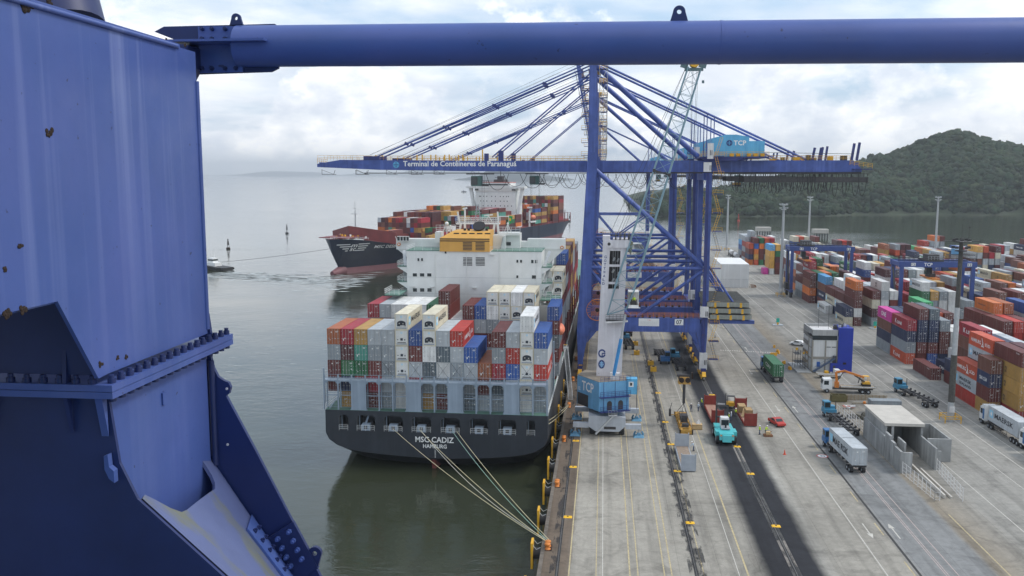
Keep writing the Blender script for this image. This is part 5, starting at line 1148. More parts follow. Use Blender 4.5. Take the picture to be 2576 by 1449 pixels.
    # festoon beam and hanging cable loops
    mb = MB(); mb.box(33.5, 62.2, 4.2, 4.8, 46.9, 48.1); mb.box(33.5, 62.2, 13.4, 13.8, 46.9, 48.1); mb.box(35, 62.4, 4.0, 4.8, 48.85, 49.0)
    for i in range(10): x = 35 + i * 2.9; mb.box(x, x + .12, 4.25, 4.4, 48, 49.3)
    B(mb, 'festoon_beam', M_DARK)
    rr = random.Random(int(Y0)); mb = MB()
    def loop(x0, x1, d, y):
        n_ = 9; mb.path([(x0 + (x1 - x0) * (.5 - .5 * math.cos(math.pi * i / n_)) if 0 else x0 + (x1 - x0) * i / n_, y, 48.9 - d * (1 - abs(2 * i / n_ - 1) ** 2.6)) for i in range(n_ + 1)], .075, 4)
    x = 33
    while x < 60: w_ = rr.uniform(.9, 2.4); loop(x, x + w_, rr.uniform(3.6, 5.4), 4.0 + rr.random() * .9); x += w_ * rr.uniform(.45, 1.1)
    if not boom_up:
        x = trolley + 2.5 if trolley < 0 else -24
        while x < 20: w_ = rr.uniform(4.2, 6.4); loop(x, x + w_, rr.uniform(2.6, 4.4), 4.5); x += w_ * rr.uniform(.7, 1.05)
    B(mb, 'festoon_cable', M_BLACK)
    # trolley with driver cab and spreader
    mb = MB(); mb.box(trolley - 2.5, trolley + 3.5, 4.8, 13.2, 48.75, 48.98); B(mb, 'trolley', M_DARK)
    mb = MB(); mb.box(trolley - 1.2, trolley + 1.4, 4.2, 6.4, 45.9, 48.4, 0); mb.box(trolley - 1.25, trolley + .4, 4.15, 4.2, 46.2, 48.1, 1); mb.box(trolley + 1.4, trolley + 3.0, 4.4, 6, 45.9, 46.3, 2); mb.rail((trolley + 1.4, 4.3, 46.3), (trolley + 3.2, 4.3, 46.3), .9, 2, .6, .05, 2); B(mb, 'driver_cab', [mat('cab green', (.05, .11, .10)), M_GLASS, M_DARK])
    zs = 27. if trolley < 0 else 44.5
    mb = MB()
    for dx_ in (-1.2, 1.2):
        for y in (7, 11): mb.tube((trolley + dx_, y, 48.8), (trolley + dx_ * .8, y, zs + 1.2), .035, 4)
    B(mb, 'hoist_rope', M_DARK)
    mb = MB(); mb.box(trolley - 1.2, trolley + 1.2, 5, 13, zs, zs + .5, 1); mb.box(trolley - 1.1, trolley + 1.1, 7, 11, zs + .5, zs + 1.3, 0); B(mb, 'spreader', [M_YEL, M_DARK])
    # landward lift and stairs
    mb = MB(); mb.box(23.3, 25.2, -2.0, -.92, 14.9, 17.4, 0) if detail else None; mb.box(23.2, 24.9, -2.2, -.92, 49.4, 51.6, 0); mb.box(24.0, 25.3, -2.2, -.92, 52.4, 56.0, 0); mb.box(23.4, 25.2, -2.0, -.92, 2.2, 6.2, 0)
    for z in (15.2, 49.7, 53.2, 3.4): mb.box(24.5, 24.65, -2.24, -2.2, z, z + 1.2, 1); mb.box(24.85, 25.0, -2.24, -2.2, z, z + 1.2, 1)
    mb.box(23.9, 24.6, -1.2, -.93, 6, 49, 2); B(mb, 'lift_cabin', [M_OFFW, M_INK, M_BLUED])
    mb = MB(); z = 4.5; i = 0
    while z < 55:
        mb.box(25.5, 27.9, -1.4, .4, z, z + .12, 0); mb.rail((25.5, -1.4, z), (27.9, -1.4, z), 1.0, 1, 1.2, .04, 2)
        a, b_ = (25.9, 27.2) if i % 2 else (27.2, 26.0); q0, q1 = Vector((a, -1.1, z + .1)), Vector((b_, -1.1, z + 4.4))
        for s in (-.28, .28): mb.tube(q0 + Vector((s, 0, 0)), q1 + Vector((s, 0, 0)), .055, 4, 1 if i % 3 else 2)
        for k_ in range(9): q = q0.lerp(q1, k_ / 8); mb.tube(q - Vector((.28, 0, 0)), q + Vector((.28, 0, 0)), .035, 4, 1)
        z += 4.4; i += 1
    B(mb, 'access_ladder', [M_BLUED, M_YEL, M_DARK])
    # cable reel
    mb = MB(); c = Vector((-1.2, -1.3, 16.2)); n_ = 22
    for k_ in range(n_):
        a = 2 * math.pi * k_ / n_; a2 = 2 * math.pi * (k_ + 1) / n_; p, q = c + Vector((math.cos(a), 0, math.sin(a))) * 2.6, c + Vector((math.cos(a2), 0, math.sin(a2))) * 2.6
        mb.tube(p, q, .07, 4); mb.tube(c, p, .04, 4); mb.tube(p + Vector((0, .5, 0)), q + Vector((0, .5, 0)), .07, 4)
    mb.tube(c + Vector((0, -.1, 0)), c + Vector((0, .7, 0)), .5, 10, 1); B(mb, 'cable_reel', [M_ORA, M_RUST])
    # hatch-cover platform behind the landward legs
    mb = MB(); mb.box(25.45, 36.2, -.7, .7, 13.3, 14.1); mb.box(25.45, 36.2, 17.3, 18.7, 13.3, 14.1); mb.box(34, 35, .7, 17.3, 13.35, 14.05)
    for y in (0, 18): mb.tube((25.2, y, 27), (34.0, y, 14.2), .28, 8); mb.prism([(33.2, y - .4, 14.1), (34.8, y - .4, 14.1), (34.2, y - .4, 15.1), (33.8, y - .4, 15.1)], (0, .8, 0))
    B(mb, 'rear_bracket', M_BLUE)
    if num:
        mb = MB(); mb.box(17.4, 19.45, -.82, -.785, 12.75, 14.2, 0); mb.text(num, (17.75, -.83, 12.95), (1, 0, 0), (0, 0, 1), 1.35, 1.05, 1); B(mb, 'number_plate', [M_WHITE, M_INK])
        mb = MB(); mb.box(8.8, 13.7, -.82, -.785, 12.4, 14.25, 0)
        for z in (13.4, 13.15, 12.9, 12.65): mb.box(9.2, 13.3, -.83, -.822, z, z + .04, 1)
        mb.text('T. M. L.', (10.9, -.83, 13.75), (1, 0, 0), (0, 0, 1), .9, .25, 2); B(mb, 'load_plate', [M_WHITE, M_GREY, M_ORI])
    return root
sts(216, '07', False, 'nearest blue gantry crane with white 07 plate on its portal beam', -31.5)
sts(247, None, False, 'second blue gantry crane, close behind the one with the 07 plate', -19.5)
sts(318, '09', False, 'third blue gantry crane back, with the 09 plate on its portal beam', 47.)
sts(500, None, True, 'farthest blue gantry crane with its boom raised, lettering running down it', 30)
# hatch covers on the rear bracket of the nearest crane
M_HATCH = mat('hatch cover grey-green', (.24, .25, .22), .7, var=.2, scale=.6, streak=.3, rust=.3)
for k_, (z, dx_) in enumerate(((14.2, .3), (15.7, .0), (17.2, -.4))):
    e = empty('hatch_cover', (30.2 + dx_, 225.5, z), '%s of three stacked grey-green ship hatch covers beside the crane stairs' % ('lowest', 'middle', 'topmost')[k_], 'hatch cover', 'hatch covers stacked on the crane bracket')
    mb = MB(); mb.box(-4.9, 4.9, -11, 9, .25, 1.3)
    for x in (-3, 0, 3): mb.box(x - .25, x + .25, -11.03, 9.03, .1, 1.25, 1)
    mb.build('panel', [M_HATCH, M_YEL], e); mb = MB()
    for i in range(11): mb.box(-4.9, 4.9, -10.6 + i * 1.9, -10.3 + i * 1.9, 1.31, 1.46)
    mb.build('stiffener', M_DARK, e)
# ================================================================== mobile harbour crane
M_OCH = mat('grimy ochre steel', (.42, .23, .04), .6, var=.3, scale=1.5, rust=.45)
hc = empty('harbour_crane', (1.2, 168.5, 0), 'grey and light blue mobile harbour crane with white tower and lattice jib', 'crane'); HO = Vector((1.2, 168.5, 0))
def HB(mb, name, mats, **kw):
    mb.v = [(x - HO.x, y - HO.y, z - HO.z) for x, y, z in mb.v]; return mb.build(name, mats, hc, **kw)
M_CHAS = mat('pale grey chassis paint', (.42, .45, .49), .5, var=.1, scale=.6, streak=.2, rust=.15)
mb = MB(); mb.prism([(-2.3, 163.6, 4.0), (4.6, 163.6, 3.8), (4.6, 163.6, 2.1), (3.4, 163.6, 1.0), (-1, 163.6, 1.0), (-2.3, 163.6, 1.9)], (0, 13, 0)); mb.box(.6, 2.8, 163.55, 163.6, 1.45, 1.95, 1); HB(mb, 'chassis', [M_CHAS, M_DARK])
for x in (-1.6, 3.9):
    for i in range(6): mb = MB(); mb.tube((x - .5, 165.4 + i * 1.75, .65), (x + .5, 165.4 + i * 1.75, .65), .62, 14); HB(mb, 'wheel', M_BLACK)
for y in (164.2, 175.6):
    mb = MB(); mb.box(-5.2, -2.31, y - .45, y + .45, 1.6, 2.5); mb.box(4.61, 7.5, y - .45, y + .45, 1.5, 2.4); HB(mb, 'outrigger', M_CHAS)
    for x in (-4.8, 7.1):
        mb = MB(); mb.tube((x, y, .7), (x, y, 1.7), .16, 8, 1); mb.hexa([(x - 1, y - 1, .02), (x + 1, y - 1, .02), (x + 1, y + 1, .02), (x - 1, y + 1, .02), (x - .7, y - .6, .35), (x + .7, y - .6, .35), (x + .7, y + .6, .35), (x - .7, y + .6, .35)])
        mb.box(x - .35, x + .35, y - .35, y + .35, .35, .75); mb.bar((x - .9, y + .4, .3), (x - .6, y + .2, 1.0), .15, .3); mb.bar((x + .9, y + .4, .3), (x + .6, y + .2, 1.0), .15, .3); HB(mb, 'outrigger_pad', [mat('dusty blue paint', (.10, .25, .38), rust=.2), M_GALV])
mb = MB(); a, b_ = Vector((2.3, 162.9, 4.3)), Vector((-.9, 161.6, 1.1))
for s in (-.3, .3): mb.bar(a + Vector((0, s, 0)), b_ + Vector((0, s, 0)), .08, .25)
for i in range(9): q = a.lerp(b_, i / 8); mb.box(q.x - .15, q.x + .15, q.y - .3, q.y + .3, q.z - .03, q.z + .03)
mb.box(1.4, 3.0, 162.6, 163.6, 4.2, 4.3); mb.rail((1.4, 162.6, 4.3), (3.0, 162.6, 4.3), 1, 0, .5, .03, 2); HB(mb, 'access_ladder', M_GALV)
mb = MB(); mb.tube((1.2, 168.5, 4.0), (1.2, 168.5, 4.9), 2.4, 24); HB(mb, 'slew_ring', M_DARK)
PA, PB, PC, PD, PE = (-.4, 163.1), (5.2, 165.4), (4.4, 171.5), (-3.2, 173.2), (-4.6, 169.0)
def lp(a, b_, u): return (a[0] + (b_[0] - a[0]) * u, a[1] + (b_[1] - a[1]) * u)
mb = MB(); mb.prism([(*p, 4.9) for p in (PA, PB, PC, PD, PE)], (0, 0, 5.6)); HB(mb, 'slewing_house', mat('harbour crane blue', (.13, .34, .56), .5, var=.1, scale=.6, rust=.15, streak=.2))
mb = MB(); mb.prism([(*p, 10.5) for p in (PA, PB, PC, PD, PE)], (0, 0, .08)); HB(mb, 'house_roof', mat('dusty roof', (.22, .19, .15), .9, var=.2))
nv = Vector((PE[1] - PA[1], -(PE[0] - PA[0]), 0)).normalized() * -1; rt = (Vector((*PA, 0)) - Vector((*PE, 0))).normalized()
mb = MB(); mb.text('TCP', Vector((*lp(PE, PA, .22), 7.9)) + nv * .02, rt, (0, 0, 1), 3.9, 1.9, 0); mb.text('02', Vector((*lp(PE, PA, .05), 7.7)) + nv * .02, rt, (0, 0, 1), .7, .7, 0)
o_ = Vector((*lp(PE, PA, .02), 4.95)) + nv * .03; w_ = rt * 3.6; mb.add([o_, o_ + w_, o_ + w_ + Vector((0, 0, 2.3)), o_ + Vector((0, 0, 2.3))], [(0, 1, 2, 3)], 1); HB(mb, 'house_lettering', [M_PAINTW, M_DARK])
mb = MB()   # walkways and rails round the front, dark doorway arches
f0, f1 = Vector((*PA, 0)), Vector((*PB, 0)); fn_ = Vector((f1.y - f0.y, -(f1.x - f0.x), 0)).normalized(); u_ = (f1 - f0).normalized()
for z in (4.9, 7.7, 10.6): mb.rail(f0 + fn_ * .7 + Vector((0, 0, z)), f1 + fn_ * .7 + Vector((0, 0, z)), 1.0, 1, .7, .035, 3)
for z in (4.85, 7.6): mb.bar(f0 + fn_ * .4 + Vector((0, 0, z)), f1 + fn_ * .4 + Vector((0, 0, z)), .9, .1, 1)
for u in (.35, .72):
    c = f0 + u_ * (6.05 * u) + fn_ * .03 + Vector((0, 0, 5)); pts = [c + u_ * (.5 * math.cos(math.pi * i / 8)) + Vector((0, 0, 1.3 + .5 * math.sin(math.pi * i / 8))) for i in range(9)] + [c - u_ * .5, c + u_ * .5]; mb.add(pts, [list(range(11))], 0)
for u in (.12, .5, .9): q = f0 + u_ * 6.05 * u + fn_ * .5; mb.tube(q + Vector((0, 0, 4.9)), q + Vector((0, 0, 10.5)), .05, 5, 1)
HB(mb, 'walkway', [M_DARK, M_BLUED])
mb = MB(); c = Vector((5.6, 165.9, 8.8)); mb.box(c.x - .9, c.x + 1.1, c.y - .8, c.y + 1.2, 7.9, 10.8, 0); mb.box(c.x - .5, c.x + .4, c.y - .84, c.y - .8, 9.3, 10.3, 1); mb.box(c.x - .25, c.x + .15, c.y - .86, c.y - .84, 9.55, 10.1, 2); mb.rail((c.x + 1.1, c.y - .9, 5), (c.x + 1.1, c.y + 1.2, 5), 4.5, 2, .5, .04, 8); HB(mb, 'lower_cab', [M_LBLUE, M_WHITE, M_DARK])
mb = MB(); M_TOW = mat('tower off-white', (.62, .60, .62), .6, var=.10, scale=.5, streak=.35, rust=.12, rustcol=(.22, .2, .18))
def tq(z): u = (z - 10.4) / 26.3; return -1.0 + 1.0 * u, 3.8 + .7 * u     # left and right edge at height z
def seg(z0, z1, fa, fb, y0=168., y1=171.2, m_=0, mb_=None):
    a0, b0 = tq(z0); a1, b1 = tq(z1); L0 = lambda f: a0 + (b0 - a0) * f; L1 = lambda f: a1 + (b1 - a1) * f
    (mb_ or mb).hexa([(L0(fa), y0, z0), (L0(fb), y0, z0), (L0(fb), y1, z0), (L0(fa), y1, z0), (L1(fa), y0, z1), (L1(fb), y0, z1), (L1(fb), y1, z1), (L1(fa), y1, z1)], m_)
seg(10.4, 26.8, 0, 1); seg(26.8, 36.6, 0, .30); seg(26.8, 36.6, .74, 1.0); seg(27, 36, .30, .74, 170.9, 171.1)
for z0, z1 in ((26.8, 27.4), (28.3, 28.7), (31.6, 32.0), (34.6, 36.6)): seg(z0, z1, .301, .739, 168.02, 168.6)
HB(mb, 'tower', M_TOW)
mb = MB(); seg(26.9, 34.6, .31, .73, 170.2, 170.8, 0, mb); rr = random.Random(4)
for i in range(9): z = 27 + rr.random() * 7; x = 1.7 + rr.random() * 1.2; mb.tube((x, 169.2, z), (x + .3, 169.4, z + .6), .2, 6, rr.choice((1, 2)))
for x in (1.9, 2.3, 2.8): mb.tube((x, 169, 27), (x, 169, 34.5), .05, 4, 2)
HB(mb, 'tower_interior', [M_DARK, M_OFFW, M_GALV])
mb = MB(); mb.box(-.1, 1.3, 168, 171, 36.6, 37.4); mb.box(1.8, 4.9, 167.6, 171, 35.2, 36.9); mb.tube((1.1, 167.8, 35.9), (1.1, 168.6, 35.9), .75, 14, 0); mb.tube((1.1, 167.75, 35.9), (1.1, 167.8, 35.9), .3, 10, 1)
for x in (2.2, 3.0, 3.8, 4.6): mb.tube((x, 167.8, 37.3), (x + .25, 167.8, 37.3), .65, 12, 1)
mb.rail((-.1, 168, 37.4), (1.3, 168, 37.4), 1, 2, .7, .04, 2); mb.rail((1.8, 167.7, 36.9), (4.9, 167.7, 36.9), 1.3, 2, .7, .05, 2); mb.prism([(4.9, 168, 36.6), (5.6, 168, 36.2), (5.2, 168, 33.8), (4.5, 168, 35)], (0, 2, 0), 2)
HB(mb, 'sheave_head', [M_TOW, M_DARK, mat('mossy steel', (.16, .17, .12), .8, var=.3, rust=.3)])
mb = MB(); 
for i, ch in enumerate('GOTTWALD'): mb.text(ch, (.26 - i * .045, 167.95, 33.2 - i * .72), (1, 0, 0), (0, 0, 1), .45, .52)
n_ = 20; c = Vector((.05, 167.95, 15.0))
for k_ in range(n_):
    a0, a1 = 2 * math.pi * k_ / n_, 2 * math.pi * (k_ + 1) / n_
    if k_ in (0, 19): continue
    f = lambda a, r: c + Vector((math.cos(a) * r, 0, math.sin(a) * r * 1.15)); mb.add([f(a0, .45), f(a1, .45), f(a1, .72), f(a0, .72)], [(3, 2, 1, 0)])
mb.box(.05, .7, 167.94, 167.96, 14.9, 15.12); mb.box(.0, .18, 167.94, 167.96, 14.4, 15.0)
c2 = Vector((.0, 167.95, 12.9)); mb.add([c2 + Vector((math.cos(a * math.pi / 10) * .62, 0, math.sin(a * math.pi / 10) * .85)) for a in range(20)], [list(range(19, -1, -1))])
mb.bar(c2 + Vector((-.42, -.03, 0)), c2 + Vector((.42, -.03, 0)), .16, .02, 1, (0, 1, 0)); mb.bar(c2 + Vector((0, -.03, -.6)), c2 + Vector((0, -.03, .6)), .16, .02, 1, (0, 1, 0))
for a in (45, 135, 225, 315): d = Vector((math.cos(R(a)) * .3, -.03, math.sin(R(a)) * .4)); mb.box(c2.x + d.x - .1, c2.x + d.x + .1, 167.9, 167.93, c2.z + d.z - .1, c2.z + d.z + .1, 1)
HB(mb, 'tower_lettering', [M_NAVYINK, mat('pale blue lettering', (.3, .55, .8))])
mb = MB(); mb.box(.7, 4.7, 166.9, 167.95, 21.3, 21.6); mb.rail((.7, 166.9, 21.6), (4.7, 166.9, 21.6), 1.1, 0, .6, .04, 3); mb.bar((.6, 166.7, 21.2), (4.8, 166.7, 21.5), .2, .3, 1); HB(mb, 'jib_platform', [M_DARK, M_OFFW])
# cab beside the tower, with its driver
mb = MB(); X0, X1, Y0_, Y1_, Z0, Z1 = 4.75, 6.7, 165.2, 168.2, 24.3, 27.3
mb.box(X0, X1, Y0_, Y1_, Z0, Z0 + .15); mb.box(X0, X1, Y0_, Y1_, Z1 - .15, Z1); mb.box(X0, X0 + .08, Y0_, Y1_, Z0 + .15, Z1 - .15); mb.box(X0 + .1, X1, Y1_ - .1, Y1_, Z0 + .15, Z1 - .15)
for x in (X0, X1 - .1): mb.box(x, x + .1, Y0_, Y0_ + .1, Z0 + .15, Z1 - .15)
mb.box(X0 + .1, X1 - .1, Y0_, Y0_ + .1, Z0 + .15, Z0 + .5); mb.box(X0 - .02, X1 + .3, Y0_ - .3, Y0_ - .05, Z0 - .05, Z0 + .05); mb.box(X1 - .08, X1, Y0_ + .1, Y1_ - .1, Z0 + .15, Z0 + .6); mb.box(X0 + .5, X1 - .3, Y1_ - 1.4, Y1_ - .2, Z0 + .15, Z0 + 1.2, 1); HB(mb, 'driver_cab', [M_OFFW, M_DARK])
# jib: four chords with lacing
mb = MB(); F0, F1 = Vector((.95, 166.3, 22.7)), Vector((4.5, 165.6, 24.0)); Tp = Vector((16.0, 168, 67.8)); ax = (Tp - (F0 + F1) / 2).normalized(); nrm = Vector((ax.z, 0, -ax.x)).normalized()
base = (F0 + F1) / 2 + ax * 5
def cs(u): # four corners along the jib; u in metres from the base point
    Lj = (Tp - base).length; f = u / Lj; h = 1.75 - .62 * f; w_ = 1.5 - .7 * f; c = base + ax * u; return [c - nrm * h + Vector((0, -w_, 0)), c + nrm * h + Vector((0, -w_, 0)), c + nrm * h + Vector((0, w_, 0)), c - nrm * h + Vector((0, w_, 0))]
Lj = (Tp - base).length; n_ = 17; secs = [cs(Lj * i / n_) for i in range(n_ + 1)]
for i in range(n_):
    a, b_ = secs[i], secs[i + 1]
    for k_ in range(4):
        mb.tube(a[k_], b_[k_], .125, 6); j_ = (k_ + 1) % 4
        mb.tube(a[k_], b_[j_], .055, 4) if i % 2 else mb.tube(a[j_], b_[k_], .055, 4)
        mb.tube(a[k_], a[j_], .05, 4)
for k_, f in ((0, F0), (3, F0 + Vector((0, .6, 0))), (1, F1), (2, F1 + Vector((0, .6, 0)))): mb.tube(f, secs[0][k_], .13, 6)
mb.tube(F0, F1, .12, 6); mb.tube(F0 + (secs[0][0] - F0) * .5, F1 + (secs[0][1] - F1) * .5, .07, 5); mb.tube(F0 + (secs[0][0] - F0) * .5, F1, .06, 5); mb.tube(F0, F1 + (secs[0][1] - F1) * .5, .06, 5)
for q in secs[9][:2]: mb.box(q.x - .25, q.x + .25, q.y - .25, q.y + .25, q.z - .3, q.z + .3, 1)
mb.bar(secs[9][0], secs[9][1], .3, .3, 1); HB(mb, 'jib', [M_JIB, M_DARK])
mb = MB(); mb.tube(Tp + Vector((0, -.8, 1.1)), Tp + Vector((0, .8, 1.1)), .9, 14, 1); mb.bar(Tp + Vector((-1.9, 0, .2)), Tp + Vector((-1.3, 0, 2.2)), .4, 1.3); mb.bar(Tp + Vector((1.4, 0, .2)), Tp + Vector((1.9, 0, 2.2)), .4, 1.3); mb.bar(Tp + Vector((-1.7, 0, -.1)), Tp + Vector((1.6, 0, -.1)), .9, .5); mb.box(Tp.x + 2.5, Tp.x + 3.2, Tp.y - .2, Tp.y + .2, Tp.z + 1.5, Tp.z + 1.8, 0); mb.box(Tp.x + 1.4, Tp.x + 1.8, 167.4, 167.8, Tp.z - 2.6, Tp.z - 2.1, 0); HB(mb, 'jib_head', [mat('teal grey steel', (.10, .17, .19), rust=.3), M_YEL])
mb = MB()
for d in (0, .45): mb.tube((1.2 + d * 3, 168.2, 37.6), (Tp.x - 1.2, 167.8 + d, Tp.z + 1), .045, 4); mb.tube((3 + d, 168.2, 37.5), (Tp.x - .4, 167.8 + d, Tp.z + .4), .035, 4)
HB(mb, 'luffing_rope', M_DARK)
mb = MB(); mb.tube((2.3, 165.4, 11.4), (3.55, 165.1, 18.4), .33, 10, 0); mb.tube((3.55, 165.1, 18.4), (4.3, 165.3, 23.0), .2, 8, 1); mb.box(1.7, 3.4, 165.2, 166.4, 10.6, 11.8, 2); HB(mb, 'luffing_cylinder', [mat('cylinder blue', (.04, .25, .55)), M_GALV, M_OFFW])
# hoist ropes, hook block and the yellow lifting frame lying on the quay below them
e = empty('lifting_frame', (16.1, 173.0, 0), 'yellow lifting frame under the jib ropes, lying along the quay lane', 'lifting frame')
mb = MB()
for dx_, dy in ((-.5, 0), (.5, 0), (-.3, .4), (.3, .4)): mb.tube((.1 + dx_, -5 + dy, 69.2), (.1 + dx_ * .9, 0 + dy, 10.4), .03, 4)
mb.build('hoist_rope', M_DARK, e)
mb = MB(); mb.hexa([(-1.2, -1, 8.4), (1.2, -1, 8.4), (1.2, 1, 8.4), (-1.2, 1, 8.4), (-.9, -.6, 9.7), (.9, -.6, 9.7), (.9, .6, 9.7), (-.9, .6, 9.7)]); mb.tube((-.6, -1.1, 9.2), (-.6, 1.1, 9.2), .5, 10, 1); mb.tube((.6, -1.1, 9.2), (.6, 1.1, 9.2), .5, 10, 1); mb.box(-1.5, 1.5, -.2, .2, 9.7, 10.1, 2); mb.box(1.3, 1.6, -.5, .5, 9.4, 10.6, 1)
mb.tube((0, 0, 8.4), (0, 0, 4.4), .28, 8, 2); mb.build('hook_block', [M_OCH, M_RUST, M_DARK], e)
mb = MB()
for s in (-1, 1):
    mb.tube((0, 0, 4.4), (s * .9, 4.6, 1.4), .05, 5, 1); mb.tube((0, 0, 4.4), (s * .9, -3.6, 1.4), .05, 5, 1)
    mb.box(s * .82 - .2, s * .82 + .2, -6.0, 6.4, .35, .85); mb.bar((s * .5, 5.4, 1.1), (s * .95, -3.4, 1.1), .25, .35)
    mb.box(s * 1.15 - .12, s * 1.15 + .12, -6.6, -6.2, .0, .9, 1); mb.box(s * 1.15 - .12, s * 1.15 + .12, 6.4, 6.8, .0, .9, 1)
for y in (-6.6, -5.2, -3.2, -1.4, .8, 2.6, 4.6, 6.2): mb.box(-1.2, 1.2, y, y + .38, .36 if y > -6 else .1, .9)
mb.box(-.7, .7, -1.2, .8, .9, 2.2, 1); mb.box(-.55, .55, 1.4, 2.6, .9, 1.9, 0); mb.box(-.6, .6, -4.8, -3.6, .9, 1.5, 1); mb.box(-.5, .5, 3.4, 4.4, .9, 1.6, 1); mb.box(-2.6, -2.2, 2.6, 3.3, 1.0, 2.4, 1); mb.tube((-2.4, 3, 1.2), (-1.1, 2.6, 1.4), .09, 5); mb.tube((-2.4, 3, 2.2), (-2.0, 3.4, 3.6), .06, 5, 1)
mb.build('frame', [M_OCH, M_DARK], e)
# ================================================================== rubber-tyred yard gantries
M_RTG = mat('yard gantry blue', (.035, .07, .24), .5, var=.15, scale=.4, rust=.15)
def rtg(x0, y0, span, num, label, tro):
    e = empty('yard_gantry', (x0, y0, 0), label, 'yard crane', 'rubber-tyred yard gantries')
    for x in (0, span):
        for y in (0, 8.5):
            mb = MB(); mb.box(x - .55, x + .55, y - .5, y + .5, 2.2, 18.6); mb.build('leg', M_RTG, e)
            mb = MB(); [mb.tube((x - .3, y + q, .75), (x + .3, y + q, .75), .72, 14) for q in (-.9, .9)]; mb.build('wheel', M_BLACK, e)
            mb = MB(); mb.box(x - .5, x + .5, y - 1.7, y + 1.7, 1.4, 2.2); mb.build('wheel_frame', M_DARK, e)
        mb = MB(); mb.box(x - .5, x + .5, -1.5, 10, 2.21, 3.2); mb.build('sill_beam', M_RTG, e)
    for y in (0, 8.5):
        mb = MB(); mb.box(-1.0, span + 1.0, y - .6, y + .6, 18.61, 20.4); mb.build('main_beam', M_RTG, e)
        mb = MB(); mb.rail((-1, y - .6, 20.4), (span + 1, y - .6, 20.4), 1.1, 0, 1.5, .05, 2); mb.rail((-1, y + .6, 20.4), (span + 1, y + .6, 20.4), 1.1, 0, 1.5, .05, 2); mb.build('railing', M_DARK, e)
    for x in (-.5, span + .5): mb = MB(); mb.box(x - .4, x + .4, .61, 7.89, 18.8, 20.2); mb.build('end_tie', M_RTG, e)
    mb = MB()
    for x in (3.2, span - 1.6): mb.box(x - .5, x + .9, -.66, -.62, 19.0, 20.0, 1); mb.text(num, (x - .35, -.68, 19.15), (1, 0, 0), (0, 0, 1), 1.1, .7, 2)
    mb.text('TCP', (6.8, -.63, 18.95), (1, 0, 0), (0, 0, 1), 2.6, 1.1, 0); mb.build('beam_lettering', [M_PAINTW, M_WHITE, M_INK], e)
    mb = MB(); mb.box(tro - 2.5, tro + 2.5, -.5, 9, 20.45, 21.0, 0); mb.box(tro - 2, tro + 1.5, 1, 6, 21, 22.6, 0); mb.rail((tro - 2.5, -.5, 21), (tro + 2.5, -.5, 21), 1.2, 1, 1, .06, 2); mb.box(tro - 2.4, tro - .6, .8, 2.6, 16.2, 18.3, 2); mb.build('trolley', [M_DARK, M_GALV, M_GLASS], e)
    zs = 14.6; mb = MB(); mb.box(tro - 1.2, tro + 1.2, -1.8, 10.3, zs, zs + .45, 0); mb.box(tro - 1, tro + 1, 2, 6, zs + .45, zs + 1.6, 1)
    for a in (-.9, .9):
        for b_ in (2.4, 5.6): mb.tube((tro + a, b_, zs + 1.6), (tro + a, b_, 20.4), .04, 4, 1)
    mb.build('spreader', [M_ORA, M_DARK], e)
    mb = MB(); mb.box(-1.6, -.6, 2.5, 6.5, 3.0, 5.6, 0); mb.rail((-1.6, -1, 3.2), (-1.6, 9, 3.2), 1.1, 0, 1.2, .05, 2); mb.bar((-.9, -.6, 3.2), (-.9, 6, 18), .6, .12, 0); mb.build('power_pack', [M_DARK], e)
rtg(74.6, 362, 22.8, '13', 'farther blue yard gantry numbered 13, by the tall light mast', 6)
rtg(97.6, 303, 22.4, '12', 'nearer blue yard gantry numbered 12, standing over the middle stacks', 10.5)
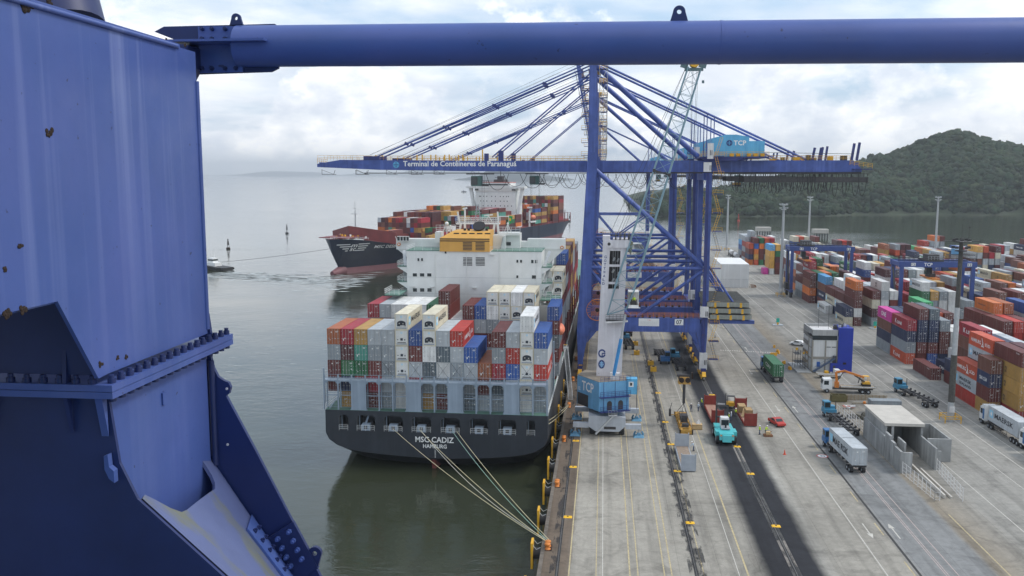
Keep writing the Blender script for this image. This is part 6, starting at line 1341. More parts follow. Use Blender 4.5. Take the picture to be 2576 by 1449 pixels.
# ================================================================== light masts
def mast(x, y, h, label, r=.55, dark=False):
    e = empty('light_mast', (x, y, 0), label, 'light mast', 'tall floodlight masts'); mb = MB()
    mb.tube((0, 0, 0), (0, 0, h), r, 12, 0, r * .55); mb.build('pole', M_GALV, e)
    mb = MB()
    if dark: mb.tube((0, 0, 4.0), (0, 0, 13.5), r * 1.0, 12, 0, r * .95); mb.build('dark_sleeve', mat('mast dark coat', (.07, .067, .06), .8, var=.3, scale=2, rust=.3), e); mb = MB(); mb.tube((0, 0, h - 14), (0, 0, h + .3), r * .72, 12, 0, r * .62); mb.build('dark_sleeve', mat('mast dark coat', (.07, .067, .06), .8, var=.3, scale=2, rust=.3), e); mb = MB()
    mb.lathe((0, 0, h - .6), [(r * .5, 0), (1.5, .1), (1.5, .25), (.4, .4)], 16, 0); mb.lathe((0, 0, h - 2.4), [(r * .5, 0), (1.1, .1), (1.1, .25), (.4, .4)], 16, 0)
    if dark: mb.bar((-3.4, 0, h - .3), (3.4, 0, h - .3), .7, .12, 0); mb.bar((-2.6, 0, h - 3), (2.6, 0, h - 3), .7, .15, 0); mb.tube((0, 0, h), (0, 0, h + 3), .05, 4, 1); mb.tube((1.3, 0, h), (1.3, 0, h + 2.4), .05, 4, 1); mb.box(1.15, 1.45, -.1, .1, h + 2.2, h + 2.5, 1)
    mb.build('head_ring', [M_GALV if not dark else M_DARK, M_DARK], e)
    for i in range(10):
        a = 2 * math.pi * i / 10; mb = MB(); c = Vector((math.cos(a) * 1.45, math.sin(a) * 1.45, h - .1 if i % 2 else h - 1.6)); mb.box(c.x - .26, c.x + .26, c.y - .2, c.y + .2, c.z - .15, c.z + .28, 0); mb.box(c.x - .3, c.x + .3, c.y - .2, c.y + .2, c.z - .26, c.z - .21, 1); mb.build('floodlight', [M_GALV if not dark else M_DARK, M_OFFW], e)
    mb = MB()
    for sx_ in (-1, 1):
        for sy_ in (-1, 1): mb.tube((sx_ * 1.5, sy_ * 1.5, 0), (sx_ * 1.5, sy_ * 1.5, 1.4), .1, 5)
    for z in (.9, 1.35):
        for p, q in (((-1.5, -1.5), (1.5, -1.5)), ((1.5, -1.5), (1.5, 1.5)), ((1.5, 1.5), (-1.5, 1.5)), ((-1.5, 1.5), (-1.5, -1.5))): mb.bar((*p, z), (*q, z), .08, .12)
    mb.build('guard_frame', M_YEL, e); mb = MB(); mb.box(-.5, .5, -.75, -.6, 2, 3.2); mb.build('control_box', M_OFFW, e)
mast(69.2, 181, 36.3, 'thick nearby light mast with dark sleeve and dark lamp head', .62, True)
mast(71.2, 365, 37.0, 'slim grey light mast standing beside the farther yard gantry', .75); mast(79.0, 583, 35.4, 'grey light mast on empty ground left of the yard stacks', .8)
mast(113.6, 510, 36.2, 'distant grey light mast below the cable loops of the crane', .7); mast(181.5, 510, 36.4, 'distant light mast farthest right, in front of wooded hill', .7)
# ================================================================== vehicles (heading +y before rotation)
def wheels(e, xs, ys, r=.5, w=.3, z=None):
    for y in ys:
        for x in xs:
            mb = MB(); mb.tube((x - w / 2, y, r), (x + w / 2, y, r), r, 14); mb.tube((x - w / 2 - .01, y, r), (x + w / 2 + .01, y, r), r * .45, 8, 1); mb.build('wheel', [M_BLACK, M_GREY], e)
M_TBLUE = mat('terminal tractor blue', (.03, .14, .34), .45, var=.1, scale=2, rust=.1); M_TTEAL = mat('terminal tractor teal', (.06, .24, .38), .45, var=.1, scale=2, rust=.1)
def tractor(e, mcol, y=0.):
    mb = MB(); mb.box(-1.2, 1.2, y + .3, y + 2.6, .9, 1.7, 0); mb.box(-1.25, 0, y + .5, y + 2.1, 1.7, 3.3, 0); mb.box(.05, 1.2, y + 1.2, y + 2.6, 1.7, 2.2, 0); mb.build('cab', mcol, e)
    mb = MB(); mb.box(-1.2, -.05, y + 2.1, y + 2.14, 2.2, 3.1); mb.box(-1.28, -1.25, y + .7, y + 1.9, 2.2, 3.1); mb.box(-1.15, -.1, y + .46, y + .5, 2.1, 3.1); mb.box(0, .03, y + .8, y + 1.9, 2.2, 3.1); mb.build('window', M_GLASS, e)
    mb = MB(); mb.box(-.5, .5, y - 3.2, y + .3, .8, 1.05); mb.box(-.5, .5, y - 2.4, y - 1.2, 1.05, 1.3); mb.tube((1, y + .6, 1.7), (1, y + .6, 3.4), .07, 6); mb.build('chassis', M_DARK, e)
    wheels(e, (-1.05, 1.05), (y + 1.4,), .5, .32); wheels(e, (-.95, .95), (y - 2.0,), .52, .6)
def trailer(e, L_, y):   # skeletal chassis behind y
    mb = MB()
    for s in (-.45, .45): mb.box(s - .08, s + .08, y - L_, y, 1.1, 1.4)
    for i in range(7): yy = y - .4 - i * (L_ - .8) / 6; mb.box(-1.2, 1.2, yy - .12, yy + .12, 1.12, 1.36); mb.box(-1.3, -1.1, yy - .2, yy + .2, 1.1, 1.55); mb.box(1.1, 1.3, yy - .2, yy + .2, 1.1, 1.55)
    mb.build('trailer_chassis', M_DARK, e); wheels(e, (-1.0, 1.0), (y - L_ + .9, y - L_ + 2.1), .5, .55)
def rigged(x, y, rz, label, mcol, L_=12.4):
    e = empty('terminal_tractor', (x, y, 0), label, 'truck', 'terminal tractors with trailers', rz); tractor(e, mcol); trailer(e, L_, -.6); return e
def load(x, y, rz, dy, col, brand, L_, label, grp='containers carried by trucks', z=1.56):
    cx_, cy_ = x - math.sin(rz) * dy, y + math.cos(rz) * dy
    e = make_container(dict(x=cx_, y=cy_, z=z, col=col, brand=brand, lab=label, grp=grp, L=L_, rz=rz, end='door')); return e
# moving away from the camera (+y) unless noted
rz = R(3.5); rigged(41.4, 160.2, rz, 'blue terminal tractor pulling two light grey containers', M_TBLUE, 13)
e1 = load(41.4, 160.2, rz, -4.6, 'silver grey', None, 6.06, 'front light grey container with emblem on the two-container truck'); e2 = load(41.4, 160.2, rz, -10.75, 'silver grey', None, 6.06, 'rear light grey container on the two-container truck')
mb = MB(); mb.add([(-1.24, -.15, .75), (-1.24, -1.6, .75), (-1.24, -1.6, 2.2), (-1.24, -.15, 2.2)][::1], [(0, 3, 2, 1)], 0); 
mb.v = [(x, y + 2.6, z) for x, y, z in mb.v]; mb.text('MAE', (-1.245, .8, .85), (0, -1, 0), (0, 0, 1), 3.6, 1.15, 1); mb.build('lettering', [M_STARB, M_INK], e1)
mb = MB(); mb.text('RSK', (-1.245, 2.7, .85), (0, -1, 0), (0, 0, 1), 3.6, 1.15, 0); mb.build('lettering', M_INK, e2)
rz = R(1); rigged(41.2, 224.6, rz, 'blue terminal tractor carrying a long green container', M_TBLUE, 12.8); load(41.2, 224.6, rz, -7.3, 'green', 'uasc', CL, 'long green container with white letters riding on a trailer')
rigged(46.2, 181.0, R(4), 'teal terminal tractor with empty trailer, beside the grey building site', M_TTEAL)
rigged(67.4, 203.6, R(9), 'teal terminal tractor with empty trailer, near container rows', M_TTEAL)
rigged(16.2, 231.5, R(184), 'blue terminal tractor seen under the gantry portal, facing the camera', M_TBLUE, 11)
e = rigged(19.3, 233.0, R(3), 'dark tractor and trailer parked under gantry beside crane bogies', M_TTEAL, 11)
rigged(7.0, 259, R(4), 'dark tractor and trailer half hidden behind the white tower', M_TTEAL, 11); load(7.0, 259 + 22, R(4), -7.3, 'maroon', None, CL, 'maroon container on trailer behind the white tower', z=1.5); rigged(7.0, 281, R(4), 'dark tractor pulling a maroon container behind the white tower', M_TBLUE)
# road trucks at the right edge
def road_truck(x, y, rz, label):
    e = empty('road_truck', (x, y, 0), label, 'truck', 'white road trucks with long containers', rz)
    mb = MB(); mb.prism([(-1.2, 0, .9), (-1.2, 2.2, .9), (-1.2, 2.25, 2.0), (-1.2, 1.9, 3.5), (-1.2, 0, 3.6)], (2.4, 0, 0)); mb.box(-1.1, 1.1, .1, 1.4, 3.6, 3.95); mb.build('cab', M_WHITE, e)
    mb = MB(); mb.hexa([(-1.0, 2.24, 2.1), (1.0, 2.24, 2.1), (1.0, 2.28, 2.1), (-1.0, 2.28, 2.1), (-1.0, 1.98, 3.2), (1.0, 1.98, 3.2), (1.0, 2.02, 3.2), (-1.0, 2.02, 3.2)]); mb.box(-1.23, -1.2, .9, 1.8, 2.1, 3.1); mb.build('window', M_GLASS, e)
    mb = MB(); mb.box(-1.23, -1.2, .1, .8, 1.2, 3.2); mb.build('blue_stripe', M_TBLUE, e)
    mb = MB(); mb.box(-.5, .5, -4, 0, .8, 1.1); mb.box(-1.2, 1.2, 1.9, 2.35, .4, .95); mb.box(-.6, .6, -14.6, -1.2, 1.12, 1.45); [mb.box(-1.2, -1.12, -9.5, -4.6, z, z + .1) for z in (.5, .8)]; [mb.tube((-1.16, yy, .5), (-1.16, yy, 1.3), .04, 4) for yy in (-9.4, -7, -4.7)]; mb.build('chassis', M_DARK, e)
    wheels(e, (-1.05, 1.05), (1.2, -1.9, -3.2), .5, .4); wheels(e, (-1.0, 1.0), (-11.2, -12.4, -13.6), .5, .5)
road_truck(76.0, 179.0, R(1), 'white cab road truck by the container rows at right'); load(76.0, 179, R(1), -7.6, 'silver grey', 'star', CL, 'long grey container with emblem on the white cab truck')
road_truck(76.3, 162.6, R(1), 'second white road truck, cut off by the right edge of view'); load(76.3, 162.6, R(1), -7.6, 'silver grey', 'star', CL, 'grey container with emblem cut off by the right edge of view')
# crane lorry facing left, small flatbed, digger on the deck
e = empty('crane_lorry', (51.6, 203.6, 0), 'white cab lorry with orange folding crane on its flat deck', 'truck', None, R(87))
mb = MB(); mb.prism([(-1.2, -.1, .8), (-1.2, 2.0, .8), (-1.2, 2.05, 1.9), (-1.2, 1.8, 3.1), (-1.2, 0, 3.2)], (2.4, 0, 0)); mb.build('cab', M_WHITE, e)
mb = MB(); mb.hexa([(-1.0, 2.04, 2.0), (1.0, 2.04, 2.0), (1.0, 2.1, 2.0), (-1.0, 2.1, 2.0), (-1.0, 1.86, 2.9), (1.0, 1.86, 2.9), (1.0, 1.9, 2.9), (-1.0, 1.9, 2.9)]); mb.box(-1.23, -1.2, .7, 1.7, 1.9, 2.8); mb.box(1.2, 1.23, .7, 1.7, 1.9, 2.8); mb.build('window', M_GLASS, e)
mb = MB(); mb.box(-.5, .5, -9, 0, .8, 1.1); mb.build('chassis', M_DARK, e); mb = MB(); mb.box(-1.25, 1.25, -9.3, -2.0, 1.3, 1.5, 0); mb.box(-1.25, -1.2, -9.3, -2.0, 1.5, 1.7, 1); mb.box(1.2, 1.25, -9.3, -2.0, 1.5, 1.7, 1); mb.build('deck', [mat('worn timber', (.30, .26, .20), .9, var=.25, scale=3), M_OFFW], e)
mb = MB(); mb.box(-.4, .4, -1.7, -.8, 1.0, 2.4); mb.bar((0, -1.2, 2.4), (0, -1.0, 4.6), .4, .5); mb.bar((0, -1.0, 4.6), (0, -2.8, 4.9), .35, .4); mb.bar((0, -2.6, 5.0), (0, -7.0, 3.6), .35, .45); mb.bar((0, -5.0, 4.0), (0, -7.2, 2.6), .25, .3, 1); mb.tube((0, -1.3, 2.6), (0, -2.6, 4.6), .1, 6, 1); mb.build('folding_crane', [M_ORA, M_DARK], e); wheels(e, (-1.0, 1.0), (1.0, -6.6, -7.9), .52, .4)
e = empty('mini_excavator', (59.3, 203.9, 1.5), 'small yellow excavator standing on the lorry deck', 'excavator'); mb = MB(); mb.box(-.9, .9, -.8, -.4, 0, .45, 1); mb.box(-.9, .9, .4, .8, 0, .45, 1); mb.box(-.8, .8, -.6, .6, .5, 1.0, 0); mb.build('body', [M_YEL, M_BLACK], e)
mb = MB(); [mb.tube((x, y, 1), (x, y, 2.2), .05, 5) for x in (-.6, .5) for y in (-.5, .5)]; mb.box(-.7, .6, -.6, .6, 2.2, 2.3); mb.build('canopy', M_YEL, e)
mb = MB(); mb.bar((-.8, 0, .9), (-1.4, 0, 1.9), .15, .2); mb.bar((-1.4, 0, 1.9), (-1.7, 0, .6), .12, .16); mb.build('arm', M_DARK, e)
e = empty('flatbed_lorry', (56.2, 218.2, 0), 'small white flatbed lorry parked before the blue and white office', 'truck', None, R(-88))
mb = MB(); mb.prism([(-.9, -.3, .6), (-.9, 1.5, .6), (-.9, 1.5, 1.2), (-.9, .9, 2.1), (-.9, -.3, 2.1)], (1.8, 0, 0)); mb.build('cab', M_WHITE, e); mb = MB(); mb.hexa([(-.75, 1.46, 1.3), (.75, 1.46, 1.3), (.75, 1.5, 1.35), (-.75, 1.5, 1.35), (-.75, .95, 2.0), (.75, .95, 2.0), (.75, 1.0, 2.05), (-.75, 1.0, 2.05)]); mb.box(.9, .92, .1, .8, 1.3, 1.9); mb.build('window', M_GLASS, e)
mb = MB(); mb.box(-1, 1, -4.3, -.4, .75, .9); mb.box(-1, -.95, -4.3, -.4, .9, 1.25, 1); mb.box(.95, 1, -4.3, -.4, .9, 1.25, 1); mb.build('deck', [MAT['worn timber'], M_OFFW], e); wheels(e, (-.8, .8), (.7, -3.2), .35, .25)
mb = MB(); mb.box(-.5, .4, -.4, .5, 0, .7, 0); mb.box(-.2, .9, .6, .9, 0, .3, 1); o = mb.build('cargo', [M_YEL, M_RUST], None, (54.2, 218.3, .91), 'yellow load with rusty bar on the small white flatbed lorry', 'cargo')
def car(x, y, rz, mcol, label, pickup=False):
    e = empty('car', (x, y, 0), label, 'car', None, rz); sec_ = [(-2.1, .35), (-2.1, .85), (-.7, .95), (-.1, 1.0), (.35, 1.45) , (1.0, 1.42)] 
    w_ = .84; prof = [(2.1, .35), (2.1, .72), (1.2, .92), (.55, 1.42), (-.55, 1.45), (-.85, .95), (-2.05, .95), (-2.1, .4)] if pickup else [(2.1, .35), (2.1, .72), (1.1, .9), (.45, 1.4), (-1.1, 1.42), (-1.9, .95), (-2.05, .8), (-2.05, .4)]
    mb = MB(); mb.prism([(-w_, a, z) for a, z in prof], (2 * w_, 0, 0)); mb.build('body', mcol, e)
    mb = MB(); mb.hexa([(-.7, 1.13, .97), (.7, 1.13, .97), (.7, 1.17, .99), (-.7, 1.17, .99), (-.62, .58, 1.4), (.62, .58, 1.4), (.62, .62, 1.42), (-.62, .62, 1.42)]); mb.build('windscreen', M_GLASS, e)
    for s in (-1, 1): mb = MB(); x0, x1 = sorted((s * (w_ + .005), s * (w_ + .02))); mb.prism([(x0, .95, .98), (x0, .5, 1.34), (x0, -.5, 1.36), (x0, -.6, .98)], (x1 - x0, 0, 0)); mb.build('side_window', M_GLASS, e)
    if pickup: mb = MB(); mb.box(-.72, .72, -2.0, -.95, .955, .97); mb.build('load_bed', M_BLACK, e)
    wheels(e, (-.76, .76), (1.3, -1.35), .32, .22)
car(34.4, 175.0, R(198), M_RED, 'red pickup car parked on the apron beside the white lane line', True); car(56.0, 259.5, R(60), M_WHITE, 'white car parked behind the blue and white office')
# ---- reach stacker: turquoise, seen from behind
e = empty('reach_stacker', (22.8, 163.2, 0), 'turquoise heavy forklift on the black asphalt strip, lifting a flat rack', 'forklift', None, 0); M_TURQ = mat('turquoise paint', (.07, .45, .47), .4, var=.08, scale=1, rust=.1)
mb = MB(); mb.prism([(-1.3, -3.0, 1.0), (-1.3, -2.7, 2.1), (-1.3, 0, 2.5), (-1.3, 0, .9)], (2.6, 0, 0)); mb.prism([(-.8, -3.3, .7), (-.8, -3.1, 1.9), (-.8, -2.6, 2.0), (-.8, -2.6, .7)], (1.6, 0, 0)); mb.box(-1.9, -1.3, -2.0, .4, 1.3, 2.3); mb.box(1.3, 1.9, -2.0, .4, 1.3, 2.3); mb.box(-1.6, 1.6, .1, 4.2, 1.0, 2.2); mb.build('body', M_TURQ, e)
mb = MB(); mb.box(-.8, .8, -1.2, .8, 2.5, 2.7, 1); mb.box(-.75, .75, .2, 1.9, 2.5, 4.1, 0); mb.box(-.68, .68, .17, .2, 2.9, 3.9, 2); mb.box(-.7, .7, .3, 1.8, 4.1, 4.25, 0); mb.box(-.15, .15, -.9, -.5, 2.7, 3.2, 2); mb.build('cab', [M_OFFW, M_GREY, M_GLASS], e)
mb = MB()
for s in (-1, 1): mb.box(s * 1.05 - .15, s * 1.05 + .15, 4.3, 4.8, .5, 5.6); 
mb.box(-1.2, 1.2, 4.31, 4.79, 5.3, 5.6); mb.box(-1.2, 1.2, 4.31, 4.79, 3.2, 3.4); mb.build('mast', M_DARK, e); wheels(e, (-1.45, 1.45), (-1.6, 3.2), .85, .75)
for s in (-1, 1): mb = MB(); mb.box(s * 1.05 - .15, s * 1.05 + .15, -3.06, -2.9, 1.75, 1.95); mb.build('tail_light', M_ORA, e)
# ---- small yellow forklift
e = empty('forklift', (27.0, 187.2, 0), 'small yellow forklift with raised pale forks, between two red flat racks', 'forklift', None, R(82)); mb = MB(); mb.box(-.7, .7, -1.5, .7, .5, 1.3); mb.box(-.65, .65, -1.8, -1.0, .5, 1.6); mb.build('body', M_YEL, e)
mb = MB(); [mb.tube((x, y, 1.3), (x, y, 2.5), .05, 5) for x in (-.55, .55) for y in (-.9, .5)]; mb.box(-.6, .6, -1.0, .6, 2.5, 2.58); mb.build('overhead_guard', M_DARK, e); mb = MB(); [mb.box(x - .08, x + .08, .8, .95, .2, 3.0) for x in (-.4, .4)]; mb.box(-.5, .5, .8, .95, 1.3, 1.5); mb.build('mast', M_DARK, e)
for s in (-.35, .35): mb = MB(); mb.box(s - .07, s + .07, .96, 2.5, .7, .78); mb.build('fork', M_OFFW, e)
wheels(e, (-.6, .6), (.5, -1.1), .36, .26)
# ---- flat racks
def rack(x, y, rz, mcol, floor, label, z=.0, hw=2.0):
    e = empty('flat_rack', (x, y, z), label, 'flat rack', None, rz); mb = MB(); mb.box(-1.22, 1.22, -6.1, 6.1, .05, .5); mb.build('base', mcol, e); mb = MB(); mb.box(-1.05, 1.05, -5.9, 5.9, .51, .56); mb.build('deck', floor, e)
    for s in (-1, 1): mb = MB(); y0, y1 = sorted((s * 6.1, s * 5.9)); mb.box(-1.22, 1.22, y0, y1, .5, .5 + hw); mb.box(-1.22, -1.08, y0 - .06, y1 + .06, .5, .7 + hw); mb.box(1.08, 1.22, y0 - .06, y1 + .06, .5, .7 + hw); mb.build('end_wall', mcol, e)
    return e
M_FRR = mat('flat rack red', (.23, .03, .02), .6, var=.2, scale=1, rust=.3); M_FRG = mat('flat rack grey', (.33, .36, .40), .5, var=.1, scale=1, rust=.1); M_WOODR = mat('reddish boards', (.34, .19, .14), .9, var=.25, scale=2)
rack(22.9, 181.0, R(.5), M_FRR, M_WOODR, 'empty red flat rack with pinkish board floor beside the turquoise forklift', .1); rack(29.0, 179.2, R(.5), M_FRR, M_WOODR, 'red flat rack loaded with timber crates near the red pickup', .1)
rack(14.5, 151.0, R(.3), M_FRG, mat('brown boards', (.26, .2, .15), .9, var=.25, scale=2), 'light grey flat rack with brown floor on the near quay lanes', .1, 2.3)
M_PLY = mat('raw timber', (.52, .36, .18), .8, var=.15, scale=3)
for k_, (x, y, w, l, h, lb) in enumerate(((28.7, 182.2, 1.4, 2.6, 1.3, 'farther timber crate on the loaded red flat rack'), (29.5, 178.8, 1.3, 2.4, 1.4, 'nearer timber crate on the loaded red flat rack'))):
    mb = MB(); mb.box(-w / 2, w / 2, -l / 2, l / 2, .1, h)
    for u in range(5): mb.box(-w / 2 - .04, w / 2 + .04, -l / 2 + u * l / 4 - .06, -l / 2 + u * l / 4 + .06, .0, h + .04, 1)
    mb.build('timber_crate', [M_PLY, mat('dark timber', (.3, .2, .1), .9)], None, (x, y, .68), lb, 'crate')
mb = MB(); mb.bar((-.6, -2, .1), (.5, 1.6, 1.1), .5, .06); mb.build('timber_board', M_PLY, None, (28.7, 179.5, .7), 'loose timber board leaning between crates on the red flat rack', 'board')
mb = MB(); mb.box(-.95, .95, -.7, .7, .0, 1.0); [mb.box(-.97, .97, -.72, .72, z, z + .08, 1) for z in (.05, .9)]; mb.build('timber_crate', [M_PLY, MAT['dark timber']], None, (18.5, 170.6, .01), 'open timber crate on the concrete beside yellow lifting frame', 'crate')
mb = MB(); mb.hexa([(-.4, -.3, 0), (.5, -.3, 0), (.5, .3, 0), (-.4, .3, 0), (.0, -.1, .6), (.15, -.1, .7), (.15, .15, .7), (0, .15, .6)]); mb.build('plastic_sheet', M_OFFW, None, (18.7, 170.7, 1.06), 'crumpled white sheet lying on the open timber crate', 'sheet')
mb = MB(); mb.box(-.9, .7, -.5, .6, 0, .35, 0); mb.box(-.5, .3, -.3, .3, .36, .9, 1); mb.tube((-.7, .4, .2), (.6, .5, .8), .12, 6, 0); mb.build('scrap_pile', [mat('scrap brown', (.2, .09, .04), .9, var=.3), M_PLY], None, (31.4, 167.0, .0), 'brown heap of timber and chain beside the hi-vis workers', 'scrap')
# ================================================================== people
def person(x, y, rz, label, top, legs, helmet, pose=0, z=0.):
    mb = MB(); lean = {0: 0, 1: .45, 2: .12}[pose]; hip = Vector((0, 0, .92)); ch_ = Vector((0, lean * .45, 1.40)); nk = Vector((0, lean * .6, 1.52)); hd = Vector((0, lean * .75, 1.67))
    def limb(pts, rs, m_):
        for (a, ra), (b_, rb) in zip(zip(pts, rs), list(zip(pts, rs))[1:]): mb.tube(a, b_, ra, 8, m_, rb); mb.ball(b_, rb, m_, 8, 5)
    st = .16 if pose != 1 else .1
    limb([Vector((-.1, 0, .9)), Vector((-.12, st * .5 + .04, .48)), Vector((-.12, st, .08))], [.1, .075, .05], 1); limb([Vector((.1, 0, .9)), Vector((.12, -st * .4, .48)), Vector((.12, -st, .08))], [.1, .075, .05], 1)
    for s, yy in ((-.12, st), (.12, -st)): mb.box(s - .05, s + .05, yy - .08, yy + .18, 0, .09, 3)
    vs = []; n_ = 10
    for f, (rx, ry) in ((0, (.17, .12)), (.35, (.16, .115)), (.75, (.2, .13)), (1.0, (.17, .1))):
        c = hip.lerp(ch_ + Vector((0, 0, .08)), f); vs += [c + Vector((rx * math.cos(2 * math.pi * i / n_), ry * math.sin(2 * math.pi * i / n_), 0)) for i in range(n_)]
    mb.add(vs, [(j * n_ + i, j * n_ + (i + 1) % n_, (j + 1) * n_ + (i + 1) % n_, (j + 1) * n_ + i) for j in range(3) for i in range(n_)] + [list(range(3 * n_, 4 * n_)), list(range(n_ - 1, -1, -1))], 0, True)
    for s in (-1, 1):
        sh = ch_ + Vector((s * .2, 0, 0)); el = sh + Vector((s * .08, .05 + lean * .3, -.28)); hn = el + Vector((-s * .02, .16 + lean * .3, -.22)); limb([sh, el, hn], [.06, .05, .035], 0 if s else 0); mb.ball(hn + Vector((0, .03, -.04)), .05, 2, 6, 4)
    mb.tube(ch_ + Vector((0, 0, .06)), nk + Vector((0, 0, .05)), .055, 8, 2); mb.ball(hd, .1, 2, 10, 7, (.85, .95, 1.15)); mb.ball(hd + Vector((0, .1, -.01)), .018, 2, 5, 4)
    me = mb.build('person', [top, legs, M_SKIN, M_BLACK], None, (x, y, z), label, 'person'); me.rotation_euler = (0, 0, rz)
    hb_ = MB(); hb_.ball(hd + Vector((0, 0, .05)), .13, 0, 10, 6, (1, 1.1, .8)); hb_.lathe(hd + Vector((0, .02, .03)), [(.15, 0), (.15, .02), (.1, .04)], 10, 0); hb_.build('helmet', helmet, me)
    return me
M_SKIN = mat('skin', (.35, .2, .14), .6, var=.05); M_HV = mat('hi-vis yellow', (.55, .75, .04), .7, var=.08); M_JEAN = mat('work trousers', (.05, .07, .13), .9, var=.15); M_SHIRT = mat('pale shirt', (.45, .52, .6), .9, var=.1); M_DKSH = mat('dark shirt', (.07, .07, .09), .9, var=.1); M_HELM = mat('white helmet', (.8, .8, .8), .35, var=.03)
person(18.6, 183.2, R(20), 'person in dark top and white helmet, left of two near asphalt edge', M_DKSH, M_JEAN, M_HELM, 2); person(20.1, 183.8, R(-40), 'person in pale blue shirt and white helmet, right of two near asphalt', M_SHIRT, M_JEAN, M_HELM, 2)
person(21.2, 187.8, R(-80), 'person in hi-vis vest beside the far end of empty red rack', M_HV, M_JEAN, M_HELM); person(23.6, 188.2, R(180), 'person whose helmet shows over the far wall of empty red rack', M_SHIRT, M_JEAN, M_HELM)
person(25.3, 176.4, R(60), 'person in hi-vis vest between turquoise forklift and red racks', M_HV, M_JEAN, M_HELM); person(25.9, 177.2, R(100), 'person in pale blue shirt behind the turquoise forklift', M_SHIRT, M_JEAN, M_HELM)
person(27.2, 180.2, R(-60), 'person in hi-vis vest at the side of timber-loaded red rack', M_HV, M_DKSH, M_HELM); person(29.9, 168.0, R(-70), 'person in hi-vis vest standing left of the brown scrap heap', M_HV, M_JEAN, M_HELM)
person(31.0, 167.9, R(-60), 'person in hi-vis vest bending over the brown scrap heap', M_HV, M_JEAN, M_HELM, 1); person(16.5, 156.4, R(90), 'person in white shirt bending over the grey flat rack', M_SHIRT, M_JEAN, M_HELM, 1)
o = person(5.9, 167.0, R(180), 'person in hi-vis vest inside the cab on the white tower', M_HV, M_JEAN, M_HELM, 0, 24.5)
# ================================================================== quay furniture
for i, y in enumerate((88.5, 112.4, 136.3, 160.3, 184.6, 209, 233, 257)):
    e = empty('bollard', (-6.75, y, 0), '%s orange mooring bollard along the quay edge, counted from nearest' % ORD[i], 'bollard', 'orange bollards along the quay edge')
    for k_, dy in enumerate((-.45, .45)): mb = MB(); mb.lathe((0, dy, 0), [(.42, 0), (.42, .08), (.24, .14), (.24, .5), (.4, .62), (.4, .78), (.2, .86)], 14); mb.build('post', M_ORA, e)
    mb = MB(); mb.box(-.55, .55, -1, 1, .003, .05); mb.build('base_plate', M_RUST, e)
for i, y in enumerate([89, 101] + [112.4 + 11.6 * k_ for k_ in range(9)]):
    e = empty('quay_fender', (-8.7, y, -.8), '%s yellow quay fender counted from the nearest' % ORD[i], 'fender', 'yellow panel fenders on the quay wall')
    mb = MB(); mb.box(-.25, .05, -1.0, 1.0, -1.8, 1.7, 0); mb.build('panel', M_YEL, e); mb = MB(); mb.tube((.05, 0, 0), (1.05, 0, 0), .75, 14); mb.build('rubber_cone', M_BLACK, e)
    for s in (-.9, .9): mb = MB(); mb.path([(0, s, 1.5), (.5, s, .9), (1.05, s, 1.2)], .04, 5); mb.build('chain', M_GALV, e)
pads = [(-4.55, y) for y in (101, 123.3, 145.5, 160.4, 175.3)] + [(12.75, y) for y in (101, 122.9, 145.1, 160, 174.8, 198.6)] + [(24.6, y) for y in (101, 122.9, 145, 159.8, 198.1)]
names = {-4.55: 'row beside seaward rail', 12.75: 'row beside middle greasy rail', 24.6: 'row on the black asphalt strip'}
cnt = {}
for x, y in pads:
    cnt[x] = cnt.get(x, 0) + 1; e = empty('rail_stop', (x, y, 0), '%s yellow rail cover counted from the nearest, %s' % (ORD[cnt[x] - 1], names[x]), 'rail cover', 'yellow rail covers on the quay')
    mb = MB(); mb.hexa([(-.62, -.42, .006), (.62, -.42, .006), (.62, .42, .006), (-.62, .42, .006), (-.5, -.3, .1), (.5, -.3, .1), (.5, .3, .1), (-.5, .3, .1)]); mb.build('plate', mat('bright yellow paint', (.80, .45, .01), .5, var=.08), e); mb = MB(); mb.tube((0, 0, .1), (0, 0, .14), .14, 8); mb.build('socket', M_BLACK, e)
for x, y, lb in ((9.6, 255, 'farthest'), (9.5, 241.5, 'third'), (12.6, 228.5, 'second'), (12.9, 221.2, 'nearest')):
    mb = MB(); mb.box(-.75, .75, -.75, .75, 0, 1.1); mb.box(-.3, .3, -.1, .1, 1.1, 1.3, 1); mb.build('test_weight', [M_YEL, M_DARK], None, (x, y, .01), '%s yellow block weight on the lane under the gantry' % lb, 'weight', 'yellow block weights')
# loose yellow barriers, cone, signs
for i, (x, y, w) in enumerate(((46.4, 243.9, 1.8), (48.2, 246.5, .7), (48.3, 248.6, .7), (48.6, 255, .6), (47.0, 233.2, 1.2), (47.2, 226.5, 1.2))):
    mb = MB(); mb.hexa([(-w / 2, -.25, 0), (w / 2, -.25, 0), (w / 2, .25, 0), (-w / 2, .25, 0), (-w / 2, -.1, .8), (w / 2, -.1, .8), (w / 2, .1, .8), (-w / 2, .1, .8)]); o = mb.build('plastic_barrier', mat('barrier yellow', (.75, .36, .01), .5), None, (x, y, .01), '%s yellow plastic barrier near the office, counted from left front' % ORD[i], 'barrier', 'yellow plastic barriers'); o.rotation_euler = (0, 0, i)
mb = MB(); mb.box(-.25, .25, -.25, .25, 0, .05); mb.lathe((0, 0, .05), [(.18, 0), (.04, .85)], 12); mb.build('traffic_cone', mat('cone red', (.6, .07, .03)), None, (32.2, 156, .01), 'red traffic cone alone on the concrete', 'cone')
mb = MB(); mb.box(-.2, .2, -.2, .2, 0, .04); mb.lathe((0, 0, .04), [(.15, 0), (.04, .9)], 10); mb.build('traffic_cone', M_INK, None, (33.8, 269, .01), 'dark cone standing alone beyond the dashed crossing', 'cone')
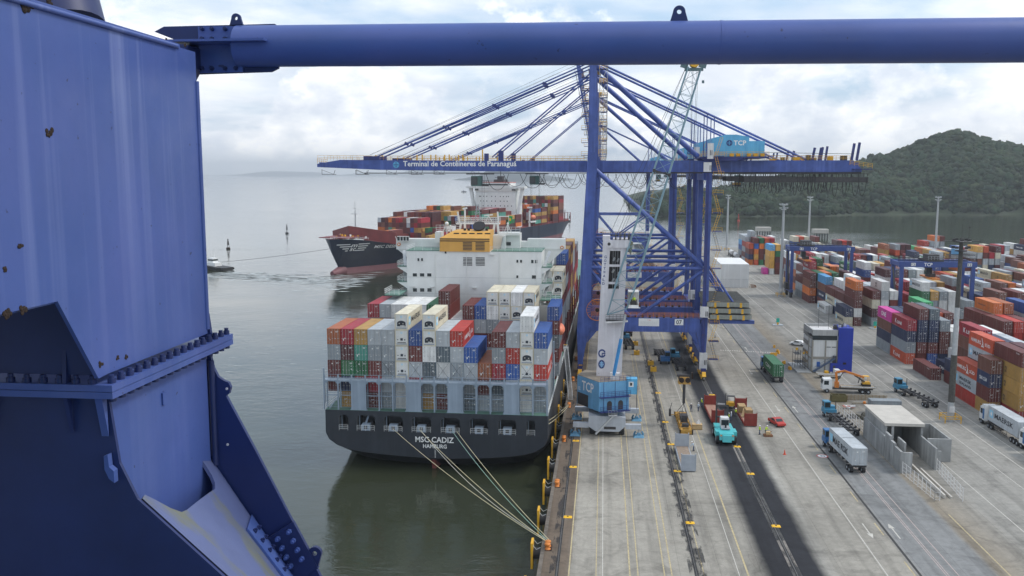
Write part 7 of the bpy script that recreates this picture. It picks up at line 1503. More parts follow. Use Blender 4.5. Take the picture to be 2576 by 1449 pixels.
for x, y, lb in ((56.9, 294.2, 'small green sign on a low island in the empty yard'), (86.4, 290.5, 'small turquoise sign at the foot of the yard stacks'), (101.6, 285, 'small turquoise sign left of the white block container')):
    e = empty('yard_sign', (x, y, 0), lb, 'sign', 'small green yard signs'); mb = MB(); mb.box(-1.6, 1.6, -1.2, 1.2, .004, .18); mb.build('kerb_island', M_GREY, e); mb = MB(); mb.box(-.5, .5, -.05, .05, .9, 2.3); mb.build('panel', mat('sign green', (.03, .45, .33)), e); mb = MB(); mb.box(-.25, .25, -.15, .15, .19, .9); mb.build('post', M_YEL, e)
mb = MB(); [mb.add([(math.cos(2 * math.pi * i / 24) * 1.0, math.sin(2 * math.pi * i / 24) * 1.0, 0) for i in range(24)], [list(range(24))], 0)]; mb.add([(math.cos(2 * math.pi * i / 24) * .8, math.sin(2 * math.pi * i / 24) * .8, .004) for i in range(24)], [list(range(24))], 1); mb.text('40', (-.45, -.35, .009), (1, 0, 0), (0, 1, 0), .9, .7, 2); o = mb.build('road_marking', [M_RED, M_PAINTW, M_INK], None, (38.6, 155.8, .007), kind='structure')
# tank lorries far left of the yard
for i, y in enumerate((520, 538)):
    e = empty('tank_truck', (76.6, y, 0), '%s of two white tank lorries beside the far container stacks' % ('nearer', 'farther')[i], 'truck', 'white tank lorries'); mb = MB(); mb.tube((0, 0, 2.3), (0, 9, 2.3), 1.3, 14); mb.build('tank', M_OFFW, e); mb = MB(); mb.box(-1.2, 1.2, -.5, 9.5, .8, 1.2); mb.build('chassis', M_DARK, e); mb = MB(); mb.box(-1.2, 1.2, 9.8, 12, .8, 3.2); mb.build('cab', M_DARK, e); wheels(e, (-1, 1), (.8, 2, 11), .5, .5)
# ================================================================== buildings
e = empty('control_office', (52, 224.4, 0), 'three storey white and grey office with a tall blue stair tower', 'building')
def OB(mb, name, mats): mb.v = [(x - 52, y - 224.4, z) for x, y, z in mb.v]; return mb.build(name, mats, e)
M_CLAD = mat('white cladding', (.62, .62, .60), .6, var=.06, scale=.6, streak=.2); M_FRAME = mat('concrete frame', (.30, .28, .24), .8, var=.15, scale=1); M_PARA = mat('grey parapet sheet', (.36, .36, .35), .6, var=.1, scale=1, streak=.3); M_TOWERB = mat('strong blue render', (.012, .035, .33), .6, var=.08, scale=.5)
mb = MB(); mb.box(52, 58.1, 224.4, 234.4, .2, 9.2); OB(mb, 'wall', M_CLAD)
mb = MB(); mb.box(51.9, 58.0, 224.3, 224.7, 9.21, 10.6); mb.box(51.9, 52.2, 224.71, 234.5, 9.21, 10.6); mb.box(52.2, 58.1, 234.1, 234.5, 9.21, 10.6); OB(mb, 'parapet', M_PARA)
mb = MB(); mb.box(52.2, 58.1, 224.7, 234.1, 9.3, 9.9); OB(mb, 'roof', M_OFFW)
mb = MB()
for x in (51.9, 55.0, 57.75): mb.box(x, x + .32, 224.25, 224.39, .2, 8.0)
mb.box(51.9, 58.1, 224.2, 224.39, 3.3, 3.9); mb.box(51.85, 51.99, 224.4, 224.8, .2, 8); mb.box(51.85, 51.99, 228, 228.2, .2, 8)
for z in (3.2, 5.9): mb.box(51.88, 51.99, 224.8, 234.4, z, z + .15)
OB(mb, 'frame', M_FRAME)
mb = MB(); mb.box(52, 57.9, 224.28, 224.38, 8.1, 9.2); mb.box(51.9, 51.98, 224.4, 234.4, 8.1, 9.2); OB(mb, 'window_band', M_GLASS)
for x0, x1, z0, z1 in ((55.4, 56.4, 6.25, 6.42), (56.7, 57.7, 6.25, 6.42)): mb = MB(); mb.box(x0, x1, 224.33, 224.38, z0, z1); OB(mb, 'window', M_GLASS)
for y0, y1, z0, z1 in ((228.4, 234.2, 6.1, 7.0), (228.4, 234.2, 3.5, 4.3), (228.4, 234, .9, 2.0)): mb = MB(); mb.box(51.93, 51.98, y0, y1, z0, z1); OB(mb, 'window', M_GLASS)
mb = MB(); mb.box(53.2, 54.0, 224.3, 224.38, 1.3, 2.6); OB(mb, 'window', mat('blue pane', (.03, .12, .4), .3))
mb = MB(); mb.box(58.12, 61.6, 224.0, 229.5, .0, 11.2); mb.box(56.3, 58.1, 223.4, 224.19, .0, 2.4); OB(mb, 'stair_tower', M_TOWERB)
mb = MB(); mb.box(56.9, 57.5, 223.35, 223.39, .1, 1.9); mb.box(56.9, 57.9, 224.12, 224.19, 2.3, 4.2); OB(mb, 'door', M_DARK); mb = MB(); mb.box(59.4, 60.2, 223.93, 223.99, 2.1, 2.6); OB(mb, 'plaque', M_RUST)
mb = MB()
for s in (0, .8): mb.bar((52.3, 223.2 - .0 + s * .8, .3), (57.2, 223.2 + s * .8, 3.6), .1, .3)
for i in range(12): u = i / 11; mb.box(52.3 + 4.9 * u - .15, 52.3 + 4.9 * u + .15, 223.2, 223.8, .3 + 3.3 * u, .36 + 3.3 * u)
mb.rail((52.3, 223.2, .4), (57.2, 223.2, 3.7), 1.0, 0, .9, .035, 2); OB(mb, 'outside_stair', mat('stair blue steel', (.08, .12, .2)))
mb = MB(); rr = random.Random(6)
for i in range(9): x = rr.uniform(57, 61); y = rr.uniform(225, 228.8); mb.box(x, x + .6, y, y + .5, 11.2 if x > 58.2 else 10.7, (11.2 if x > 58.2 else 10.7) + rr.uniform(.3, .9), rr.choice((0, 1)))
mb.tube((55, 232, 9.9), (55, 232, 15), .05, 5, 1); mb.tube((57, 230, 9.9), (57, 230, 16), .05, 5, 1); mb.rail((58.2, 224.1, 11.2), (61.5, 224.1, 11.2), .9, 1, .8, .03, 2); mb.bar((51.8, 225.5, 9.0), (51.2, 225, 9.6), .8, .3, 1); OB(mb, 'roof_equipment', [M_OFFW, M_DARK])
mb = MB(); mb.box(48.3, 51.8, 222.8, 234.6, .004, .2); OB(mb, 'kerb_slab', M_PARA)
e = empty('access_platform', (49.6, 229, .2), 'small black steel stair platform with yellow lamps left of the office', 'platform'); mb = MB(); [mb.tube((x, y, 0), (x, y, 4.6), .05, 5) for x in (-1, .3, 1.5) for y in (-1.5, 1.5)]; mb.box(-1, 1.5, -1.5, 1.5, 1.4, 1.5); mb.box(-1, .4, -1.5, 1.5, 3.5, 3.6); mb.rail((-1, -1.5, 1.5), (1.5, -1.5, 1.5), 1, 0, .6, .03, 3); mb.rail((-1, -1.5, 3.6), (.4, -1.5, 3.6), 1, 0, .5, .03, 2); mb.bar((1.5, -2.2, 0), (-.2, -2.2, 1.5), .6, .08); mb.build('frame', M_DARK, e); mb = MB(); mb.box(-.9, -.4, -1.5, -1.2, 4.6, 5.2); mb.box(.9, 1.3, -1.5, -1.2, 3.6, 4.1); mb.build('lamp', M_YEL, e)
# white tent shed on the far apron
e = empty('storage_shed', (50.7, 391, 0), 'plain white storage shed standing on the empty concrete apron', 'shed'); mb = MB(); mb.hexa([(0, 0, 0), (12, 0, 0), (12, 26, 0), (0, 26, 0), (0, 0, 10.2), (12, 0, 10.2), (12, 26, 10.6), (0, 26, 10.6)]); mb.build('wall', mat('shed sheet white', (.70, .70, .68), .6, var=.05, scale=.3, streak=.25), e); mb = MB()
for x in (.2, 3.2, 6.0, 9.2): 
    for k_ in range(5): mb.box(x + k_ * .55, x + k_ * .55 + .05, -.04, -.01, .2, 3.6)
    mb.box(x, x + 2.4, -.04, -.01, 3.6, 3.66)
mb.build('door', M_GREY, e)
mb = MB(); [mb.bar((0, i * .5, .1 + .25 * i), (2.4, i * .5 + .4, .3 + .1 * i), .15, .15) for i in range(6)]; mb.build('timber_pile', MAT['scrap brown'], None, (63.8, 391, .0), 'brown pile of timber leaning beside the white shed', 'timber')
e = empty('storage_shed', (-1.5, 388, 0), 'low cream shed seen through the legs of the blue cranes', 'shed'); mb = MB(); mb.box(0, 34, 0, 14, 0, 7.5); mb.build('wall', mat('cream sheet', (.6, .54, .44), .7, var=.08, scale=.3, streak=.3), e); mb = MB(); [mb.box(x, x + .9, -.04, -.01, 2.8, 3.2) for x in (3, 9, 15, 22, 28)]; mb.build('vent', M_DARK, e)
# unfinished concrete works
M_RAWC = mat('raw grey concrete', (.27, .275, .27), .85, var=.22, scale=.35, streak=.5, bump=.4); M_RAWL = mat('pale concrete slab', (.50, .47, .42), .85, var=.1, scale=.5)
e = empty('concrete_building', (49.2, 147.8, 0), 'unfinished grey concrete truck gate with flat roof slab and open walls', 'building')
def CB(mb, name, mats): mb.v = [(x - 49.2, y - 147.8, z) for x, y, z in mb.v]; return mb.build(name, mats, e)
mb = MB()
for k_, (y0, y1, h) in enumerate(((147.8, 151.0, 3.6), (151.3, 153.2, 4.0), (153.5, 156.2, 4.6), (156.5, 169, 3.7))): mb.box(49.1, 49.5, y0, y1, 0, h)
mb.box(49.5, 51.0, 147.8, 148.2, 0, 3.5); mb.box(49.5, 51.2, 168.6, 169, 0, 3.6); mb.box(50.8, 51.1, 151.4, 155, 0, 4.1); CB(mb, 'side_wall', M_RAWC)
mb = MB(); mb.box(49.6, 49.9, 157.8, 170, 0, 5.25); mb.box(55.6, 55.95, 157.8, 170, 0, 5.25); mb.box(49.9, 55.6, 167.5, 167.8, 0, 4.2); mb.box(50.6, 51.0, 157.6, 157.8, 0, 5.2); CB(mb, 'gate_wall', M_RAWC)
mb = MB(); mb.box(49.4, 56.1, 157.5, 170.3, 5.26, 5.75); CB(mb, 'roof_slab', M_RAWL)
mb = MB(); mb.box(55.4, 55.7, 150.0, 157.4, 0, 3.7); mb.box(55.7, 59.6, 154.6, 155.0, 0, 4.0); mb.box(59.3, 59.6, 155.0, 164.5, 0, 4.0); mb.box(56.0, 59.3, 164.2, 164.5, 0, 4.0); mb.box(55.71, 56.4, 150.2, 150.5, 0, 3.2); CB(mb, 'annex_wall', M_RAWC)
mb = MB(); mb.box(52.0, 52.3, 136.5, 158, .003, .55); mb.box(53.0, 53.25, 136.5, 150, .003, .35); mb.box(49.6, 55.5, 157.9, 167.4, .004, .1); CB(mb, 'kerb', M_RAWL)
def fence(pts, label, h=2.0, step=1.5):
    o_ = Vector((*pts[0], 0)); e = empty('fence', o_, label, 'fence', 'white mesh fences round the works')
    for (a, b_) in zip(pts, pts[1:]):
        a, b_ = Vector((*a, 0)) - o_, Vector((*b_, 0)) - o_; n_ = max(1, int((b_ - a).length / step)); mb = MB()
        for i in range(n_ * 3 + 1): q = a.lerp(b_, i / (n_ * 3)); mb.tube(q + Vector((0, 0, .15)), q + Vector((0, 0, h)), .012, 4)
        for z in (.15, .7, 1.3, h): mb.tube(a + Vector((0, 0, z)), b_ + Vector((0, 0, z)), .022, 4)
        mb.build('mesh_panel', M_OFFW, e)
        for i in range(n_ + 1): q = a.lerp(b_, i / n_); mb = MB(); mb.tube(q, q + Vector((0, 0, h + .1)), .055, 6); mb.build('post', M_OFFW, e)
fence([(49.4, 147.5), (50.3, 135.5), (51.0, 135.4)], 'left white mesh fence running from the concrete walls towards camera'); fence([(55.6, 149.8), (54.4, 135.6)], 'right white mesh fence running from the concrete walls towards camera'); fence([(48.2, 184.5), (48.6, 170)], 'white mesh fence beside the teal tractor trailer'); fence([(49.6, 184), (49.8, 171), (52.3, 171)], 'second white mesh fence between the sand and teal trailer')
mb = MB(); [mb.tube((x, 0, 0), (x, 0, 1.6), .03, 4) for x in (0, 1.5, 3, 4.5, 6)]; mb.add([(0, -.01, .3), (6, -.01, .3), (6, -.01, 1.4), (0, -.01, 1.4)], [(0, 1, 2, 3)], 1); mb.add([(0, .01, .3), (6, .01, .3), (6, .01, 1.4), (0, .01, 1.4)], [(3, 2, 1, 0)], 1); o = mb.build('safety_net', [M_ORA, mat('orange mesh', (.62, .26, .16), .8)], None, (59.9, 181, 0), 'faded orange safety netting behind the pale concrete slab', 'netting'); o.rotation_euler = (0, 0, R(-80))
c_ = make_container(dict(x=58.0, y=186.0, z=.02, col='grey', brand=None, lab='lone grey container behind the concrete building site', grp='containers carried by trucks', L=6.06, rz=R(90), end='door')); c_['group'] = ''; del c_['group']
mb = MB(); rr = random.Random(1)
for i in range(26): mb.ball((rr.gauss(0, 1.5), rr.gauss(0, .8), .2), rr.uniform(.3, .75), 0, 8, 5)
mb.build('gravel_heap', mat('dark gravel', (.07, .065, .05), .95, var=.4, scale=6, bump=.8), None, (53.2, 182.4, 0), 'dark gravel heap inside the fenced building site', 'gravel')
mb = MB(); mb.box(-1.6, 1.6, -.9, -.8, .1, 1.5); mb.box(-1.6, 1.6, .8, .9, .1, 1.5); mb.box(-1.6, -1.5, -.8, .8, .1, 1.5); mb.box(1.5, 1.6, -.8, .8, .1, 1.5); mb.box(-.05, .05, -.8, .8, .1, 1.5); mb.box(-1.5, 1.5, -.8, .8, .1, .2); mb.build('skip_bin', mat('olive skip', (.13, .11, .04), .7, rust=.4), None, (51.2, 195.2, 0), 'open rusty olive skip in front of the crane lorry', 'skip')
mb = MB()
for i in range(10): mb.bar((rr.uniform(-1.5, 1.5), rr.uniform(-.7, .7), .2 + rr.random() * .4), (rr.uniform(-1.5, 1.5), rr.uniform(-.7, .7), .3 + rr.random() * .4), .3, .2, rr.choice((0, 0, 1)))
mb.build('debris_pile', [mat('salmon plastic', (.6, .16, .1)), M_OFFW], None, (52.0, 189.0, 0), 'pile of salmon red plastic debris beside the teal tractor', 'debris')
mb = MB(); mb.box(0, 8.2, 0, .1, 0, 1.2)
for i in range(12): mb.box(i * .75, i * .75 + .08, -.05, -.01, 0, 1.25, 1)
mb.build('timber_fence', [mat('weathered board', (.34, .29, .22), .9, var=.2, scale=2), MAT['dark timber']], None, (53.4, 196.5, 0), 'low weathered board fence below the crane lorry', 'fence')
mb = MB(); mb.box(0, 8.2, 0, .15, .2, .5); [mb.box(x, x + .15, 0, .15, 0, .2) for x in (0, 4, 8)]; mb.ball((2.5, 0, .5), .35, 1, 8, 5); mb.build('timber_rail', [MAT['weathered board'], M_ORA], None, (53.4, 192.5, 0), 'low timber rail across the fenced building site', 'rail')
# far water structures
for x, y, lb in ((130, 778, 'left of two concrete mooring dolphins beyond the stacks'), (172, 755, 'right of two concrete mooring dolphins beyond the stacks')):
    e = empty('mooring_dolphin', (x, y, -4), lb, 'dolphin', 'mooring dolphins'); mb = MB(); mb.box(0, 12, 0, 8, 4.2, 7.5); mb.build('deck_cap', M_RAWL, e)
    for i in range(6): mb = MB(); mb.tube((.8 + i * 2.1, 1, -1), (.8 + i * 2.1, 1, 4.2), .5, 8); mb.build('pile', M_DARK, e)
# quay equipment near the far cranes
for i, (x, y) in enumerate(((27.5, 300), (27.5, 345))): 
    c_ = make_container(dict(x=38.5, y=330 + i * 14, z=.02, col=('navy', 'slate grey')[i], brand=None, lab='%s dark container standing behind the landward crane legs' % ('nearer', 'farther')[i], grp='dark containers behind the crane legs', L=CL, rz=0, end='door'))
# ================================================================== near steelwork of the crane the photograph is taken from
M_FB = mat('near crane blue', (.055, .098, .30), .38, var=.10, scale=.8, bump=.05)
# long bleached runs, rust blisters: added to the near paint
t = M_FB.node_tree; K = t.links.new; b = t.nodes['Principled BSDF']; base_l = b.inputs['Base Color'].links[0].from_socket
tcn = N(t, 'ShaderNodeTexCoord'); src = tcn.outputs['Object']
s1 = ramp(t, noise(1.0, 3, .5, (3.2, 5.5, .10)), [(.52, g4(0)), (.66, g4(.75))]).outputs[0]
spz = N(t, 'ShaderNodeSeparateXYZ'); K(src, spz.inputs[0]); zf_ = N(t, 'ShaderNodeMapRange'); K(spz.outputs[2], zf_.inputs[0]); zf_.inputs[1].default_value = 47.6; zf_.inputs[2].default_value = 50.2; zf_.inputs[3].default_value = .15; zf_.inputs[4].default_value = 1.
sm = N(t, 'ShaderNodeMath', operation='MULTIPLY'); K(s1, sm.inputs[0]); zl = N(t, 'ShaderNodeMath', operation='LESS_THAN'); K(spz.outputs[2], zl.inputs[0]); zl.inputs[1].default_value = 50.06 if True else 0; zy = N(t, 'ShaderNodeMath', operation='LESS_THAN'); K(spz.outputs[1], zy.inputs[0]); zy.inputs[1].default_value = 7.75; zm = N(t, 'ShaderNodeMath', operation='MULTIPLY'); K(zl.outputs[0], zm.inputs[0]); K(zy.outputs[0], zm.inputs[1]); zz_ = N(t, 'ShaderNodeMath', operation='MULTIPLY'); K(zm.outputs[0], zz_.inputs[0]); K(zf_.outputs[0], zz_.inputs[1]); K(zz_.outputs[0], sm.inputs[1])
cur = mixc(sm.outputs[0], base_l, c3(.20, .25, .47))
cur = mixc(ramp(t, noise(.9, 7, .6), [(.4, g4(0)), (.75, g4(.35))]).outputs[0], cur, c3(.10, .12, .36))
cur = mixc(ramp(t, noise(14, 4, .5), [(.70, g4(0)), (.74, g4(.7))]).outputs[0], cur, c3(.02, .02, .05))
K(cur, b.inputs['Base Color']); rg = ramp(t, noise(2.2, 6, .6), [(.3, g4(.32)), (.7, g4(.55))]).outputs[0]; K(rg, b.inputs['Roughness'])
M_FB2 = mat('near crane blue shaded', (.014, .026, .105), .5, var=.22, scale=1.1, bump=.06); M_STAIN = mat('sloping plate grey blue', (.095, .12, .255), .45, var=.12, scale=1.2, bump=.05)  # second blue is the same paint with shade put into its colour
t = M_STAIN.node_tree; K = t.links.new; b = t.nodes['Principled BSDF']; base_l = b.inputs['Base Color'].links[0].from_socket; tcn = N(t, 'ShaderNodeTexCoord'); src = tcn.outputs['Object']
K(mixc(ramp(t, noise(1.0, 4, .6, (1.3, 2.6, .8)), [(.54, g4(0)), (.66, g4(.7))]).outputs[0], base_l, c3(.16, .16, .05)), b.inputs['Base Color'])
XC = -3.56
near = empty('gantry_crane', (XC, 6.0, 47), 'big near blue crane leg at left with its long tube brace overhead', 'crane'); NO = Vector((XC, 6.0, 47))
def NB(mb, name, mats, parent=None, **kw):
    mb.v = [(x - NO.x, y - NO.y, z - NO.z) for x, y, z in mb.v]; o = mb.build(name, mats, parent or near, **kw)
    return o
for mm in (M_FB, M_FB2, M_STAIN):   # keep streaks in place: use world heights through an offset
    for nd in list(mm.node_tree.nodes):
        if nd.bl_idname == 'ShaderNodeTexCoord':
            ad = mm.node_tree.nodes.new('ShaderNodeVectorMath'); ad.operation = 'ADD'; ad.inputs[1].default_value = NO
            tgt = [l_.to_socket for l_ in nd.outputs['Object'].links]
            for q in tgt: mm.node_tree.links.new(ad.outputs[0], q)
            mm.node_tree.links.new(nd.outputs['Object'], ad.inputs[0])
fx = lambda px, py: on_x(px, py, XC)
YF = 7.66
# upper box beam: right-hand side plate running back past the camera, then its end
top_far = fx(455, 113); zt_ = top_far.z
side = [fx(248, 952), fx(145, 758), Vector((XC, 3.2, 48.17)), Vector((XC, 3.2, 50.04)), Vector((XC, 7.3, 50.05)), Vector((XC, YF, 50.05)), Vector((XC, YF, 47.56)), Vector((XC, 6.02, 47.56))]
mb = MB(); mb.prism([(XC - .03, p.y, p.z) for p in side], (.03, 0, 0)); NB(mb, 'side_plate', M_FB)
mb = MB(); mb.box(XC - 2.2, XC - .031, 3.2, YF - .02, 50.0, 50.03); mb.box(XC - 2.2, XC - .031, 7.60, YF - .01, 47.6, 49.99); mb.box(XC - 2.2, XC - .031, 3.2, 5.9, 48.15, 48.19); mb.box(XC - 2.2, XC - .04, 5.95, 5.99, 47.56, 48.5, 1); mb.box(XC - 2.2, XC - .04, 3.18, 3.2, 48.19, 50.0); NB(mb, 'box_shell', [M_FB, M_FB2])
mb = MB(); mb.box(XC - .02, XC + .012, 3.2, 7.35, 50.04, 50.075); mb.tube((XC + .01, 3.2, 50.03), (XC + .01, 7.3, 50.05), .018, 8); NB(mb, 'edge_trim', M_FB)
mb = MB(); mb.tube((XC + .0, YF, 49.80), (XC + .0, YF, 47.60), .022, 8); NB(mb, 'edge_trim', M_FB)
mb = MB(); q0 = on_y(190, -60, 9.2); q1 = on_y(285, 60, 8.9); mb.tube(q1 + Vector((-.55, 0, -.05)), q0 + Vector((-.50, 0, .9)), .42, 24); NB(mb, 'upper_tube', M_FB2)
# flange with bolts
FZ = 47.50; mb = MB(); mb.box(XC - 2.2, XC + .09, 5.90, 8.0, FZ - .10, FZ - .052); mb.box(XC - 2.2, XC + .09, 5.90, 8.0, FZ - .048, FZ); NB(mb, 'flange', M_FB)
for i in range(17):
    y = 5.98 + i * (1.98 / 16); mb = MB(); mb.tube((XC + .045, y, FZ), (XC + .045, y, FZ + .035), .03, 6); mb.tube((XC + .045, y, FZ + .035), (XC + .045, y, FZ + .06), .02, 8); mb.tube((XC + .045, y, FZ - .135), (XC + .045, y, FZ - .101), .028, 6); NB(mb, 'bolt', M_FB2)
for i in range(9):
    x = XC - .08 - i * .125; mb = MB(); mb.tube((x, 5.94, FZ), (x, 5.94, FZ + .035), .03, 6); mb.tube((x, 5.94, FZ + .035), (x, 5.94, FZ + .06), .02, 8); NB(mb, 'bolt', M_FB2)
for x in (XC - .30, XC - .92):
    mb = MB(); mb.prism([(x, 5.92, FZ), (x, 5.99, FZ), (x, 5.99, FZ + .32), (x, 5.96, FZ + .32)], (.03, 0, 0)); mb.prism([(x, 5.92, FZ - .101), (x, 5.98, FZ - .101), (x, 5.98, FZ - .38)], (.03, 0, 0)); NB(mb, 'stiffener', M_FB2)
mb = MB(); mb.prism([(XC - .06, 5.92, FZ - .101), (XC - .06, 5.985, FZ - .101), (XC - .06, 5.985, FZ - .40)], (.055, 0, 0)); NB(mb, 'stiffener', M_FB)
# lower leg: front plate, right-hand plate, gusset and sloping top plate of the diagonal member
P6 = lambda px, py: on_y(px, py, 6.0)
c0, c1 = P6(285, 985), P6(300, 1165); e0, e1 = P6(345, 1255), P6(560, 1449); f0 = P6(640, 1600)
ze = 44.2
slope = (e1 - e0); k_ = (ze - e0.z) / slope.z; eb = e0 + slope * k_
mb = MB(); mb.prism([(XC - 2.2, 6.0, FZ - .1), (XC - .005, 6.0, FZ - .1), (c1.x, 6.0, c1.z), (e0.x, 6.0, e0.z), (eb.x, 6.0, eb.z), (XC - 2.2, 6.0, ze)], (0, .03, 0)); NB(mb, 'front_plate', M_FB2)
bl = fx(345, 1280); br2 = fx(520, 1150)
mb = MB(); mb.prism([(XC - .035, 6.03, FZ - .101), (XC - .035, 7.62, FZ - .101), (XC - .035, 7.62, 45.2), (XC - .035, 6.03, 45.2)], (.03, 0, 0)); NB(mb, 'leg_side_plate', M_FB)
mb = MB(); o_ = fx(412, 1002); mb.box(XC - .004, XC + .01, o_.y - .03, o_.y + .03, o_.z - .05, o_.z + .05); NB(mb, 'name_plate', M_FB)
# far gusset plate in the plane y = YF
PG = lambda px, py: on_y(px, py, YF + .02)
gp = [PG(522, 790), PG(534, 868), PG(530, 900), PG(536, 925), PG(548, 948), PG(563, 958), PG(574, 962), PG(580, 975), PG(576, 990), PG(568, 996), PG(640, 1130), PG(735, 1312), PG(790, 1420), PG(860, 1560), PG(640, 1560), PG(500, 1250), PG(500, 790)]
mb = MB(); mb.prism([tuple(p) for p in gp], (0, .04, 0)); NB(mb, 'gusset_plate', mat('near gusset shaded blue', (.016, .030, .125), .45, var=.15, scale=1, bump=.05))  # camera-facing plate: its shade is put into this darker blue
mb = MB(); a, b_ = fx(530, 905), fx(541, 1165); mb.tube((XC + .02, YF, a.z), (XC + .02, YF, b_.z), .03, 8); NB(mb, 'edge_trim', M_FB2)
# sloping plate: between the two webs, notched along its upper edge
n0, n1 = e0, on_y(540, 1163, YF); r0 = e0 + slope.normalized() * 3.6; r1 = n1 + (PG(735, 1312) - PG(640, 1130)).normalized() * 3.0
P_ = [P6(346, 1262), None]
up_l = Vector((P6(352, 1258).x, 6.03, P6(352, 1258).z)); up_r = on_y(541, 1168, YF)
dirl = Vector((slope.x, 0, slope.z)).normalized()
def sp(u, v): # u across from front web (0) to rear web (1), v metres down the slope from the upper edge
    a = Vector((up_l.x, 6.035, up_l.z)) + dirl * v; c = Vector((up_r.x, YF - .0, up_r.z)) + dirl * v; return a.lerp(c, u)
dirr = (on_y(657, 1338, YF) - up_r).normalized()
def sp(u, v): return (Vector((up_l.x, 6.035, up_l.z)) + dirl * v).lerp(Vector((up_r.x, YF, up_r.z)) + dirr * v, u)
EDG = [(0, 0), (.05, -.02), (.09, .06), (.14, .17), (.20, .24), (.27, .245), (.45, .225), (.62, .21), (.77, .20), (.83, .15), (.86, .08), (.872, -.02), (.875, -.10), (.92, -.13), (1, -.10)]
nrm_ = (sp(1, 0) - sp(0, 0)).cross(sp(0, 1) - sp(0, 0)).normalized(); nrm_ = nrm_ if nrm_.z > 0 else -nrm_
mb = MB(); nv_ = 12; vs = []
for side_ in (0, 1):
    for u, v0 in EDG:
        for j in range(nv_ + 1): vs.append(sp(u, v0 + (2.6 - v0) * j / nv_) - nrm_ * (.03 * side_))
ne = len(EDG); off = ne * (nv_ + 1); fs = []
for i in range(ne - 1):
    for j in range(nv_):
        a = i * (nv_ + 1) + j; fs += [(a, a + 1, a + nv_ + 2, a + nv_ + 1), (off + a, off + a + nv_ + 1, off + a + nv_ + 2, off + a + 1)]
    a = i * (nv_ + 1); fs.append((a, a + nv_ + 1, off + a + nv_ + 1, off + a))
mb.add(vs, fs); NB(mb, 'sloping_plate', M_STAIN)
# unseen stand-in house behind the camera, added to shade the near front faces
mb = MB(); mb.box(-9, 2.2, -11, -3.4, 43.5, 54.5); NB(mb, 'machinery_house', M_LBLUE)
mb = MB(); mb.box(-9, -3.7, -3.3, 3.1, 43.0, 43.3); NB(mb, 'unseen_deck', M_FB2)  # unseen deck, added along with the stand-in house
# splice plates with studs on the far gusset and beyond the sloping plate
def studs(c0_, du, dv, nu_, nv_, nrm, name='stud'):
    for i in range(nu_):
        for j in range(nv_):
            q = c0_ + du * i + dv * (j + .5 * (i % 2) * 0); mb = MB(); mb.tube(q, q + nrm * .022, .026, 6); mb.tube(q + nrm * .022, q + nrm * .04, .015, 6); NB(mb, name, M_FB2)
YS2 = YF - .03
Q = lambda px, py: on_y(px, py, YS2)
spl = [Q(672, 1350), Q(730, 1312), Q(800, 1445), Q(820, 1500), Q(760, 1560), Q(740, 1500)]
mb = MB(); mb.prism([tuple(Q(*p)) for p in ((650, 1368), (737, 1313), (800, 1430), (716, 1480))], (0, .04, 0)); NB(mb, 'splice_plate', M_FB2)
A, B_, C_ = Q(672, 1372), Q(728, 1336), Q(704, 1440); du, dv = (B_ - A) / 2, (C_ - A) / 3
for i in range(3):
    for j in range(4):
        q = A + du * i + dv * j; mb = MB(); mb.tube(q, q + Vector((0, -.03, 0)), .026, 6); mb.tube(q + Vector((0, -.03, 0)), q + Vector((0, -.055, 0)), .015, 6); NB(mb, 'stud', M_FB)
pl = [sp(.76, .66), sp(1.0, .58), sp(1.0, 1.5), sp(.76, 1.5)]
mb = MB(); mb.prism([tuple(p + nrm_ * .002) for p in pl], tuple(nrm_ * .02)); NB(mb, 'splice_plate', M_FB)
for i in range(2):
    for j in range(5):
        q = sp(.83 + .10 * i, .72 + .11 * j) + nrm_ * .02; mb = MB(); mb.tube(q, q + nrm_ * .022, .024, 6); mb.tube(q + nrm_ * .022, q + nrm_ * .04, .014, 6); NB(mb, 'stud', M_FB2)
def lug(c, r, hole, th, rot, name='lifting_lug', mats=M_FB2, axis=(0, 1, 0), tail=.16):
    n_ = 18; mb = MB(); outer = []; inner = []
    for i in range(n_ + 1):
        a = math.pi * i / n_; outer.append((math.cos(a) * r, math.sin(a) * r)); inner.append((math.cos(a) * hole, math.sin(a) * hole))
    outer = [(r * 1.5, -tail)] + outer + [(-r * 1.5, -tail)]; lower = [(math.cos(math.pi + math.pi * i / n_) * hole, math.sin(math.pi + math.pi * i / n_) * hole) for i in range(n_ + 1)]
    cr, sr = math.cos(rot), math.sin(rot); W = lambda p: Vector(c) + Vector((p[0] * cr - p[1] * sr, 0, p[0] * sr + p[1] * cr))
    for i in range(n_):   # upper half ring
        q4 = [W(outer[i + 1]), W(outer[i + 2]), W(inner[i + 1]), W(inner[i])]; mb.prism([tuple(v) for v in q4], (0, th, 0))
    for i in range(n_):   # lower part
        x0, x1 = lower[i], lower[i + 1]; f = lambda p: (-r * 1.5 + 3 * r * (p[0] + hole) / (2 * hole), -tail)
        q4 = [W(x0), W(x1), W(f(x1)), W(f(x0))]; mb.prism([tuple(v) for v in q4], (0, th, 0))
    mb.prism([tuple(W(v)) for v in ((r, 0), (r * 1.5, -tail), (hole, 0))], (0, th, 0)); mb.prism([tuple(W(v)) for v in ((-r, 0), (-hole, 0), (-r * 1.5, -tail))], (0, th, 0))
    NB(mb, name, mats)
cq = on_y(793, 1390, YF); lug((cq.x, YF - .02, cq.z), .062, .022, .04, R(-30), tail=.12)
mb = MB(); q = PG(572, 977); mb.tube(q + Vector((0, -.012, 0)), q + Vector((0, -.018, 0)), .012, 8); q = PG(574, 1117); mb.tube(q + Vector((0, -.012, 0)), q + Vector((0, -.018, 0)), .012, 8); NB(mb, 'bolt_hole', M_OFFW)
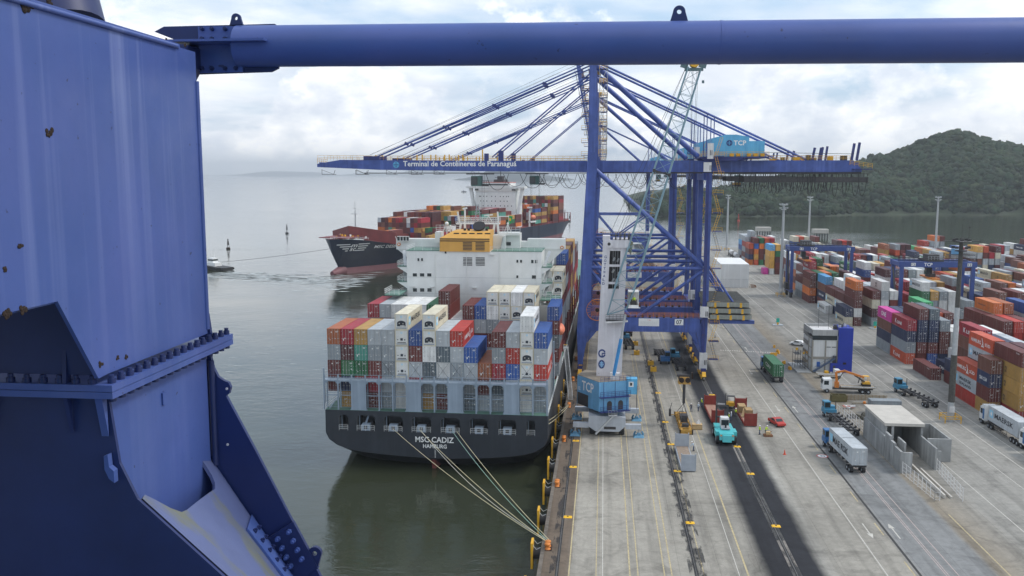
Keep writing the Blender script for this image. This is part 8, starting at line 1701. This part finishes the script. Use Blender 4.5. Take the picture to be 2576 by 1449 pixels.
mb = MB(); a = P6(272, 1141); mb.prism([(a.x, 5.94, a.z), (a.x + .03, 5.94, a.z + .01), (a.x + .035, 5.94, a.z - .08), (a.x + .07, 5.94, a.z - .11), (a.x + .07, 5.94, a.z - .2), (a.x + .03, 5.94, a.z - .17), (a.x + .0, 5.94, a.z - .1)], (0, .055, 0)); NB(mb, 'bracket', M_FB)
# the long tube brace overhead with its fork plates
YP = 8.0; TZ = 50.12; x0 = on_y(597, 117, YP).x; rp = (on_y(700, 62, YP).z - on_y(700, 168, YP).z) / 2
pa, pb = on_y(600, 117, YP), on_y(2575, 101, YP); dir_ = (pb - pa).normalized(); pb = pa + dir_ * 14
mb = MB(); n_ = 48; mb.tube(pa, pb, rp * .985, n_); NB(mb, 'brace_tube', M_FB)
mb = MB(); q = pa + dir_ * ((on_y(1808, 100, YP) - pa).length); mb.tube(q, q + dir_ * .02, rp * 1.0, n_); NB(mb, 'weld_seam', M_FB)
W8 = lambda px, py, dy=0.: (lambda v: (v.x, v.y + dy, v.z))(on_y(px, py, YP))
mb = MB(); mb.box(-4.4, XC - .10, YF + .002, 7.995, 49.93, 50.12); mb.prism([(XC - .10, YF + .002, 49.93), (XC - .16, YF + .002, 49.83), (XC - .16, YF + .002, 49.93)], (0, .33, 0)); NB(mb, 'end_bracket', M_FB2)
mb = MB(); mb.prism([W8(*p) for p in ((388, 80), (412, 67), (575, 63), (690, 60), (705, 68), (700, 172), (682, 181), (500, 187), (497, 150), (470, 112))], (0, .03, 0)); NB(mb, 'fork_plate', M_FB2)
mb = MB(); mb.prism([(W8(500, 66)[0], YP - .022, W8(500, 68)[2]), (W8(612, 66)[0], YP - .022, W8(612, 66)[2]), (W8(612, 180)[0], YP - .022, W8(612, 182)[2]), (W8(500, 66)[0], YP - .022, W8(500, 185)[2])], (0, .02, 0)); NB(mb, 'splice_plate', M_FB)
a, c = on_y(470, 113, YP), on_y(690, 110, YP); mb = MB(); mb.box(a.x - .1, c.x, YP - .26, YP + .20, a.z - .008, a.z + .012); NB(mb, 'horizontal_plate', M_FB)
for x_ in (509, 534, 567, 594):
    for y_ in (73, 98, 172):
        q = on_y(x_, y_, YP - .022); mb = MB(); mb.tube(q, q + Vector((0, -.022, 0)), .02, 6); mb.tube(q + Vector((0, -.022, 0)), q + Vector((0, -.04, 0)), .012, 6); NB(mb, 'stud', M_FB2)
q = on_y(593, 46, YP); lug((q.x, YP, q.z), .043, .017, .03, 0, tail=.07)
q = on_y(1708, 30, YP); lug((q.x, YP - .01, q.z), .052, .020, .03, 0, tail=.085)
# blistered rust spots and drip stains on the side plate
rr = random.Random(12)
def rustspot(px, py, s, w=1.): 
    c = on_x(px, py, XC + .002); s *= 1.3; mb = MB()
    for i in range(9): mb.ball(c + Vector((.0, rr.gauss(0, s * .45 * w), rr.gauss(0, s * .4))), s * rr.uniform(.25, .55), 0, 7, 5, (.25, 1, 1))
    NB(mb, 'rust_blister', M_RUST)
for px, py, s in ((68, 18, .045), (122, 336, .028), (52, 620, .020), (12, 680, .016), (296, 901, .016), (318, 896, .016), (418, 101, .018), (466, 115, .016), (128, 14, .03), (60, 2, .05), (20, 788, .03), (58, 778, .028), (252, 915, .02)): rustspot(px, py, s)
